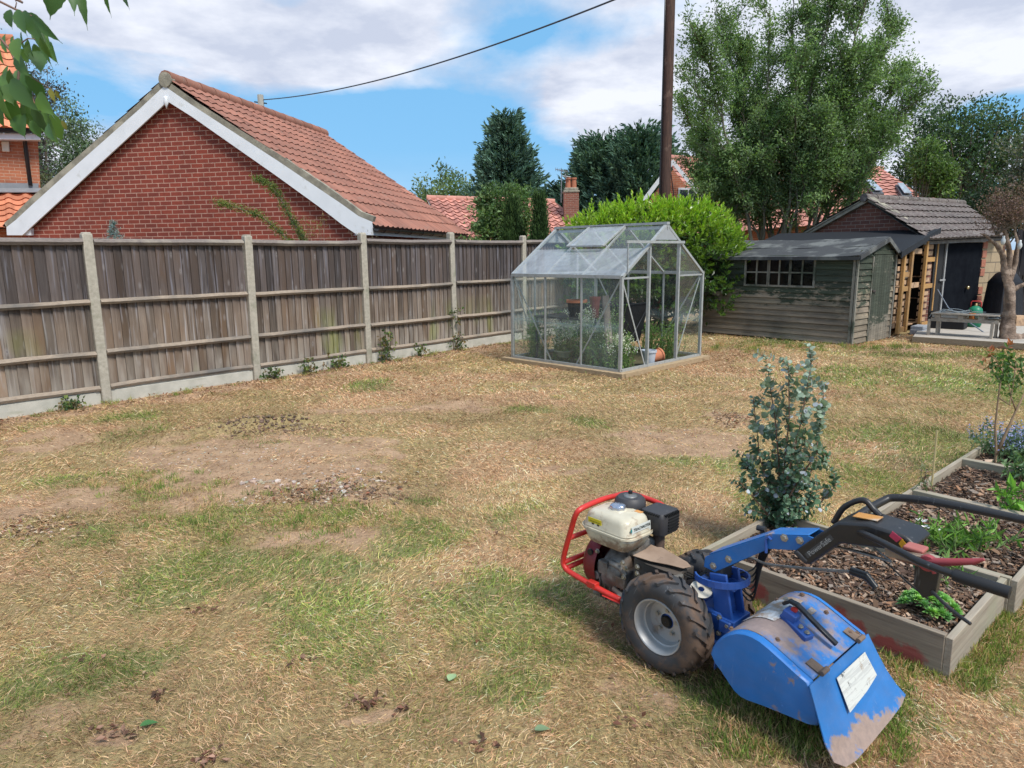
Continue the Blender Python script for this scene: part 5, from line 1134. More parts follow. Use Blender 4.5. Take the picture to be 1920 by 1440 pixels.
def conifer(name, label, base, H, Rb, n, cols, seed, z0=.04, group=None, tops=1, L=.32, power=.85, droop=.2, gap=.0, nl=26):
    """sprays of scale foliage on tiers of short upswept boughs"""
    global rng; rng = np.random.default_rng(seed); base = Vector(base); T = thing(name, label, 'tree', base, 0, group)
    h = rng.random(n)**.8; z = z0*H+h*(1-z0)*H*.98; a = rng.uniform(0, 2*math.pi, n); lob = 1+.16*np.sin(a*3+z*1.3)+.12*np.sin(a*5-z*2.1+1)
    rad = Rb*(1-h)**power*lob*rng.uniform(.72, 1.06, n)+.05*Rb; x = rad*np.cos(a); y = rad*np.sin(a)
    out = np.stack([np.cos(a), np.sin(a), np.full(n, .55)], 1); P = np.stack([x, y, z], 1)
    cc = np.array(cols)[rng.integers(0, len(cols), n)]*(1+rng.normal(size=(n, 1))*.18)
    m_ = nl; t_ = np.tile(np.linspace(0, 1, m_), n)[:, None]; ln = np.repeat(rng.uniform(.5, 1.2, n)*min(Rb, 3.0)*.28, m_)[:, None]
    Q = np.repeat(P, m_, 0)+np.repeat(out, m_, 0)*ln*(t_-.5)*1.5+np.stack([np.zeros(n*m_), np.zeros(n*m_), (t_[:, 0]**2)*ln[:, 0]*.5], 1)+rng.normal(size=(n*m_, 3))*ln*.16*(1.15-t_)
    D = np.repeat(unit(out), m_, 0)*1.0+rdir(n*m_)*.6; l = L*rng.uniform(.6, 1.3, n*m_); C = np.repeat(cc, m_, 0)*(1+rng.normal(size=(n*m_, 1))*.15)*(.85+.35*t_)
    leaves('foliage', Q, D, rdir(n*m_), l, l*.34, np.clip(C, .004, .6), M_CON, T)
    tb = MB().tube([(0, 0, 0), (0, 0, H*.5), (0, 0, H*.97)], [Rb*.09, Rb*.06, .02], 8); tb.build('trunk', M_BARK, T, smooth=True); return T
DK = [(.022, .045, .026), (.030, .056, .034), (.038, .066, .036), (.02, .04, .03)]
BG = 'distant trees beyond the houses'
conifer('conifer', 'tall pointed dark conifer standing alone behind the far house', AT(952, 470, 46).xy.to_3d(), 10.0, 3.5, 1150, [(.08, .145, .115), (.10, .175, .135), (.115, .19, .145)], 11, L=.36, power=1.0, group=BG)
T1 = AT(1130, 470, 41); conifer('conifer', 'broad dark conifer rising directly behind the chimney', (T1.x, T1.y, 0), 7.7, 3.3, 1000, [(.065, .125, .09), (.085, .15, .105), (.10, .17, .115)], 12, L=.32, power=.55, group=BG)
T1 = AT(1196, 470, 39); conifer('conifer', 'broad dark conifer left of the tall wooden pole', (T1.x, T1.y, 0), 7.9, 2.9, 950, [(.065, .125, .09), (.085, .15, .105), (.10, .17, .115)], 13, L=.32, power=.5, group=BG)
T1 = AT(1045, 470, 44); conifer('conifer', 'small dark conifer between the pointed conifer and the chimney', (T1.x, T1.y, 0), 5.6, 1.9, 420, [(.042, .082, .062), (.055, .10, .072)], 14, L=.3, power=.7, group=BG)
T1 = AT(842, 470, 52); blob_tree('round_tree', 'pale green round topped tree above the left end of the far house roof', 'tree', (T1.x, T1.y, 0), 8, [(0, 0, 5.3, 2.4, 2.2, 2.4), (-1.2, 0, 4.0, 1.7, 1.5, 1.8), (1.4, 0, 4.2, 1.6, 1.5, 1.8), (.3, 0, 3, 2.4, 2, 1.6)], 260, 46, .26, [(.14, .21, .095), (.18, .25, .11), (.11, .17, .08), (.2, .26, .14)], 15, csig=.36, shell=.6, group=BG, core=.3)
T1 = AT(944, 470, 24); blob_tree('leafy_tree', 'mid green leafy tree in front of the pointed conifer', 'tree', (T1.x, T1.y, 0), 5, [(-.35, 0, 3.1, .62, .6, .9), (.45, 0, 3.2, .6, .6, .75), (0, 0, 2.3, .95, .8, .9), (.1, 0, 1.6, .8, .8, .8)], 170, 60, .13, [(.11, .19, .075), (.14, .23, .085), (.085, .15, .06), (.17, .25, .11)], 16, trunk=.09, csig=.17, shell=.5)
def cypress(px, Y, H, r, seed, label, cols):
    global rng; rng = np.random.default_rng(seed); p = AT(px, 470, Y); T = thing('columnar_conifer', label, 'conifer', (p.x, p.y, 0))
    n = 420; h = rng.random(n); z = h*H; a = rng.uniform(0, 6.283, n); rad = r*np.sqrt(np.clip(1-(h-.35)**2/.5, .02, 1))*rng.uniform(.6, 1.05, n)*(1-.5*h**3)
    P = np.stack([rad*np.cos(a), rad*np.sin(a), z], 1); out = np.stack([np.cos(a)*.25, np.sin(a)*.25, np.ones(n)], 1); m_ = 34
    Q = np.repeat(P, m_, 0)+np.repeat(out, m_, 0)*rng.uniform(-.15, .22, (n*m_, 1))+rng.normal(size=(n*m_, 3))*.035
    D = np.repeat(out, m_, 0)+rdir(n*m_)*.3; l = .09*rng.uniform(.6, 1.4, n*m_); C = np.repeat(np.array(cols)[rng.integers(0, len(cols), n)], m_, 0)*(1+rng.normal(size=(n*m_, 1))*.2)
    leaves('foliage', Q, D, rdir(n*m_), l, l*.22, np.clip(C, .004, .5), M_CON, T); MB().tube([(0, 0, 0), (0, 0, H*.8)], [.05, .01], 6).build('trunk', M_BARK, T, smooth=True)
CY = [(.045, .085, .028), (.06, .11, .035), (.075, .13, .04), (.03, .06, .022)]
cypress(962, 16.5, 2.75, .30, 21, 'left and fatter of two upright feathery conifers behind the greenhouse', CY); cypress(1012, 16.0, 2.80, .20, 22, 'right and slimmer of two upright feathery conifers behind the greenhouse', CY)
T1 = AT(934, 470, 16.2); blob_tree('golden_shrub', 'yellow green shrub showing over the fence beside the upright conifers', 'shrub', (T1.x, T1.y, 0), 1.6, [(0, 0, 1.55, .20, .2, .45), (.05, 0, 1.1, .3, .3, .4)], 60, 60, .05, [(.42, .36, .06), (.5, .40, .07), (.30, .30, .06), (.22, .26, .06)], 23, trunk=.03, csig=.07)
T1 = AT(900, 470, 16.0); blob_tree('green_shrub', 'green leafy shrub showing over the fence below the far house roof', 'shrub', (T1.x, T1.y, 0), 1.6, [(0, 0, 1.55, .35, .3, .55), (-.15, 0, 1.2, .4, .3, .5), (.2, 0, 1.1, .3, .3, .5)], 90, 60, .07, [(.12, .20, .07), (.16, .25, .09), (.09, .15, .05)], 24, trunk=.03, csig=.10)
# trees behind the left houses
T1 = AT(168, 470, 27); blob_tree('wispy_tree', 'wispy grey green tree just left of the brick gable', 'tree', (T1.x, T1.y, 0), 7.5, [(.1, 0, 6.3, .5, .5, 1.4), (-.2, 0, 5.0, .95, .8, 1.4), (.4, 0, 4.6, .9, .8, 1.2), (-.2, 0, 3.3, 1.1, .9, 1.2)], 300, 40, .12, [(.13, .19, .12), (.17, .24, .14), (.10, .15, .10)], 25, trunk=.12, csig=.26, shell=.25, core=0, rough=.9)
T1 = AT(92, 470, 30); blob_tree('dark_wispy_tree', 'dark purplish wispy tree behind the tall brick house', 'tree', (T1.x, T1.y, 0), 10, [(-.9, 0, 8.8, 1.1, 1, 1.6), (.3, 0, 7.4, .9, .9, 1.8), (-.6, 0, 6.0, 1.4, 1.1, 1.6), (.5, 0, 4.8, 1.0, 1, 1.3)], 400, 42, .12, [(.085, .085, .095), (.12, .11, .12), (.07, .10, .085)], 26, trunk=.15, csig=.28, shell=.25, core=0, rough=.9, limbs=26)
T1 = AT(112, 470, 22); blob_tree('low_bush', 'dark olive bush between the tall brick house and the brick gable', 'bush', (T1.x, T1.y, 0), 4, [(0, 0, 3.0, .9, .8, 1.1), (-.3, 0, 2.2, 1.1, .9, 1.0), (.7, 0, 2.6, .5, .5, .7)], 190, 46, .10, [(.09, .11, .05), (.12, .15, .065), (.075, .075, .055)], 27, trunk=.08, csig=.18)
# right background
T1 = AT(1795, 470, 30); blob_tree('dark_tree', 'large dark green broad tree behind the grey tiled garage roof', 'tree', (T1.x, T1.y, 0), 9, [(0, 0, 6.0, 2.3, 2, 2.0), (-1.2, 0, 6.4, 1.3, 1.2, 1.3), (1.3, 0, 5.4, 1.3, 1.3, 1.7), (-.9, 0, 4.4, 1.6, 1.4, 1.3), (.8, 0, 3.4, 1.8, 1.4, 1.2), (-1.9, 0, 5.3, 1.0, 1, 1.2)], 300, 60, .15, [(.06, .115, .06), (.08, .14, .07), (.045, .085, .05), (.10, .165, .085)], 28, csig=.28, shell=.5, trunk=.25, limbs=22, core=.4)
T1 = AT(1925, 470, 21); blob_tree('grey_tree', 'grey green drooping tree at the right edge of the picture', 'tree', (T1.x, T1.y, 0), 6, [(0, 0, 4.4, .75, .7, 1.2), (-.2, 0, 3.3, .9, .8, 1.1), (.8, 0, 4.0, .9, .8, 1.4)], 200, 46, .09, [(.12, .14, .11), (.16, .17, .14), (.08, .11, .075), (.20, .17, .15)], 29, csig=.2, shell=.3, trunk=.12)
T1 = AT(1850, 470, 24); blob_tree('dark_evergreen', 'low dark evergreen tree behind the right end of the garage roof', 'tree', (T1.x, T1.y, 0), 4, [(0, 0, 2.8, 1.0, .9, .9), (-.8, 0, 2.5, .8, .8, .7), (.9, 0, 3.0, .8, .8, 1.0)], 170, 50, .10, [(.03, .062, .038), (.04, .078, .045)], 30, csig=.18, trunk=.1)
T1 = AT(1716, 470, 24); blob_tree('light_tree', 'light yellow green tree between the big leafy tree and the dark tree', 'tree', (T1.x, T1.y, 0), 5, [(0, 0, 4.5, .6, .6, .8), (.6, 0, 3.9, .5, .6, .7)], 80, 46, .11, [(.12, .20, .06), (.16, .26, .08), (.09, .15, .05)], 31, csig=.17, shell=.35, trunk=.07)

# ---- the big many-stemmed tree behind the shed
def big_tree():
    global rng; rng = np.random.default_rng(41)
    p = AT(1462, 470, 19.5); T = thing('leafy_tree', 'big many stemmed leafy tree towering behind the shed', 'tree', (p.x, p.y, 0))
    tb = MB(); br = MB(); tips = []; base = Vector((0, 0, 0)); f = 19.9/F
    ends = [(1490+(a_-1490)*.92, b_) for a_, b_ in [(1345, 10), (1300, 90), (1395, 70), (1440, 10), (1485, -70), (1530, -50), (1575, -30), (1640, 5), (1690, 20), (1700, 150), (1720, 190), (1275, 200), (1300, 260), (1660, 240), (1600, 120), (1500, 120), (1380, 190), (1280, 330), (1430, 260), (1550, 260), (1340, 300), (1410, 345), (1510, 330), (1600, 290), (1360, 375), (1325, 395), (1450, 200), (1560, 180), (1290, 150), (1640, 130)]]
    for i, (px, py) in enumerate(ends):
        e = AT(px, py, 19.5+rng.uniform(-1.8, 1.8))-p; e = Vector((e.x, e.y, AT(px, py, 19.5).z))
        b = Vector((rng.uniform(-.55, .55), rng.uniform(-.4, .4), 0)); 
        mid = Vector((b.x+(e.x-b.x)*.35, b.y+(e.y-b.y)*.4, e.z*.38)); m2 = Vector((b.x+(e.x-b.x)*.68, b.y+(e.y-b.y)*.7, e.z*.70))
        r0 = rng.uniform(.032, .062); pts = []
        for k in range(13):
            u = k/12; q = b*(1-u)**3+mid*3*u*(1-u)**2+m2*3*u*u*(1-u)+e*u**3; pts.append(q+Vector((rng.normal(), rng.normal(), 0))*.03)
        tb.tube(pts, [r0*(1-.9*k/12)+.006 for k in range(13)], 7, False)
        L = e.length
        for k in range(27):
            u = rng.uniform(.22, 1.0); j = min(int(u*12), 11); q = pts[j].lerp(pts[j+1], u*12-j); ax = (pts[j+1]-pts[j]).normalized()
            d = (ax*.9+Vector((rng.normal(), rng.normal(), rng.normal()*.3+.25))*.62).normalized(); l = rng.uniform(.45, 1.5)*(1.15-u*.55)
            if (u < .42 and rng.random() < .6) or q.z < 2.1 or (q.z < 2.7 and rng.random() < .5): continue
            w = q+d*l+Vector((0, 0, .12*l)); r1 = .016
            br.tube([q, q.lerp(w, .5)+Vector((0, 0, -.04)), w], [r1*1.5, r1, .004], 5, False)
            for s_ in range(8): 
                v = rng.uniform(.2, 1.0); o = q.lerp(w, v); dd = (d+Vector(rng.normal(size=3))*.75+Vector((0, 0, .25))).normalized(); tl = rng.uniform(.15, .45); tips.append((o, dd, tl))
                br.tube([o, o+dd*tl], [.006, .003], 3, False)
    tb.build('trunk', M_BARK_G, T, smooth=True); br.build('branches', M_BARK_G, T, smooth=True)
    n = len(tips); O = np.array([tuple(a) for a, _, _ in tips]); D = np.array([tuple(b) for _, b, _ in tips]); TL = np.array([c for *_, c in tips]); k = 38
    t_ = rng.random((n*k, 1)); P = np.repeat(O, k, 0)+np.repeat(D*TL[:, None], k, 0)*t_*1.2+rng.normal(size=(n*k, 3))*.085
    LD = np.repeat(D, k, 0)*.8+rdir(n*k)*.9; l = rng.uniform(.055, .115, n*k)
    cols = np.array([(.145, .245, .09), (.19, .30, .11), (.11, .185, .075), (.24, .35, .15), (.17, .25, .13)]); cc = cols[rng.integers(0, 5, n)]*(1+rng.normal(size=(n, 1))*.15)
    C = np.repeat(cc, k, 0)*(1+rng.normal(size=(n*k, 1))*.2); leaves('foliage', P, LD, rdir(n*k)+np.array([0, 0, .6]), l, l*.42, np.clip(C, .01, .6), M_LF, T)
big_tree()

# ---- laurel hedge behind the greenhouse
def laurel():
    global rng; rng = np.random.default_rng(51)
    c = Vector((2.95, 14.5, 0)); T = thing('laurel_bush', 'large bright green laurel bush behind the greenhouse', 'bush', c)
    lobes = [(0, 0, 1.25, 1.95, 1.0, 1.22), (-1.0, .1, 1.35, .95, .9, 1.08), (.7, 0, 1.38, 1.1, .95, 1.16), (1.15, -.1, .95, .85, .9, .95), (-.2, 0, 1.45, 1.2, .9, 1.10)]
    n = 1500; vol = np.array([l[3]*l[5] for l in lobes]); cr = np.array(lobes)[rng.choice(len(lobes), n, p=vol/vol.sum())]; d = rdir(n); d[:, 2] = np.where(d[:, 2] < -.6, -d[:, 2], d[:, 2]); d = unit(d)
    P = cr[:, :3]+d*cr[:, 3:]*rng.uniform(.86, 1.02, (n, 1)); P[:, 2] = np.maximum(P[:, 2], .12)
    sd = d*np.array([1, 1, .5])+np.array([0, 0, .9])*(.35+.65*(P[:, 2:3] > 1.7)); sd = unit(sd)
    k = 22; t_ = np.tile(np.linspace(.0, 1, k), n)[:, None]; ln = np.repeat(rng.uniform(.16, .36, n), k)[:, None]
    Q = np.repeat(P, k, 0)+np.repeat(sd, k, 0)*ln*t_; a = rng.uniform(0, 6.28, n*k); S = unit(np.cross(np.repeat(sd, k, 0), rdir(n*k)))
    D = S*(1.15-t_*.85)+np.repeat(sd, k, 0)*(.35+t_*.9); l = (.125-.05*t_[:, 0])*rng.uniform(.7, 1.2, n*k)
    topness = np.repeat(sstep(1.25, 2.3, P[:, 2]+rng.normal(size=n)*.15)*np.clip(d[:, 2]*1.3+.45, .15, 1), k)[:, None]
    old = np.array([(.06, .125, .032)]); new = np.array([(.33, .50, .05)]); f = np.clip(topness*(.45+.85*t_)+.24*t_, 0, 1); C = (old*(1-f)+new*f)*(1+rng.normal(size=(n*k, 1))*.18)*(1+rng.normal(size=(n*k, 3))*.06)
    m = M_leaf('laurel_leaf', .30, .32, .5)
    Q2 = cr[:700, :3]+rdir(700)*cr[:700, 3:]*rng.uniform(.3, .85, (700, 1)); q2 = clump_leaves(Q2, 12, (.14,)*3, .13, (.035, .065, .022))
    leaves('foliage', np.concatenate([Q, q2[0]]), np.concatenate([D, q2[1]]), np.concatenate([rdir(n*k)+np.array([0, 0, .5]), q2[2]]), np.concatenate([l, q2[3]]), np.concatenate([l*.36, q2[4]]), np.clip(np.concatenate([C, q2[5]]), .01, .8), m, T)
    st = MB()
    for i in range(14):
        e = Vector(P[rng.integers(0, n)]); st.tube([(rng.uniform(-.9, .9), rng.uniform(-.3, .3), 0), (e.x*.5, e.y*.5, e.z*.5), e*.9], [.04, .025, .01], 6, False)
    st.build('stems', M_BARK, T, smooth=True)
laurel()

# ---- poles and wires
p = AT(1243, 450, 17.2); pl = thing('telegraph_pole', 'tall dark wooden telegraph pole behind the laurel bush', 'pole', (p.x, p.y, 0))
MB().tube([(0, 0, 0), (.02, 0, 3.4), (.0, 0, 8), (0.02, 0, 9.6)], [.135, .125, .115, .105], 16).build('shaft', M_POLE, pl, smooth=True)
b_ = MB(); b_.tube([(-.135, -.04, 0), (-.125, -.04, 3), (-.12, -.04, 6), (-.12, -.04, 9)], .018, 6); b_.build('cable_guard', M_BLK, pl, smooth=True)
b_ = MB(); b_.tube([(.13, 0, 3.6), (.42, .1, 2.0), (.8, .2, .2)], .012, 5); b_.build('stay_wire', M_BLK, pl)
A = AT(490, 205, 34); up_ = thing('utility_pole', 'distant grey wooden pole topped just above the pantile ridge', 'pole', (A.x, A.y, 0))
zt_ = AT(488, 178, 34).z; MB().tube([(0, 0, 0), (0, 0, zt_)], [.16, .14], 12).build('shaft', M_noise('grey_pole', (.30, .29, .26), (.2, .19, .17), 5, .9, stretch=(4, 4, .4)), up_, smooth=True)
b_ = MB(); b_.tube([(-.55, 0, zt_-.95), (-.3, 0, zt_-.5), (0, 0, zt_-.35)], .035, 5); b_.tube([(-.3, 0, zt_-.3), (.28, 0, zt_-.38)], .03, 5); b_.build('bracket', M_BLK, up_)
W0 = AT(494, 187, 34); W1 = AT(1243, -38, 17.2); pts = []
for k in range(33):
    u = k/32; pts.append(W0.lerp(W1, u)+Vector((0, 0, -4*.50*u*(1-u))))
tag(MB().tube(pts, .022, 6).build('overhead_cable', M_plain('twisted_cable', (.06, .07, .09), .6), smooth=True), 'black overhead cable sagging from the distant grey pole up to the telegraph pole', 'cable')

# ---- gnarled tree by the patio with a dead brown head
def gnarled():
    global rng; rng = np.random.default_rng(61)
    p = G(1892, 640, .05); T = thing('gnarled_tree', 'gnarled bare trunk with a dead brown leafy head at the edge of the patio', 'tree', (p.x, p.y, 0)); Y = p.y
    w = lambda px, py, dy=0: AT(px, py, Y+dy)-Vector((p.x, p.y, 0))
    tk = MB(); pts = [w(1890, 645), w(1888, 610), w(1893, 570), w(1893, 540), w(1886, 515)]; pts[0].z = 0
    def gn(pts, rs, n=16, amp=.18):
        P, Rr = [], []
        for i in range(len(pts)-1):
            for k in range(6): u = k/6; P.append(pts[i].lerp(pts[i+1], u)); Rr.append((rs[i]*(1-u)+rs[i+1]*u)*(1+rng.normal()*.07))
        P.append(pts[-1]); Rr.append(rs[-1]); b0 = len(tk.v); tk.tube(P, Rr, n)
        for i in range(b0, len(tk.v)):
            v = Vector(tk.v[i]); a = math.atan2(v.y-.0, v.x); tk.v[i] = tuple(v+Vector((math.sin(a*5+v.z*7), math.cos(a*4+v.z*9), 0))*amp*.08)
    gn(pts, [.155, .10, .082, .08, .066]); gn([w(1886, 517), w(1880, 480), w(1868, 460), w(1853, 446)], [.06, .042, .035, .02], 10, .1); gn([w(1889, 520), w(1893, 480), w(1886, 440), w(1882, 415)], [.056, .045, .035, .02], 10, .1)
    gn([w(1892, 528), w(1903, 495), w(1908, 460), w(1903, 430)], [.052, .04, .032, .02], 10, .1); gn([w(1893, 548), w(1912, 536), w(1930, 528)], [.05, .036, .025], 8, .1); gn([w(1892, 640), w(1915, 636), w(1940, 625)], [.12, .10, .07], 10, .3); gn([w(1853, 446), w(1846, 440), w(1838, 438)], [.03, .02, .01], 6, .05)
    tk.build('trunk', M_noise('flaking_bark', (.30, .215, .16), (.10, .072, .058), 9, .95, 1.0, .03, c3=(.38, .29, .23), s3=6, t3=(.5, .65)), T, smooth=True)
    n = 105; c = w(1888, 393); P = np.array(c)+rdir(n)*np.array([.44, .38, .36])*rng.uniform(.2, 1.1, (n, 1))+np.array([.1, 0, 0])*np.sin(rng.random((n, 1))*9); q = clump_leaves(P, 46, (.08,)*3, .035, (.20, .135, .115), ar=.55, vary=.3); leaves('dead_leaves', *q, M_leaf('brown_leaf', .2, .8, .1), T)
    br = MB()
    for i in range(40): e = Vector(P[rng.integers(0, n)]); s_ = [w(1882, 415), w(1903, 430), w(1868, 440)][i % 3]; br.tube([s_, s_.lerp(e, .5)+Vector(rng.normal(size=3))*.04, e], [.014, .009, .004], 5, False)
    br.build('twigs', M_BARK, T)
    for px, py in ((1881, 452), (1912, 460)): 
        q = AT(px, py, Y-.2); b_ = MB().lathe([(.001, .09), (.018, .085), (.02, .05), (.034, .02), (.036, -.02), (.02, -.06), (.001, -.065)], 12, Matrix.Translation(q)); tag(b_.build('hanging_bulb', M_plain('white_glass', (.6, .62, .62), .3), smooth=True), ('white bulb shaped light hanging %s the gnarled tree' % ('on the left fork of' if px < 1900 else 'from the right fork of')), 'light')
gnarled()
# ------------------------------------------------------------------ raised beds
rng = np.random.default_rng(71)
m, t = new_mat('bed_board'); co = t.n('ShaderNodeTexCoord').outputs['Object']
g = t.noise(t.vmap(co, (2.2, 30, 38)), 1.0, 6, .65, .4); c = t.mix(t.mapr(g, .3, .7), (.40, .345, .27), (.22, .18, .14))
c = t.mix(t.mapr(t.noise(co, 3, 5), .5, .7, 0, .6), c, (.30, .29, .20)); finish(t, c, .88, g, .5, .004); M_BED = m
m, t = new_mat('bed_board_red_paint'); co = t.n('ShaderNodeTexCoord').outputs['Object']
g = t.noise(t.vmap(co, (2.2, 30, 38)), 1.0, 6, .65, .4); c = t.mix(t.mapr(g, .3, .7), (.33, .275, .21), (.17, .135, .105))
sp = t.n('ShaderNodeSeparateXYZ', {0: co}); wob = t.noise(co, 26, 6, .65)
red = None
for (x, z, rx, rz_) in ((.06, .10, .05, .09), (.20, .08, .035, .03), (.30, .07, .05, .05), (.50, .03, .04, .02), (.66, .10, .06, .05), (.74, .075, .05, .045), (.87, .06, .07, .035), (.96, .045, .06, .05), (-.02, .05, .04, .06)):
    # ellipses of old red paint in the board's own length (x) and height (z)
    dx = t.math('DIVIDE', t.math('SUBTRACT', sp.outputs[0], x), rx); dz = t.math('DIVIDE', t.math('SUBTRACT', sp.outputs[2], z), rz_)
    d = t.math('ADD', t.math('SQRT', t.math('ADD', t.math('MULTIPLY', dx, dx), t.math('MULTIPLY', dz, dz))), t.math('MULTIPLY', t.math('SUBTRACT', wob, .5), 1.7))
    k = t.mapr(d, .7, 1.1, .72, 0); red = k if red is None else t.math('MAXIMUM', red, k)
c = t.mix(red, c, (.33, .035, .035)); finish(t, c, .85, g, .5, .004); M_BEDR = m
m, t = new_mat('bed_soil'); co = t.n('ShaderNodeNewGeometry').outputs['Position']; n = t.noise(co, 45, 6, .7); c = t.mix(t.mapr(n, .35, .7), (.035, .024, .018), (.12, .085, .06)); finish(t, c, .95, n, 1.0, .03); M_BSOIL = m
BH = .185
def bw(u, v, z=0.0): return BO+E1*u+E2*v+Vector((0, 0, z))
BANG = math.atan2(E2.y, E2.x)
nm = ('nearest raised bed with faded red paint on its long board, a bright green clump inside', 'second raised bed from the front, with strappy leaves and white flowers', 'third raised bed, with a staked bare stem and open bark mulch', 'farthest raised bed, with pale blue flowers')
CHC = np.array([(.16, .095, .062), (.25, .155, .10), (.10, .062, .045), (.36, .26, .19), (.07, .045, .035), (.22, .12, .07), (.20, .16, .13), (.12, .075, .05), (.09, .06, .045)])
for i, (u0, u1, v0, v1) in enumerate(BEDS):
    T = thing('raised_bed', nm[i], 'raised bed', bw(u0, v0), BANG, 'timber raised beds along the right of the lawn'); th = .028
    Lx, Ly = v1-v0, u1-u0     # local x along the row, y away
    def board(a, b, m_, name='board', h=BH):
        a, b = Vector(a), Vector(b); mb = MB(); L = (b-a).length; mb.box((L/2, 0, h/2), (L, th, h)); o = mb.build(name, m_, T, bevel=.003); o.location = a; o.rotation_euler.z = math.atan2((b-a).y, (b-a).x); return o
    board((0, Ly-.0, -.005), (0, 0, -.005), M_BEDR if i == 0 else M_BED); board((Lx, 0, -.005), (Lx, Ly, -.005), M_BED)
    board((-.012, -.014, -.008), (Lx+.012, -.014, -.008), M_BED, h=BH-.004); board((Lx+.012, Ly+.014, -.008), (-.012, Ly+.014, -.008), M_BED, h=BH-.004)
    s = MB(); n_ = 26; sx, sy = n_, n_
    V = [(th/2+(Lx-th)*a/sx, th/2*0+(Ly)*b/sy, .105+.03*float(vnoise(np.array(a*.7+i*9), np.array(b*.7)))) for b in range(sy+1) for a in range(sx+1)]
    s.add(V, [(b*(sx+1)+a, b*(sx+1)+a+1, (b+1)*(sx+1)+a+1, (b+1)*(sx+1)+a) for b in range(sy) for a in range(sx)]); s.build('soil', M_BSOIL, T, smooth=True)
# bark mulch: thin flakes lying in all directions
def mulch():
    Vs, Cs = [], []
    for i, (u0, u1, v0, v1) in enumerate(BEDS):
        n = int((7500, 6000, 3600, 1600)[i]*(u1-u0)*(v1-v0)); u = rng.uniform(u0+.02, u1-.02, n); v = rng.uniform(v0+.03, v1-.03, n)
        c = np.stack([BO.x+E1.x*u+E2.x*v, BO.y+E1.y*u+E2.y*v, rng.uniform(.122, .145, n)], 1)
        L = rng.gamma(1.8, .008, n)+.006; W = L*rng.uniform(.2, .65, n); H = np.minimum(W*.25, .004)+.001
        D = rdir(n); D[:, 2] *= .25; D = unit(D); N = unit(rdir(n)*.35+np.array([0, 0, 1])); S = unit(np.cross(N, D)); N = np.cross(D, S)
        for sx, sy, sz in ((-1, -.6, -1), (.8, -1, -1), (1, .7, -1), (-.7, 1, -1), (-1, -.6, 1), (.8, -1, 1), (1, .7, 1), (-.7, 1, 1)):
            pass
        cor = np.array([(-1, -.6, -1), (.8, -1, -1), (1, .7, -1), (-.7, 1, -1), (-1, -.6, 1), (.8, -1, 1), (1, .7, 1), (-.7, 1, 1)])*(1+rng.normal(size=(n, 8, 1))*.12)
        V = c[:, None]+D[:, None]*(cor[..., 0:1]*L[:, None, None]*.5)+S[:, None]*(cor[..., 1:2]*W[:, None, None]*.5)+N[:, None]*(cor[..., 2:3]*H[:, None, None]*.5)
        Vs.append(V.reshape(-1, 3)); Cs.append(np.repeat(CHC[rng.integers(0, len(CHC), n)]*(1+rng.normal(size=(n, 1))*.25), 8, 0))
    V = np.concatenate(Vs); n = len(V)//8; f = np.array([(3, 2, 1, 0), (4, 5, 6, 7), (0, 1, 5, 4), (1, 2, 6, 5), (2, 3, 7, 6), (3, 0, 4, 7)]); Fq = (np.arange(n)[:, None, None]*8+f).reshape(-1, 4)
    return arr_mesh('bark_mulch', V, Fq, M_leaf('bark_chip', .0, .85, .15), None, np.clip(np.concatenate(Cs), .02, .7))
tag(mulch(), kind='stuff')

def clump_plant(name, label, cat, loc, n, h, leaf, cols, seed, upright=.5, ar=.35, spread=.1, flowers=None, m=None, group=None, per=16, fr=.006):
    """stems fanning from the base, leaves along them, optional small flowers at the tips"""
    global rng; rng = np.random.default_rng(seed); T = thing(name, label, cat, loc, 0, group); st = MB(); P, D, Fp = [], [], []
    for i in range(n):
        a = rng.uniform(0, 6.283); l = rng.uniform(0, 1-upright)*1.3; d = Vector((math.cos(a)*math.sin(l), math.sin(a)*math.sin(l), math.cos(l))); b = Vector((rng.normal()*spread*.5, rng.normal()*spread*.5, 0)); H = h*rng.uniform(.55, 1.05)
        e = b+d*H; mid = b.lerp(e, .5)+Vector((rng.normal(), rng.normal(), 0))*H*.05; st.tube([b, mid, e], [.0035, .0028, .0015], 4, False)
        for k in range(per): u = rng.uniform(.12, 1); P.append(tuple(b.lerp(e, u)+(mid-b.lerp(e, .5))*(1-abs(2*u-1)))); D.append(tuple(d*.5+Vector(rng.normal(size=3))*.8))
        Fp.append(tuple(e))
    P, D = np.array(P), np.array(D); k = len(P); l = leaf*rng.uniform(.5, 1.25, k); C = np.array(cols)[rng.integers(0, len(cols), k)]*(1+rng.normal(size=(k, 1))*.2)
    leaves('foliage', P, D, rdir(k)+np.array([0, 0, .7]), l, l*ar, np.clip(C, .004, .8), m or M_LF, T); st.build('stems', M_plain('green_stem', (.12, .17, .06), .7), T)
    if flowers:
        Fp = np.array(Fp); q = clump_leaves(Fp, flowers[1], (flowers[2],)*3, fr*2, flowers[0], ar=.8, vary=.08); leaves('flowers', *q, M_LF, T)
    return T
SED = [(.20, .42, .11), (.26, .50, .13), (.34, .56, .16), (.16, .34, .12)]
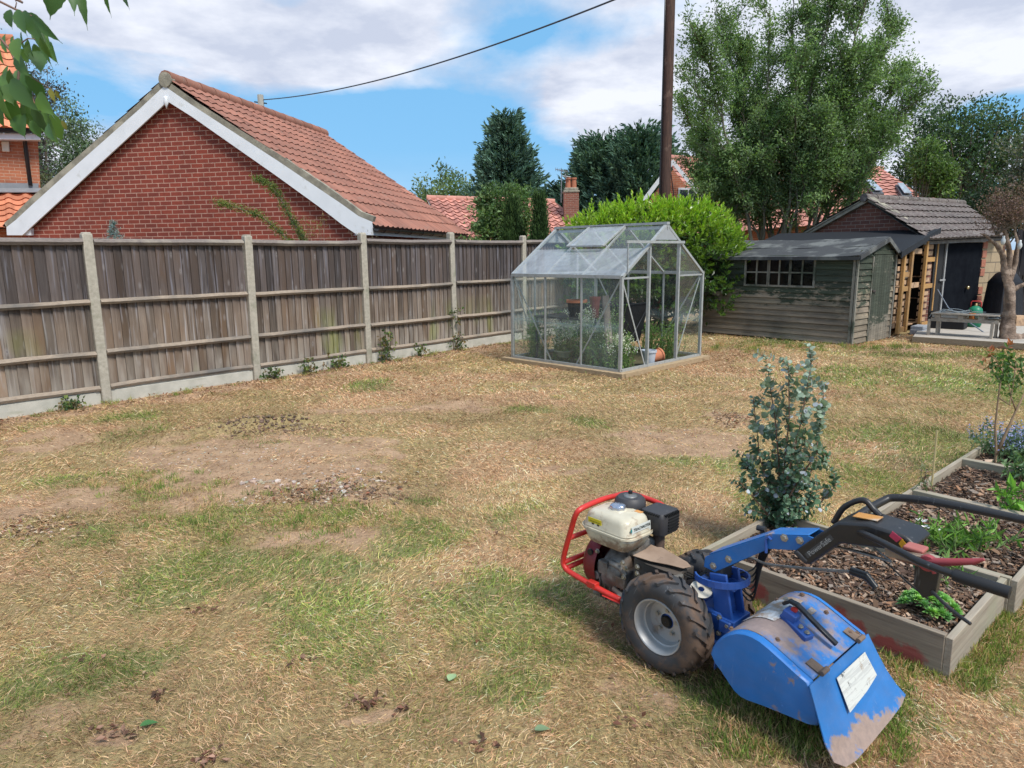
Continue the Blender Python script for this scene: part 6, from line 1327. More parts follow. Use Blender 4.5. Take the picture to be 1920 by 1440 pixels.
def sedum():
    global rng; rng = np.random.default_rng(81); c = G(1742, 1150, .13); T = thing('succulent_clump', 'bright green rounded clump of fleshy leaves at the near corner of the front bed', 'plant', c); P, D, L, C = [], [], [], []
    for i in range(42):
        a = rng.uniform(0, 6.28); r = .105*math.sqrt(rng.random()); h = .075*(1-(r/.13)**2)+.015; cx = np.array([r*math.cos(a), r*math.sin(a), h]); ax = unit(np.array([r*math.cos(a)*5, r*math.sin(a)*5, .8]))
        col = SED[rng.integers(0, 4)]
        for k in range(22):
            b = 2.4*k; inc = .25+k/22*1.0; s_ = unit(np.cross(ax, [.3, 1, .2])); q = np.cross(ax, s_); d = ax*math.cos(inc)+(s_*math.cos(b)+q*math.sin(b))*math.sin(inc); P.append(cx-ax*.012*k/22); D.append(d); L.append(.016+.020*k/22); C.append(np.array(col)*(1.2-.35*k/22))
    n = len(P); P, D, L, C = map(np.array, (P, D, L, C)); leaves('foliage', P, D, rdir(n)*.3+np.array([0, 0, 1]), L, L*.62, np.clip(C, .01, .8), M_leaf('fleshy_leaf', .25, .35, .4), T, fold=.12)
sedum()
ST = [(.13, .26, .05), (.18, .33, .07), (.22, .36, .10), (.10, .20, .05)]
for px, py, n, h, sd in ((1755, 1015, 16, .12, 82), (1800, 1030, 20, .14, 83), (1845, 1022, 16, .13, 84), (1790, 1075, 12, .08, 85)):
    k = {82: 'left', 83: 'middle', 84: 'right', 85: 'nearest and smallest'}[sd]
    clump_plant('strappy_plant', '%s tuft of strappy green leaves in the second raised bed' % k, 'plant', G(px, py, .13), n, h, .075, ST, sd, .15, .2, .12, group=None, per=7)
wf = MB()
for px, py in ((1728, 978), (1753, 995), (1738, 990)):
    c = G(px, py, .17)
    for a in range(5): d = Vector((math.cos(a*1.256), math.sin(a*1.256), .35)); s_ = d.cross(Vector((0, 0, 1))); wf.add([c, c+d*.02+s_*.010, c+d*.032, c+d*.02-s_*.010], [(0, 1, 2, 3)])
tag(wf.build('white_petals', M_plain('white_petal', (.78, .78, .80), .6)), 'white flowers among the strappy leaves of the second bed', 'flower', kind='stuff')
clump_plant('leafy_plant', 'upright light green leafy plant in the second raised bed by the right edge', 'plant', G(1892, 965, .13), 9, .22, .075, [(.16, .33, .06), (.22, .42, .09)], 86, .55, .38, .07, per=9)
clump_plant('grey_leaved_plant', 'dusty green low plant at the right edge of the third raised bed', 'plant', G(1925, 905, .13), 22, .24, .045, [(.15, .24, .12), (.20, .30, .16), (.10, .18, .09)], 87, .3, .5, .1, per=14)
clump_plant('blue_flowers', 'pale blue flowering plant in the farthest raised bed at the right edge', 'plant', G(1905, 858, .13), 75, .24, .05, [(.10, .17, .09), (.14, .22, .12)], 88, .25, .3, .24, flowers=((.36, .40, .78), 18, .017), per=12, fr=.0065)
clump_plant('dried_plant', 'dried reddish brown seedling stems at the front left corner of the third bed', 'plant', G(1726, 932, .12), 8, .22, .03, [(.30, .19, .16), (.20, .22, .10), (.36, .26, .22)], 89, .5, .5, .09, per=8)
cn = G(1746, 920, .12); tag(MB().tube([cn, cn+Vector((-.004, 0, .40))], .006, 6).build('garden_cane', M_plain('bamboo', (.50, .40, .20), .6)), 'thin pale cane standing upright at the left corner of the third bed', 'cane')
def young_tree():
    global rng; rng = np.random.default_rng(91); b = G(1862, 880, .12); Y = b.y; T = thing('young_shrub', 'leggy shrub with forked brown stems and sparse green leaves at the right edge', 'shrub', b); w = lambda px, py, d=0: AT(px, py, Y+d)-b
    st = MB(); st.cc = (1, 1, 1)
    for pts, r in (([w(1862, 880), w(1868, 852), w(1866, 800), w(1872, 745), w(1880, 690)], .010), ([w(1868, 852), w(1885, 815), w(1905, 770), w(1925, 730)], .012), ([w(1872, 745), w(1893, 760), w(1900, 720), w(1905, 680)], .007), ([w(1905, 770), w(1896, 745), w(1888, 700)], .006), ([w(1880, 700), w(1866, 672), w(1852, 662)], .005)): st.tube(pts, [r*(1-.6*k/(len(pts)-1)) for k in range(len(pts))], 8)
    st.build('stem', M_noise('brown_stem', (.36, .24, .15), (.20, .14, .09), 20, .8), T, smooth=True)
    n = 62; P = np.array([tuple(w(rng.normal(1888, 18), rng.normal(694, 19), rng.normal()*.1)) for _ in range(n)]); q = clump_leaves(P, 6, (.025,)*3, .042, np.array([(.09, .17, .05), (.13, .22, .06), (.07, .13, .045)])[rng.integers(0, 3, n)], ar=.5)
    P2 = np.array([tuple(w(px, py)) for px, py in ((1858, 665), (1864, 662), (1852, 668), (1890, 652), (1895, 648), (1850, 686))]); q2 = clump_leaves(P2, 4, (.01,)*3, .04, (.34, .12, .06), ar=.4)
    leaves('foliage', *[np.concatenate([a, c_]) for a, c_ in zip(q, q2)], M_LF, T)
young_tree()

# ---- eucalyptus standing in the back corner of the front bed
def eucalyptus():
    global rng; rng = np.random.default_rng(95); b = G(1466, 990, .13); Y = b.y; T = thing('eucalyptus', 'young eucalyptus with round blue green leaves behind the rotary tiller', 'shrub', b); w = lambda px, py, d=0: AT(px, py, Y+d)-b
    st = MB(); tw = []; mains = [((1466, 990), (1462, 900), (1455, 800), (1436, 668)), ((1466, 990), (1475, 900), (1500, 800), (1524, 665)), ((1466, 990), (1470, 880), (1480, 780), (1478, 680)), ((1466, 990), (1480, 930), (1530, 850), (1545, 735)), ((1466, 990), (1450, 940), (1425, 860), (1412, 745)), ((1466, 990), (1478, 950), (1515, 890), (1548, 850)), ((1466, 990), (1448, 960), (1415, 900), (1392, 860)),
        ((1466, 990), (1490, 960), (1540, 940), (1572, 905)), ((1466, 990), (1445, 970), (1410, 930), (1388, 905)), ((1466, 990), (1470, 930), (1455, 860), (1440, 780)), ((1466, 990), (1475, 940), (1500, 870), (1510, 770))]
    for mi in mains:
        dy = rng.normal()*.12; k_ = len(mi)-1; pts = [w(*q, dy*(j/k_)) for j, q in enumerate(mi)]; st.tube(pts, [.007*(1-.75*j/k_) for j in range(k_+1)], 6)
        L = sum((pts[j+1]-pts[j]).length for j in range(k_)); nb = int(26*L)+5
        for q_ in range(nb):
            u = (q_+rng.random())/nb*k_; j = min(int(u), k_-1); o = pts[j].lerp(pts[j+1], u-j); ax = (pts[j+1]-pts[j]).normalized(); d = (ax*.55+Vector(rng.normal(size=3))*.6).normalized(); l = rng.uniform(.06, .20)*(1.2-.7*u/k_); tw.append((o, d, l)); st.tube([o, o+d*l], [.0025, .001], 4, False)
        tw.append((pts[-2].lerp(pts[-1], .4), (pts[-1]-pts[-2]).normalized(), (pts[-1]-pts[-2]).length*.62))
    st.build('stems', M_plain('reddish_stem', (.26, .15, .10), .6), T, smooth=True)
    P, D, N, L, C = [], [], [], [], []
    for o, d, l in tw:
        n = max(3, int(l/.017)); s_ = d.cross(Vector(rng.normal(size=3))).normalized(); q = d.cross(s_)
        for k in range(n):
            p = o+d*l*(k+.5)/n; a = (k % 2)*1.571+rng.normal()*.25; v = s_*math.cos(a)+q*math.sin(a)
            for sg in (1, -1):
                if rng.random() < .12: continue
                dd = v*sg+d*.45; r = rng.uniform(.024, .040)*(1.1-.5*k/n); P.append(tuple(p)); D.append(tuple(dd)); N.append(tuple(d+Vector(rng.normal(size=3))*.35)); L.append(r)
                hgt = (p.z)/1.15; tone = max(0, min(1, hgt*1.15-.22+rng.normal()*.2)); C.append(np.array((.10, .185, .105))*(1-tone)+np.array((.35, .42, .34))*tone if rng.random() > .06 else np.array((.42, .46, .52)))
    P, D, N, L, C = map(np.array, (P, D, N, L, C)); n = len(P); D = unit(D); S = unit(np.cross(D, N)); Nn = np.cross(S, D); th = np.linspace(0, 2*math.pi, 9)[:-1]
    V = P[:, None]+D[:, None]*(.5*L[:, None, None]*(1-np.cos(th))[None, :, None]+.001)+S[:, None]*(.46*L[:, None, None]*np.sin(th)[None, :, None])+Nn[:, None]*(.10*L[:, None, None]*np.abs(np.sin(th))[None, :, None])
    Fq = np.arange(n*8).reshape(n, 8); C = np.clip(C*(1+rng.normal(size=(n, 1))*.15), .01, .8)
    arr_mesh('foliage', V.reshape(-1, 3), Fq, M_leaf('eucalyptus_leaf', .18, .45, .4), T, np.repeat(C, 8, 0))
eucalyptus()

# ---- weeds in the greenhouse
WG = [(.15, .27, .08), (.20, .34, .10), (.11, .20, .07), (.26, .38, .13)]
k = 0
for a, b, n, h, fl, lab in ((.14, .28, 26, .5, 1, 'white flowered weeds just inside the greenhouse doorway'), (.40, .30, 22, .55, 0, 'leafy weeds inside the near corner of the greenhouse'), (.25, .85, 34, .8, 1, 'tall weeds with a froth of white flowers inside the middle greenhouse bay'), (.20, 1.35, 26, .6, 1, 'white flowered weeds inside the far side bay of the greenhouse'), (.14, 1.85, 30, .75, 0, 'tall grassy weeds at the left corner of the greenhouse'),
      (.55, .62, 26, 1.05, 0, 'tallest leafy weeds in the centre of the greenhouse'), (.8, .9, 22, .9, 0, 'dense weeds behind the black planter frame'), (1.72, .35, 26, .62, 0, 'nettle like weeds inside the right corner of the greenhouse'), (1.80, .75, 20, .55, 0, 'low weeds along the right hand side of the greenhouse'), (1.0, 1.7, 24, .7, 0, 'weeds at the back of the greenhouse'), (1.5, 1.4, 20, .5, 0, 'weeds at the back right of the greenhouse'), (.08, .60, 20, .45, 0, 'short weeds pressed against the near side pane')):
    k += 1; clump_plant('weeds', lab, 'weeds', gl2w(max(a, .34), max(b, .30), .02), int(n*1.9), h, .05 if k != 5 else .10, WG, 100+k, .72, .32 if k != 5 else .10, .16, flowers=((.80, .80, .76), 22, .028) if fl else None, per=18, fr=.009)

# ---- arching shoots above the fence, ivy on the fence foot, spruce tip
def shoots():
    global rng; rng = np.random.default_rng(120)
    for pts, lab, cols in ((((560, 470), (530, 440), (490, 405), (440, 388), (408, 380)), 'arching green shoot leaning left above the fence before the brick gable', [(.16, .20, .05), (.22, .26, .06), (.10, .15, .04)]), (((575, 470), (565, 440), (545, 410), (525, 370), (505, 345), (478, 335)), 'taller green shoot curving up above the fence before the brick gable', [(.13, .19, .05), (.20, .24, .06), (.08, .13, .04)])):
        Y = 10.4; q = [AT(x, y, Y) for x, y in pts]; T = thing('garden_shoot', lab, 'plant', (q[0].x, q[0].y, 0)); q = [v-T.location for v in q]; q = [Vector((q[0].x+.1, q[0].y, 0))]+q
        MB().tube(q, [.02, .016, .012, .01, .008, .005, .004][:len(q)], 6).build('stem', M_BARK, T, smooth=True); P = []
        for j in range(1, len(q)-1):
            for k_ in range(15): P.append(tuple(q[j].lerp(q[j+1], rng.random())))
        P = np.array(P); l = clump_leaves(P, 30, (.035, .035, .03), .035, np.array(cols)[rng.integers(0, 3, len(P))], ar=.35); leaves('foliage', *l, M_LF, T)
    for px, top, s_, cols, lab in ((595, 405, .16, [(.24, .20, .08), (.17, .19, .06), (.30, .24, .12)], 'bushy straggly growth poking over the fence beside the shoots'), (680, 432, .10, [(.26, .22, .14), (.18, .16, .08)], 'thin dry sprigs above the fence near the right end of the gable')):
        p = AT(px, 470, 10.6 if px < 650 else 11.1); z = AT(px, top, p.y).z; T = thing('straggly_shrub', lab, 'shrub', (p.x, p.y, 0)); n = 60; P = np.stack([rng.normal(0, s_, n), rng.normal(0, .06, n), rng.uniform(1.4, z, n)], 1); q = clump_leaves(P, 12 if px < 650 else 5, (.04,)*3, .028, np.array(cols)[rng.integers(0, len(cols), n)], ar=.4); leaves('foliage', *q, M_LF, T)
        b = MB(); 
        for k_ in range(18): e = Vector(P[rng.integers(0, n)]); b.tube([(0, 0, 0), (e.x*.4, 0, 1.3), e], [.008, .005, .002], 4, False)
        b.build('stems', M_BARK, T)
    p = AT(218, 470, 8.5); z = AT(218, 418, 8.5).z; T = thing('spruce_tip', 'small blue green conifer tip just showing over the fence', 'conifer', (p.x, p.y, 0)); n = 90; h = rng.random(n); P = np.stack([rng.normal(0, 1, n)*.09*(1-h), rng.normal(0, .06, n)*(1-h), 1.75+(z-1.75)*h], 1); q = clump_leaves(P, 12, (.015,)*3, .03, (.20, .28, .27), up=.5, ar=.25); leaves('foliage', *q, M_CON, T); MB().tube([(0, 0, 0), (0, 0, z-.02)], [.02, .005], 6).build('trunk', M_BARK, T)
shoots()
def ivy():
    global rng; rng = np.random.default_rng(130)
    for px, py, h, n, lab in ((690, 672, .5, 60, 'ivy climbing the foot of the third concrete fence post'), (716, 640, .75, 26, 'thin ivy stem with a few leaves on the fourth fence panel'), (625, 690, .24, 40, 'ivy and dry stems at the fence foot left of the third post'), (585, 700, .22, 34, 'weeds sprouting from the gravel board left of the ivy'), (858, 655, .35, 22, 'small ivy sprig at the foot of the fourth concrete post'), (520, 712, .14, 30, 'low weeds at the foot of the second concrete post'), (150, 775, .10, 34, 'low weeds under the leftmost fence panel'), (790, 668, .16, 26, 'low weeds at the fence foot between the third and fourth posts')):
        g = G(px, py); s_ = (g-FA).dot(FD); p = FA+FD*s_+FN*.085; p.z = 0; T = thing('ivy' if 'ivy' in lab else 'weeds', lab, 'ivy' if 'ivy' in lab else 'weeds', p); t_ = rng.random(n); P = np.array([tuple(FD*(rng.normal()*.10*(1-.4*u))+FN*abs(rng.normal())*.05) for u in t_]); P[:, 2] = h*t_**1.2
        q = clump_leaves(P, 3, (.02,)*3, .05, np.array([(.055, .10, .035), (.09, .15, .05), (.16, .19, .06), (.22, .16, .08)])[rng.integers(0, 4, n)], ar=.75, up=-.1, out=np.tile(np.array(FN), (n, 1))*.4); leaves('foliage', *q, M_LF, T); b = MB()
        for k_ in range(7): e = Vector(P[rng.integers(0, n)]); b.tube([(rng.normal()*.04, 0, 0), e.lerp(Vector((0, 0, 0)), .5)+Vector(rng.normal(size=3))*.02, e], [.005, .004, .002], 4, False)
        b.build('stems', M_BARK, T)
ivy()

# ---- cherry twig hanging into the top left corner
def leaf_mesh(q, d, nrm, L, Wd, mb, seedv):
    """a pointed toothed leaf with a folded midrib"""
    d = Vector(d).normalized(); s_ = d.cross(Vector(nrm)).normalized(); n = s_.cross(d); N_ = 11; L_, R_, M_ = [], [], []
    for k in range(N_+1):
        u = k/N_; w = Wd*.5*(math.sin(math.pi*min(u*1.08, 1)**.78))**.9*(1 if k % 2 else .9); w = max(w, .0005); c = Vector(q)+d*L*u+n*(-.18*L*u*u)+s_*math.sin(u*3+seedv)*L*.02
        M_.append(c); L_.append(c-s_*w+n*w*.35-d*(.0 if k % 2 else L*.01)); R_.append(c+s_*w+n*w*.35-d*(.0 if k % 2 else L*.01))
    b = len(mb.v); tone = rng.uniform(.7, 1.25); 
    for r_ in (L_, M_, R_):
        for k, v in enumerate(r_): mb.v.append(tuple(v)); mb.c.append(tuple(np.clip(np.array(mb.cc)*tone, 0, 1)))
    for k in range(N_):
        for r_ in (0, 1): a = b+r_*(N_+1)+k; mb.f.append((a, a+1, a+1+N_+1, a+N_+1))
def cherry():
    global rng; rng = np.random.default_rng(140); T = thing('cherry_branch', 'toothed green cherry leaves hanging on twigs into the top left corner', 'branch', AT(-60, 60, 1.9)); o = T.location
    Ls = [(102, -42, 99, 31, 40), (135, -35, 138, 17, 16), (147, -35, 157, 42, 16), (196, -38, 198, 26, 18), (230, -30, 233, 10, 12), (19, 18, 18, 50, 24), (33, 18, 44, 60, 20), (45, 20, 66, 70, 17), (52, 22, 84, 92, 18), (55, 24, 99, 76, 20), (62, 40, 86, 118, 16), (26, 68, 18, 92, 13), (32, 72, 30, 109, 17), (52, 74, 58, 118, 19), (64, 82, 82, 118, 20), (76, 70, 93, 112, 18), (93, 80, 99, 114, 13), (-4, 84, 2, 122, 18),
        (14, 124, 6, 154, 10), (18, 130, 36, 190, 26), (38, 128, 50, 186, 26), (52, 136, 80, 192, 24), (66, 146, 80, 198, 20), (92, 166, 102, 190, 10), (104, 170, 113, 188, 8), (8, 160, 20, 188, 18), (2, 172, 14, 226, 32), (26, 186, 24, 242, 32), (44, 188, 54, 252, 26), (50, 196, 66, 240, 20), (62, 194, 86, 252, 26), (80, 206, 100, 266, 26), (98, 212, 114, 264, 28), (116, 226, 126, 245, 9), (-10, 120, -4, 180, 26), (30, 100, 46, 140, 20), (-6, 190, 2, 236, 24), (20, 150, 60, 200, 22), (-30, 60, -20, 120, 30), (-25, 200, -15, 250, 28), (40, 60, 46, 108, 20), (70, 96, 74, 128, 18), (26, 150, 22, 196, 24), (58, 160, 62, 210, 24), (14, 196, 30, 232, 24), (38, 214, 38, 250, 20), (72, 176, 92, 214, 22), (4, 140, 16, 172, 18), (84, 180, 96, 226, 20), (10, 64, 6, 96, 16), (66, 48, 90, 92, 18), (48, 92, 46, 120, 16), (90, 232, 96, 262, 18), (60, 226, 74, 258, 20)]
    for cl in range(4):
        mb = MB(); 
        for i, (x0, y0, x1, y1, w) in enumerate(Ls):
            if i % 4 != cl: continue
            Y = 1.9+rng.uniform(-.12, .12); a, b = AT(x0, y0, Y), AT(x1, y1, Y+rng.uniform(-.05, .03)); L = (b-a).length*1.08; W_ = w*L/math.hypot(x1-x0, y1-y0)*1.05
            mb.cc = [(.085, .17, .045), (.11, .20, .05), (.07, .14, .05)][rng.integers(0, 3)] if (x0, y0) not in ((92, 166), (104, 170), (116, 226)) else (.26, .24, .06)
            leaf_mesh(a-o, b-a, Vector((rng.normal()*.5, -1, .25+rng.normal()*.2)), L, W_, mb, i)
        mb.build('leaves', M_leaf('cherry_leaf', .4, .45, .4), T, smooth=True)
    tw = MB(); q = lambda x, y, Y=1.9: AT(x, y, Y)-o
    for pts, r in (([q(-120, -40), q(-40, -10), q(2, 4), q(30, 18), q(60, 30)], .004), ([q(-40, -10), q(-10, 60), q(20, 95), q(36, 130), q(32, 165), q(44, 190), q(70, 200)], .004), ([q(20, 95), q(52, 72), q(80, 75)], .002), ([q(-120, -60), q(100, -44), q(240, -34)], .004), ([q(28, 18), q(31, 5), q(28, -1), q(42, 5)], .0015), ([q(36, 130), q(90, 164), q(106, 170)], .002)): tw.tube(pts, [r]+[r*.8]*(len(pts)-2)+[r*.4], 6)
    tw.tube([q(29, -1), q(36, 1), q(42, 5)], [.003, .004, .003], 6)
    tw.build('twigs', M_plain('cherry_twig', (.20, .12, .09), .6), T, smooth=True)
cherry()
# three fallen green leaves on the lawn
for px, py, a, lab, col in ((848, 1268, 1.2, 'fallen green leaf on the dry grass left of the bare patch', (.30, .42, .22)), (1018, 1366, .2, 'pale green fallen leaf lying flat near the bottom of the lawn', (.28, .40, .22)), (280, 1356, .5, 'small dark green leaf in the grass at the lower left', (.06, .16, .05))):
    c = G(px, py, .022); mb = MB(); mb.cc = col; leaf_mesh(c-Vector((math.cos(a), math.sin(a), 0))*.03, (math.cos(a), math.sin(a), .05), (0, .1, 1), .062, .04, mb, 1); tag(mb.build('fallen_leaf', M_leaf('fallen_leaf_%d' % px, .2, .5, .3), smooth=True), lab, 'leaf')
# ------------------------------------------------------------------ two-wheel rotary tiller (local frame: u rearward, v to the machine's far side, z up)
rng = np.random.default_rng(200)
TO = Vector((.56, 2.475, 0)); TA = R(41.5-90)
TL = thing('rotary_tiller', 'blue and red two wheeled rotary tiller with cream fuel tank standing on the lawn', 'rotary tiller', TO, TA)
def M_paint(name, c, dust, s=5.0, th=(.55, .62), rough=.38, bias=None, st=(1, 1, 1), amt=.9):
    m, t = new_mat(name); co = t.n('ShaderNodeTexCoord').outputs['Object']
    n = t.noise(t.vmap(co, st), s, 8, .68, .3); n2 = t.noise(co, 40, 5, .7)
    if bias: n = t.math('ADD', n, t.mapr(t.n('ShaderNodeSeparateXYZ', {0: co}).outputs[bias[0]], *bias[1:]))
    base = t.mix(t.mapr(t.noise(co, 9, 4), .3, .7), c, tuple(k*.78 for k in c))
    base = t.mix(t.mapr(n2, .66, .74, 0, .5), base, tuple(min(1, k*1.4+.08) for k in c))
    base = t.mix(t.mapr(t.noise(t.vmap(co, (1, 1, 2.2)), 7, 7, .7), .35, .8, .02, .13), base, dust)
    base = t.mix(t.mapr(t.noise(t.vmap(co, (60, 60, 7), (0, 0, 0), (.4, .2, .5)), 1.0, 3, .6), .66, .72, 0, .35), base, tuple(min(1, k*.5+.22) for k in c))
    f = t.math('MULTIPLY', t.mapr(t.math('ADD', n, t.math('MULTIPLY', t.math('SUBTRACT', n2, .5), .12)), *th), amt)
    dc = t.mix(t.mapr(n2, .3, .7), dust, tuple(k*.7 for k in dust))
    col = t.mix(f, base, dc); r = t.mapr(f, 0, 1, rough, .92)
    finish(t, col, r, t.math('ADD', n2, f), .12, .002, spec=.45); return m
DUST = (.36, .25, .175)
M_BLUE = M_paint('scuffed_blue_paint', (0.006, 0.152, 0.48), DUST, 5.5, (.60, .66))
M_BLUE2 = M_paint('clean_blue_paint', (.008, .085, .37), DUST, 9, (.66, .74))
M_HOODT = M_paint('dusty_blue_hood', (0.012, 0.177, 0.52), DUST, 4.6, (.46, .56), amt=.85, bias=(0, .34, .60, .20, .02))
M_SIDE = M_paint('blue_side_plate', (0.004, 0.165, 0.52), DUST, 6.0, (.60, .65), bias=(2, .11, .18, .12, 0.0))
M_FLAP = M_paint('blue_flap', (0.01, 0.165, 0.48), DUST, 4.2, (.56, .61), bias=(2, .08, .17, .10, -.03))
M_RED = M_paint('red_guard_paint', (.60, .028, .022), (.25, .12, .08), 9, (.66, .72), .4)
M_CREAM = M_paint('cream_tank', (.62, .57, .44), (.30, .20, .13), 11, (.54, .66), .35, bias=(2, .40, .50, .10, 0.0))
M_ENG = M_noise('oily_alloy', (.30, .285, .26), (.07, .062, .055), 16, .6, .5, .005, metal=.35, c3=(.14, .10, .075), s3=8, t3=(.45, .62))
M_FAN = M_paint('dark_red_cover', (.20, .010, .018), (.2, .12, .09), 12, (.66, .75), .45)
M_PLAS = M_paint('grey_black_plastic', (.035, .036, .042), (.16, .12, .09), 10, (.62, .75), .55)
M_TYRE = M_paint('tyre_rubber', (.040, .044, .050), (.15, .095, .065), 8, (.44, .56), .7)
M_RIM = M_noise('silver_rim', (.50, .50, .50), (.36, .35, .34), 8, .45, .1, .001, metal=.35, c3=(.25, .18, .13), s3=12, t3=(.62, .75))
M_BOLT = M_plain('zinc_bolt', (.42, .41, .38), .4, .8); M_STEEL = M_noise('worn_steel_rod', (.30, .30, .29), (.16, .15, .14), 20, .45, .1, .001, metal=.7)
M_GUARDP = M_noise('rusty_tan_plate', (.33, .235, .17), (.22, .15, .105), 10, .8, .2, .002, c3=(.10, .07, .055), s3=9, t3=(.6, .7))
M_BLKP = M_paint('black_console_paint', (.016, .016, .018), (.12, .10, .085), 12, (.68, .78), .42)
def X(p, q=None): return Matrix.Translation(p)
rotY = lambda a: Matrix.Rotation(a, 4, 'Y'); rotX = lambda a: Matrix.Rotation(a, 4, 'X')
def bolts(pts, nrm, r=.008, h=.006, parent=None, name='bolts', m=None):
    q = Vector(nrm).to_track_quat('Z', 'Y').to_matrix().to_4x4()
    for p in pts: MB().lathe([(.0005, h), (r*.9, h), (r, h*.6), (r, 0), (r*1.5, -.0005), (r*1.5, -.002)], 6, Matrix.Translation(p) @ q).build('bolt', m or M_BOLT, parent or TL)
# wheels: axis along v
WZ, WR = .205, .203
def wheel(vc, sgn):
    """vc = tyre centre along v, sgn = -1 when the dish faces the camera"""
    wr = bpy.data.objects.new('wheel', None); COL.objects.link(wr); wr.parent = TL; wr.location = (0, vc, WZ)
    M = Matrix.Rotation(-math.pi/2*sgn, 4, 'X')     # lathe Z -> outward side
    tp = [(.106, .046), (.118, .054), (.135, .060), (.158, .060), (.175, .054), (.186, .045), (.190, .03), (.191, 0), (.190, -.03), (.186, -.045), (.175, -.054), (.158, -.060), (.135, -.060), (.118, -.054), (.106, -.046)]
    mb = MB().lathe(tp, 64, M)
    for side in (1, -1):
        for k in range(19):
            a0 = 2*math.pi*(k+(.5 if side < 0 else 0))/19; q = []
            for (s_, dz) in ((0, .002), (.5, .034), (1, .058)):
                a = a0+.30*s_; rr = .190-(.0 if s_ < .9 else .014)
                for da in (-.040, .040):
                    for hh in (0, .014 if s_ < .9 else .012): q.append(tuple(M @ Vector(((rr+hh-.002)*math.cos(a+da), (rr+hh-.002)*math.sin(a+da), side*dz))))
            fs = [(0, 1, 3, 2), (8, 10, 11, 9)]
            for g_ in (0, 4): fs += [(g_, g_+2, g_+6, g_+4), (g_+1, g_+5, g_+7, g_+3), (g_, g_+4, g_+5, g_+1), (g_+2, g_+3, g_+7, g_+6)]
            mb.add(q, fs)
    mb.build('tyre', M_TYRE, wr, smooth='auto')
    rp = [(.113, .050), (.111, .054), (.106, .052), (.103, .045), (.098, .038), (.097, .020), (.093, .012), (.088, .010), (.086, -.008), (.083, -.016), (.060, -.018), (.040, -.016), (.030, -.014), (.030, -.05), (.10, -.05)]
    mb = MB().lathe(rp, 48, M); rim = mb.build('rim', M_RIM, wr, smooth='auto')
    hb_ = MB().lathe([(.001, -.002), (.020, -.002), (.024, -.008), (.024, -.03), (.034, -.03)], 24, M); hb_.build('hub', M_plain('black_hub', (.012, .012, .012), .5), wr, smooth='auto')
    bp = [M @ Vector((.048*math.cos(a), .048*math.sin(a), -.014)) for a in (.6, 1.86, 3.1, 4.37, 5.63)]
    bolts(bp, M.to_3x3() @ Vector((0, 0, 1)), .008, .010, wr, 'wheel_bolts')
    vs = MB().tube([tuple(M @ Vector((.078, -.03, -.012))), tuple(M @ Vector((.088, -.036, .008)))], .004, 6); vs.build('valve', M_BLK, wr)
    wr.rotation_euler = (0, .35 if sgn < 0 else -.2, 0); return wr
wheel(.050, -1); wheel(.345, 1)
# chassis
ch = MB(); ch.box((.0, .195, WZ+.02), (.20, .15, .16)); ch.box((.14, .195, WZ+.02), (.12, .11, .13)); ch.box((-.12, .195, .27), (.16, .12, .12)); ch.tube([(0, .06, WZ), (0, .34, WZ)], .028, 14)
ch.build('gearbox', M_BLUE2, TL, bevel=.014)
c2 = MB(); c2.box((.20, .195, .19), (.10, .12, .17)); c2.box((.215, .135, .245), (.05, .02, .05)); c2.box((.215, .135, .165), (.05, .02, .035)); c2.tube([(.16, .128, .13), (.25, .128, .105)], .012, 10); c2.tube([(.16, .14, .165), (.245, .14, .15)], .014, 10)
c2.build('implement_coupling', M_BLUE2, TL, bevel=.008); bolts([(.19, .130, .275), (.225, .130, .255), (.215, .124, .195), (.235, .13, .16), (.19, .13, .21)], (0, -1, 0), .008, .008, TL, 'coupling_bolts')
cl = MB(); 
for k in range(2): cl.lathe([(.001, 0), (.052, 0), (.055, .006), (.052, .012), (.001, .012)], 24, Matrix.Translation((.275+.028*k, .24+.03*k, .205+.006*k)) @ rotX(math.pi/2.1) @ rotY(.25))
cl.build('swing_clamps', M_BLUE2, TL, smooth='auto')
# steering column, ring and arm
co_ = MB(); co_.beam((.205, .150, .24), (.165, .150, .44), .012, .075, up=(1, 0, 0)); co_.beam((.205, .235, .24), (.165, .235, .44), .012, .075, up=(1, 0, 0)); co_.beam((.185, .19, .25), (.155, .19, .40), .075, .05, up=(1, 0, 0)); co_.build('column', M_BLUE2, TL, bevel=.004)
rg = MB(); pts = [(.155+.105*math.cos(a), .195+.085*math.sin(a), .408+.012*math.cos(a)) for a in np.linspace(-2.6, 2.6, 22)]
for i in range(len(pts)-1): rg.beam(pts[i], pts[i+1], .007, .026, ext=.002)
rg.slab([(.09, .14, .395), (.24, .14, .395), (.24, .25, .395), (.09, .25, .395)], .006); rg.build('swivel_ring', M_BLUE2, TL)
bk_ = MB(); bk_.box((.145, .19, .435), (.07, .07, .06)); bk_.build('swivel_block', M_PLAS, TL, bevel=.006)
armP = [(.100, .445), (.104, .487), (.125, .503), (.359, .656), (.382, .664), (.500, .697), (.530, .694), (.536, .682), (.480, .637), (.360, .604), (.178, .462), (.150, .440)]
ar = MB()
for v in (.150, .232): ar.prism([(u, v, z) for u, z in armP], (0, .005, 0))
ar.slab([(.125, .150, .503), (.359, .150, .656), (.359, .237, .656), (.125, .237, .503)], .005); ar.slab([(.359, .150, .656), (.500, .150, .697), (.500, .237, .697), (.359, .237, .656)], .005); ar.build('handle_arm', M_BLUE, TL, bevel=.002)
bolts([(.142, .148, .463), (.205, .148, .512), (.415, .148, .664), (.470, .148, .672)], (0, -1, 0), .010, .006, TL, 'arm_bolts')
hk = MB().tube([(.355, .143, .590), (.352, .143, .640), (.362, .143, .652), (.372, .143, .645)], .005, 6); hk.build('cable_hook', M_BLUE2, TL)
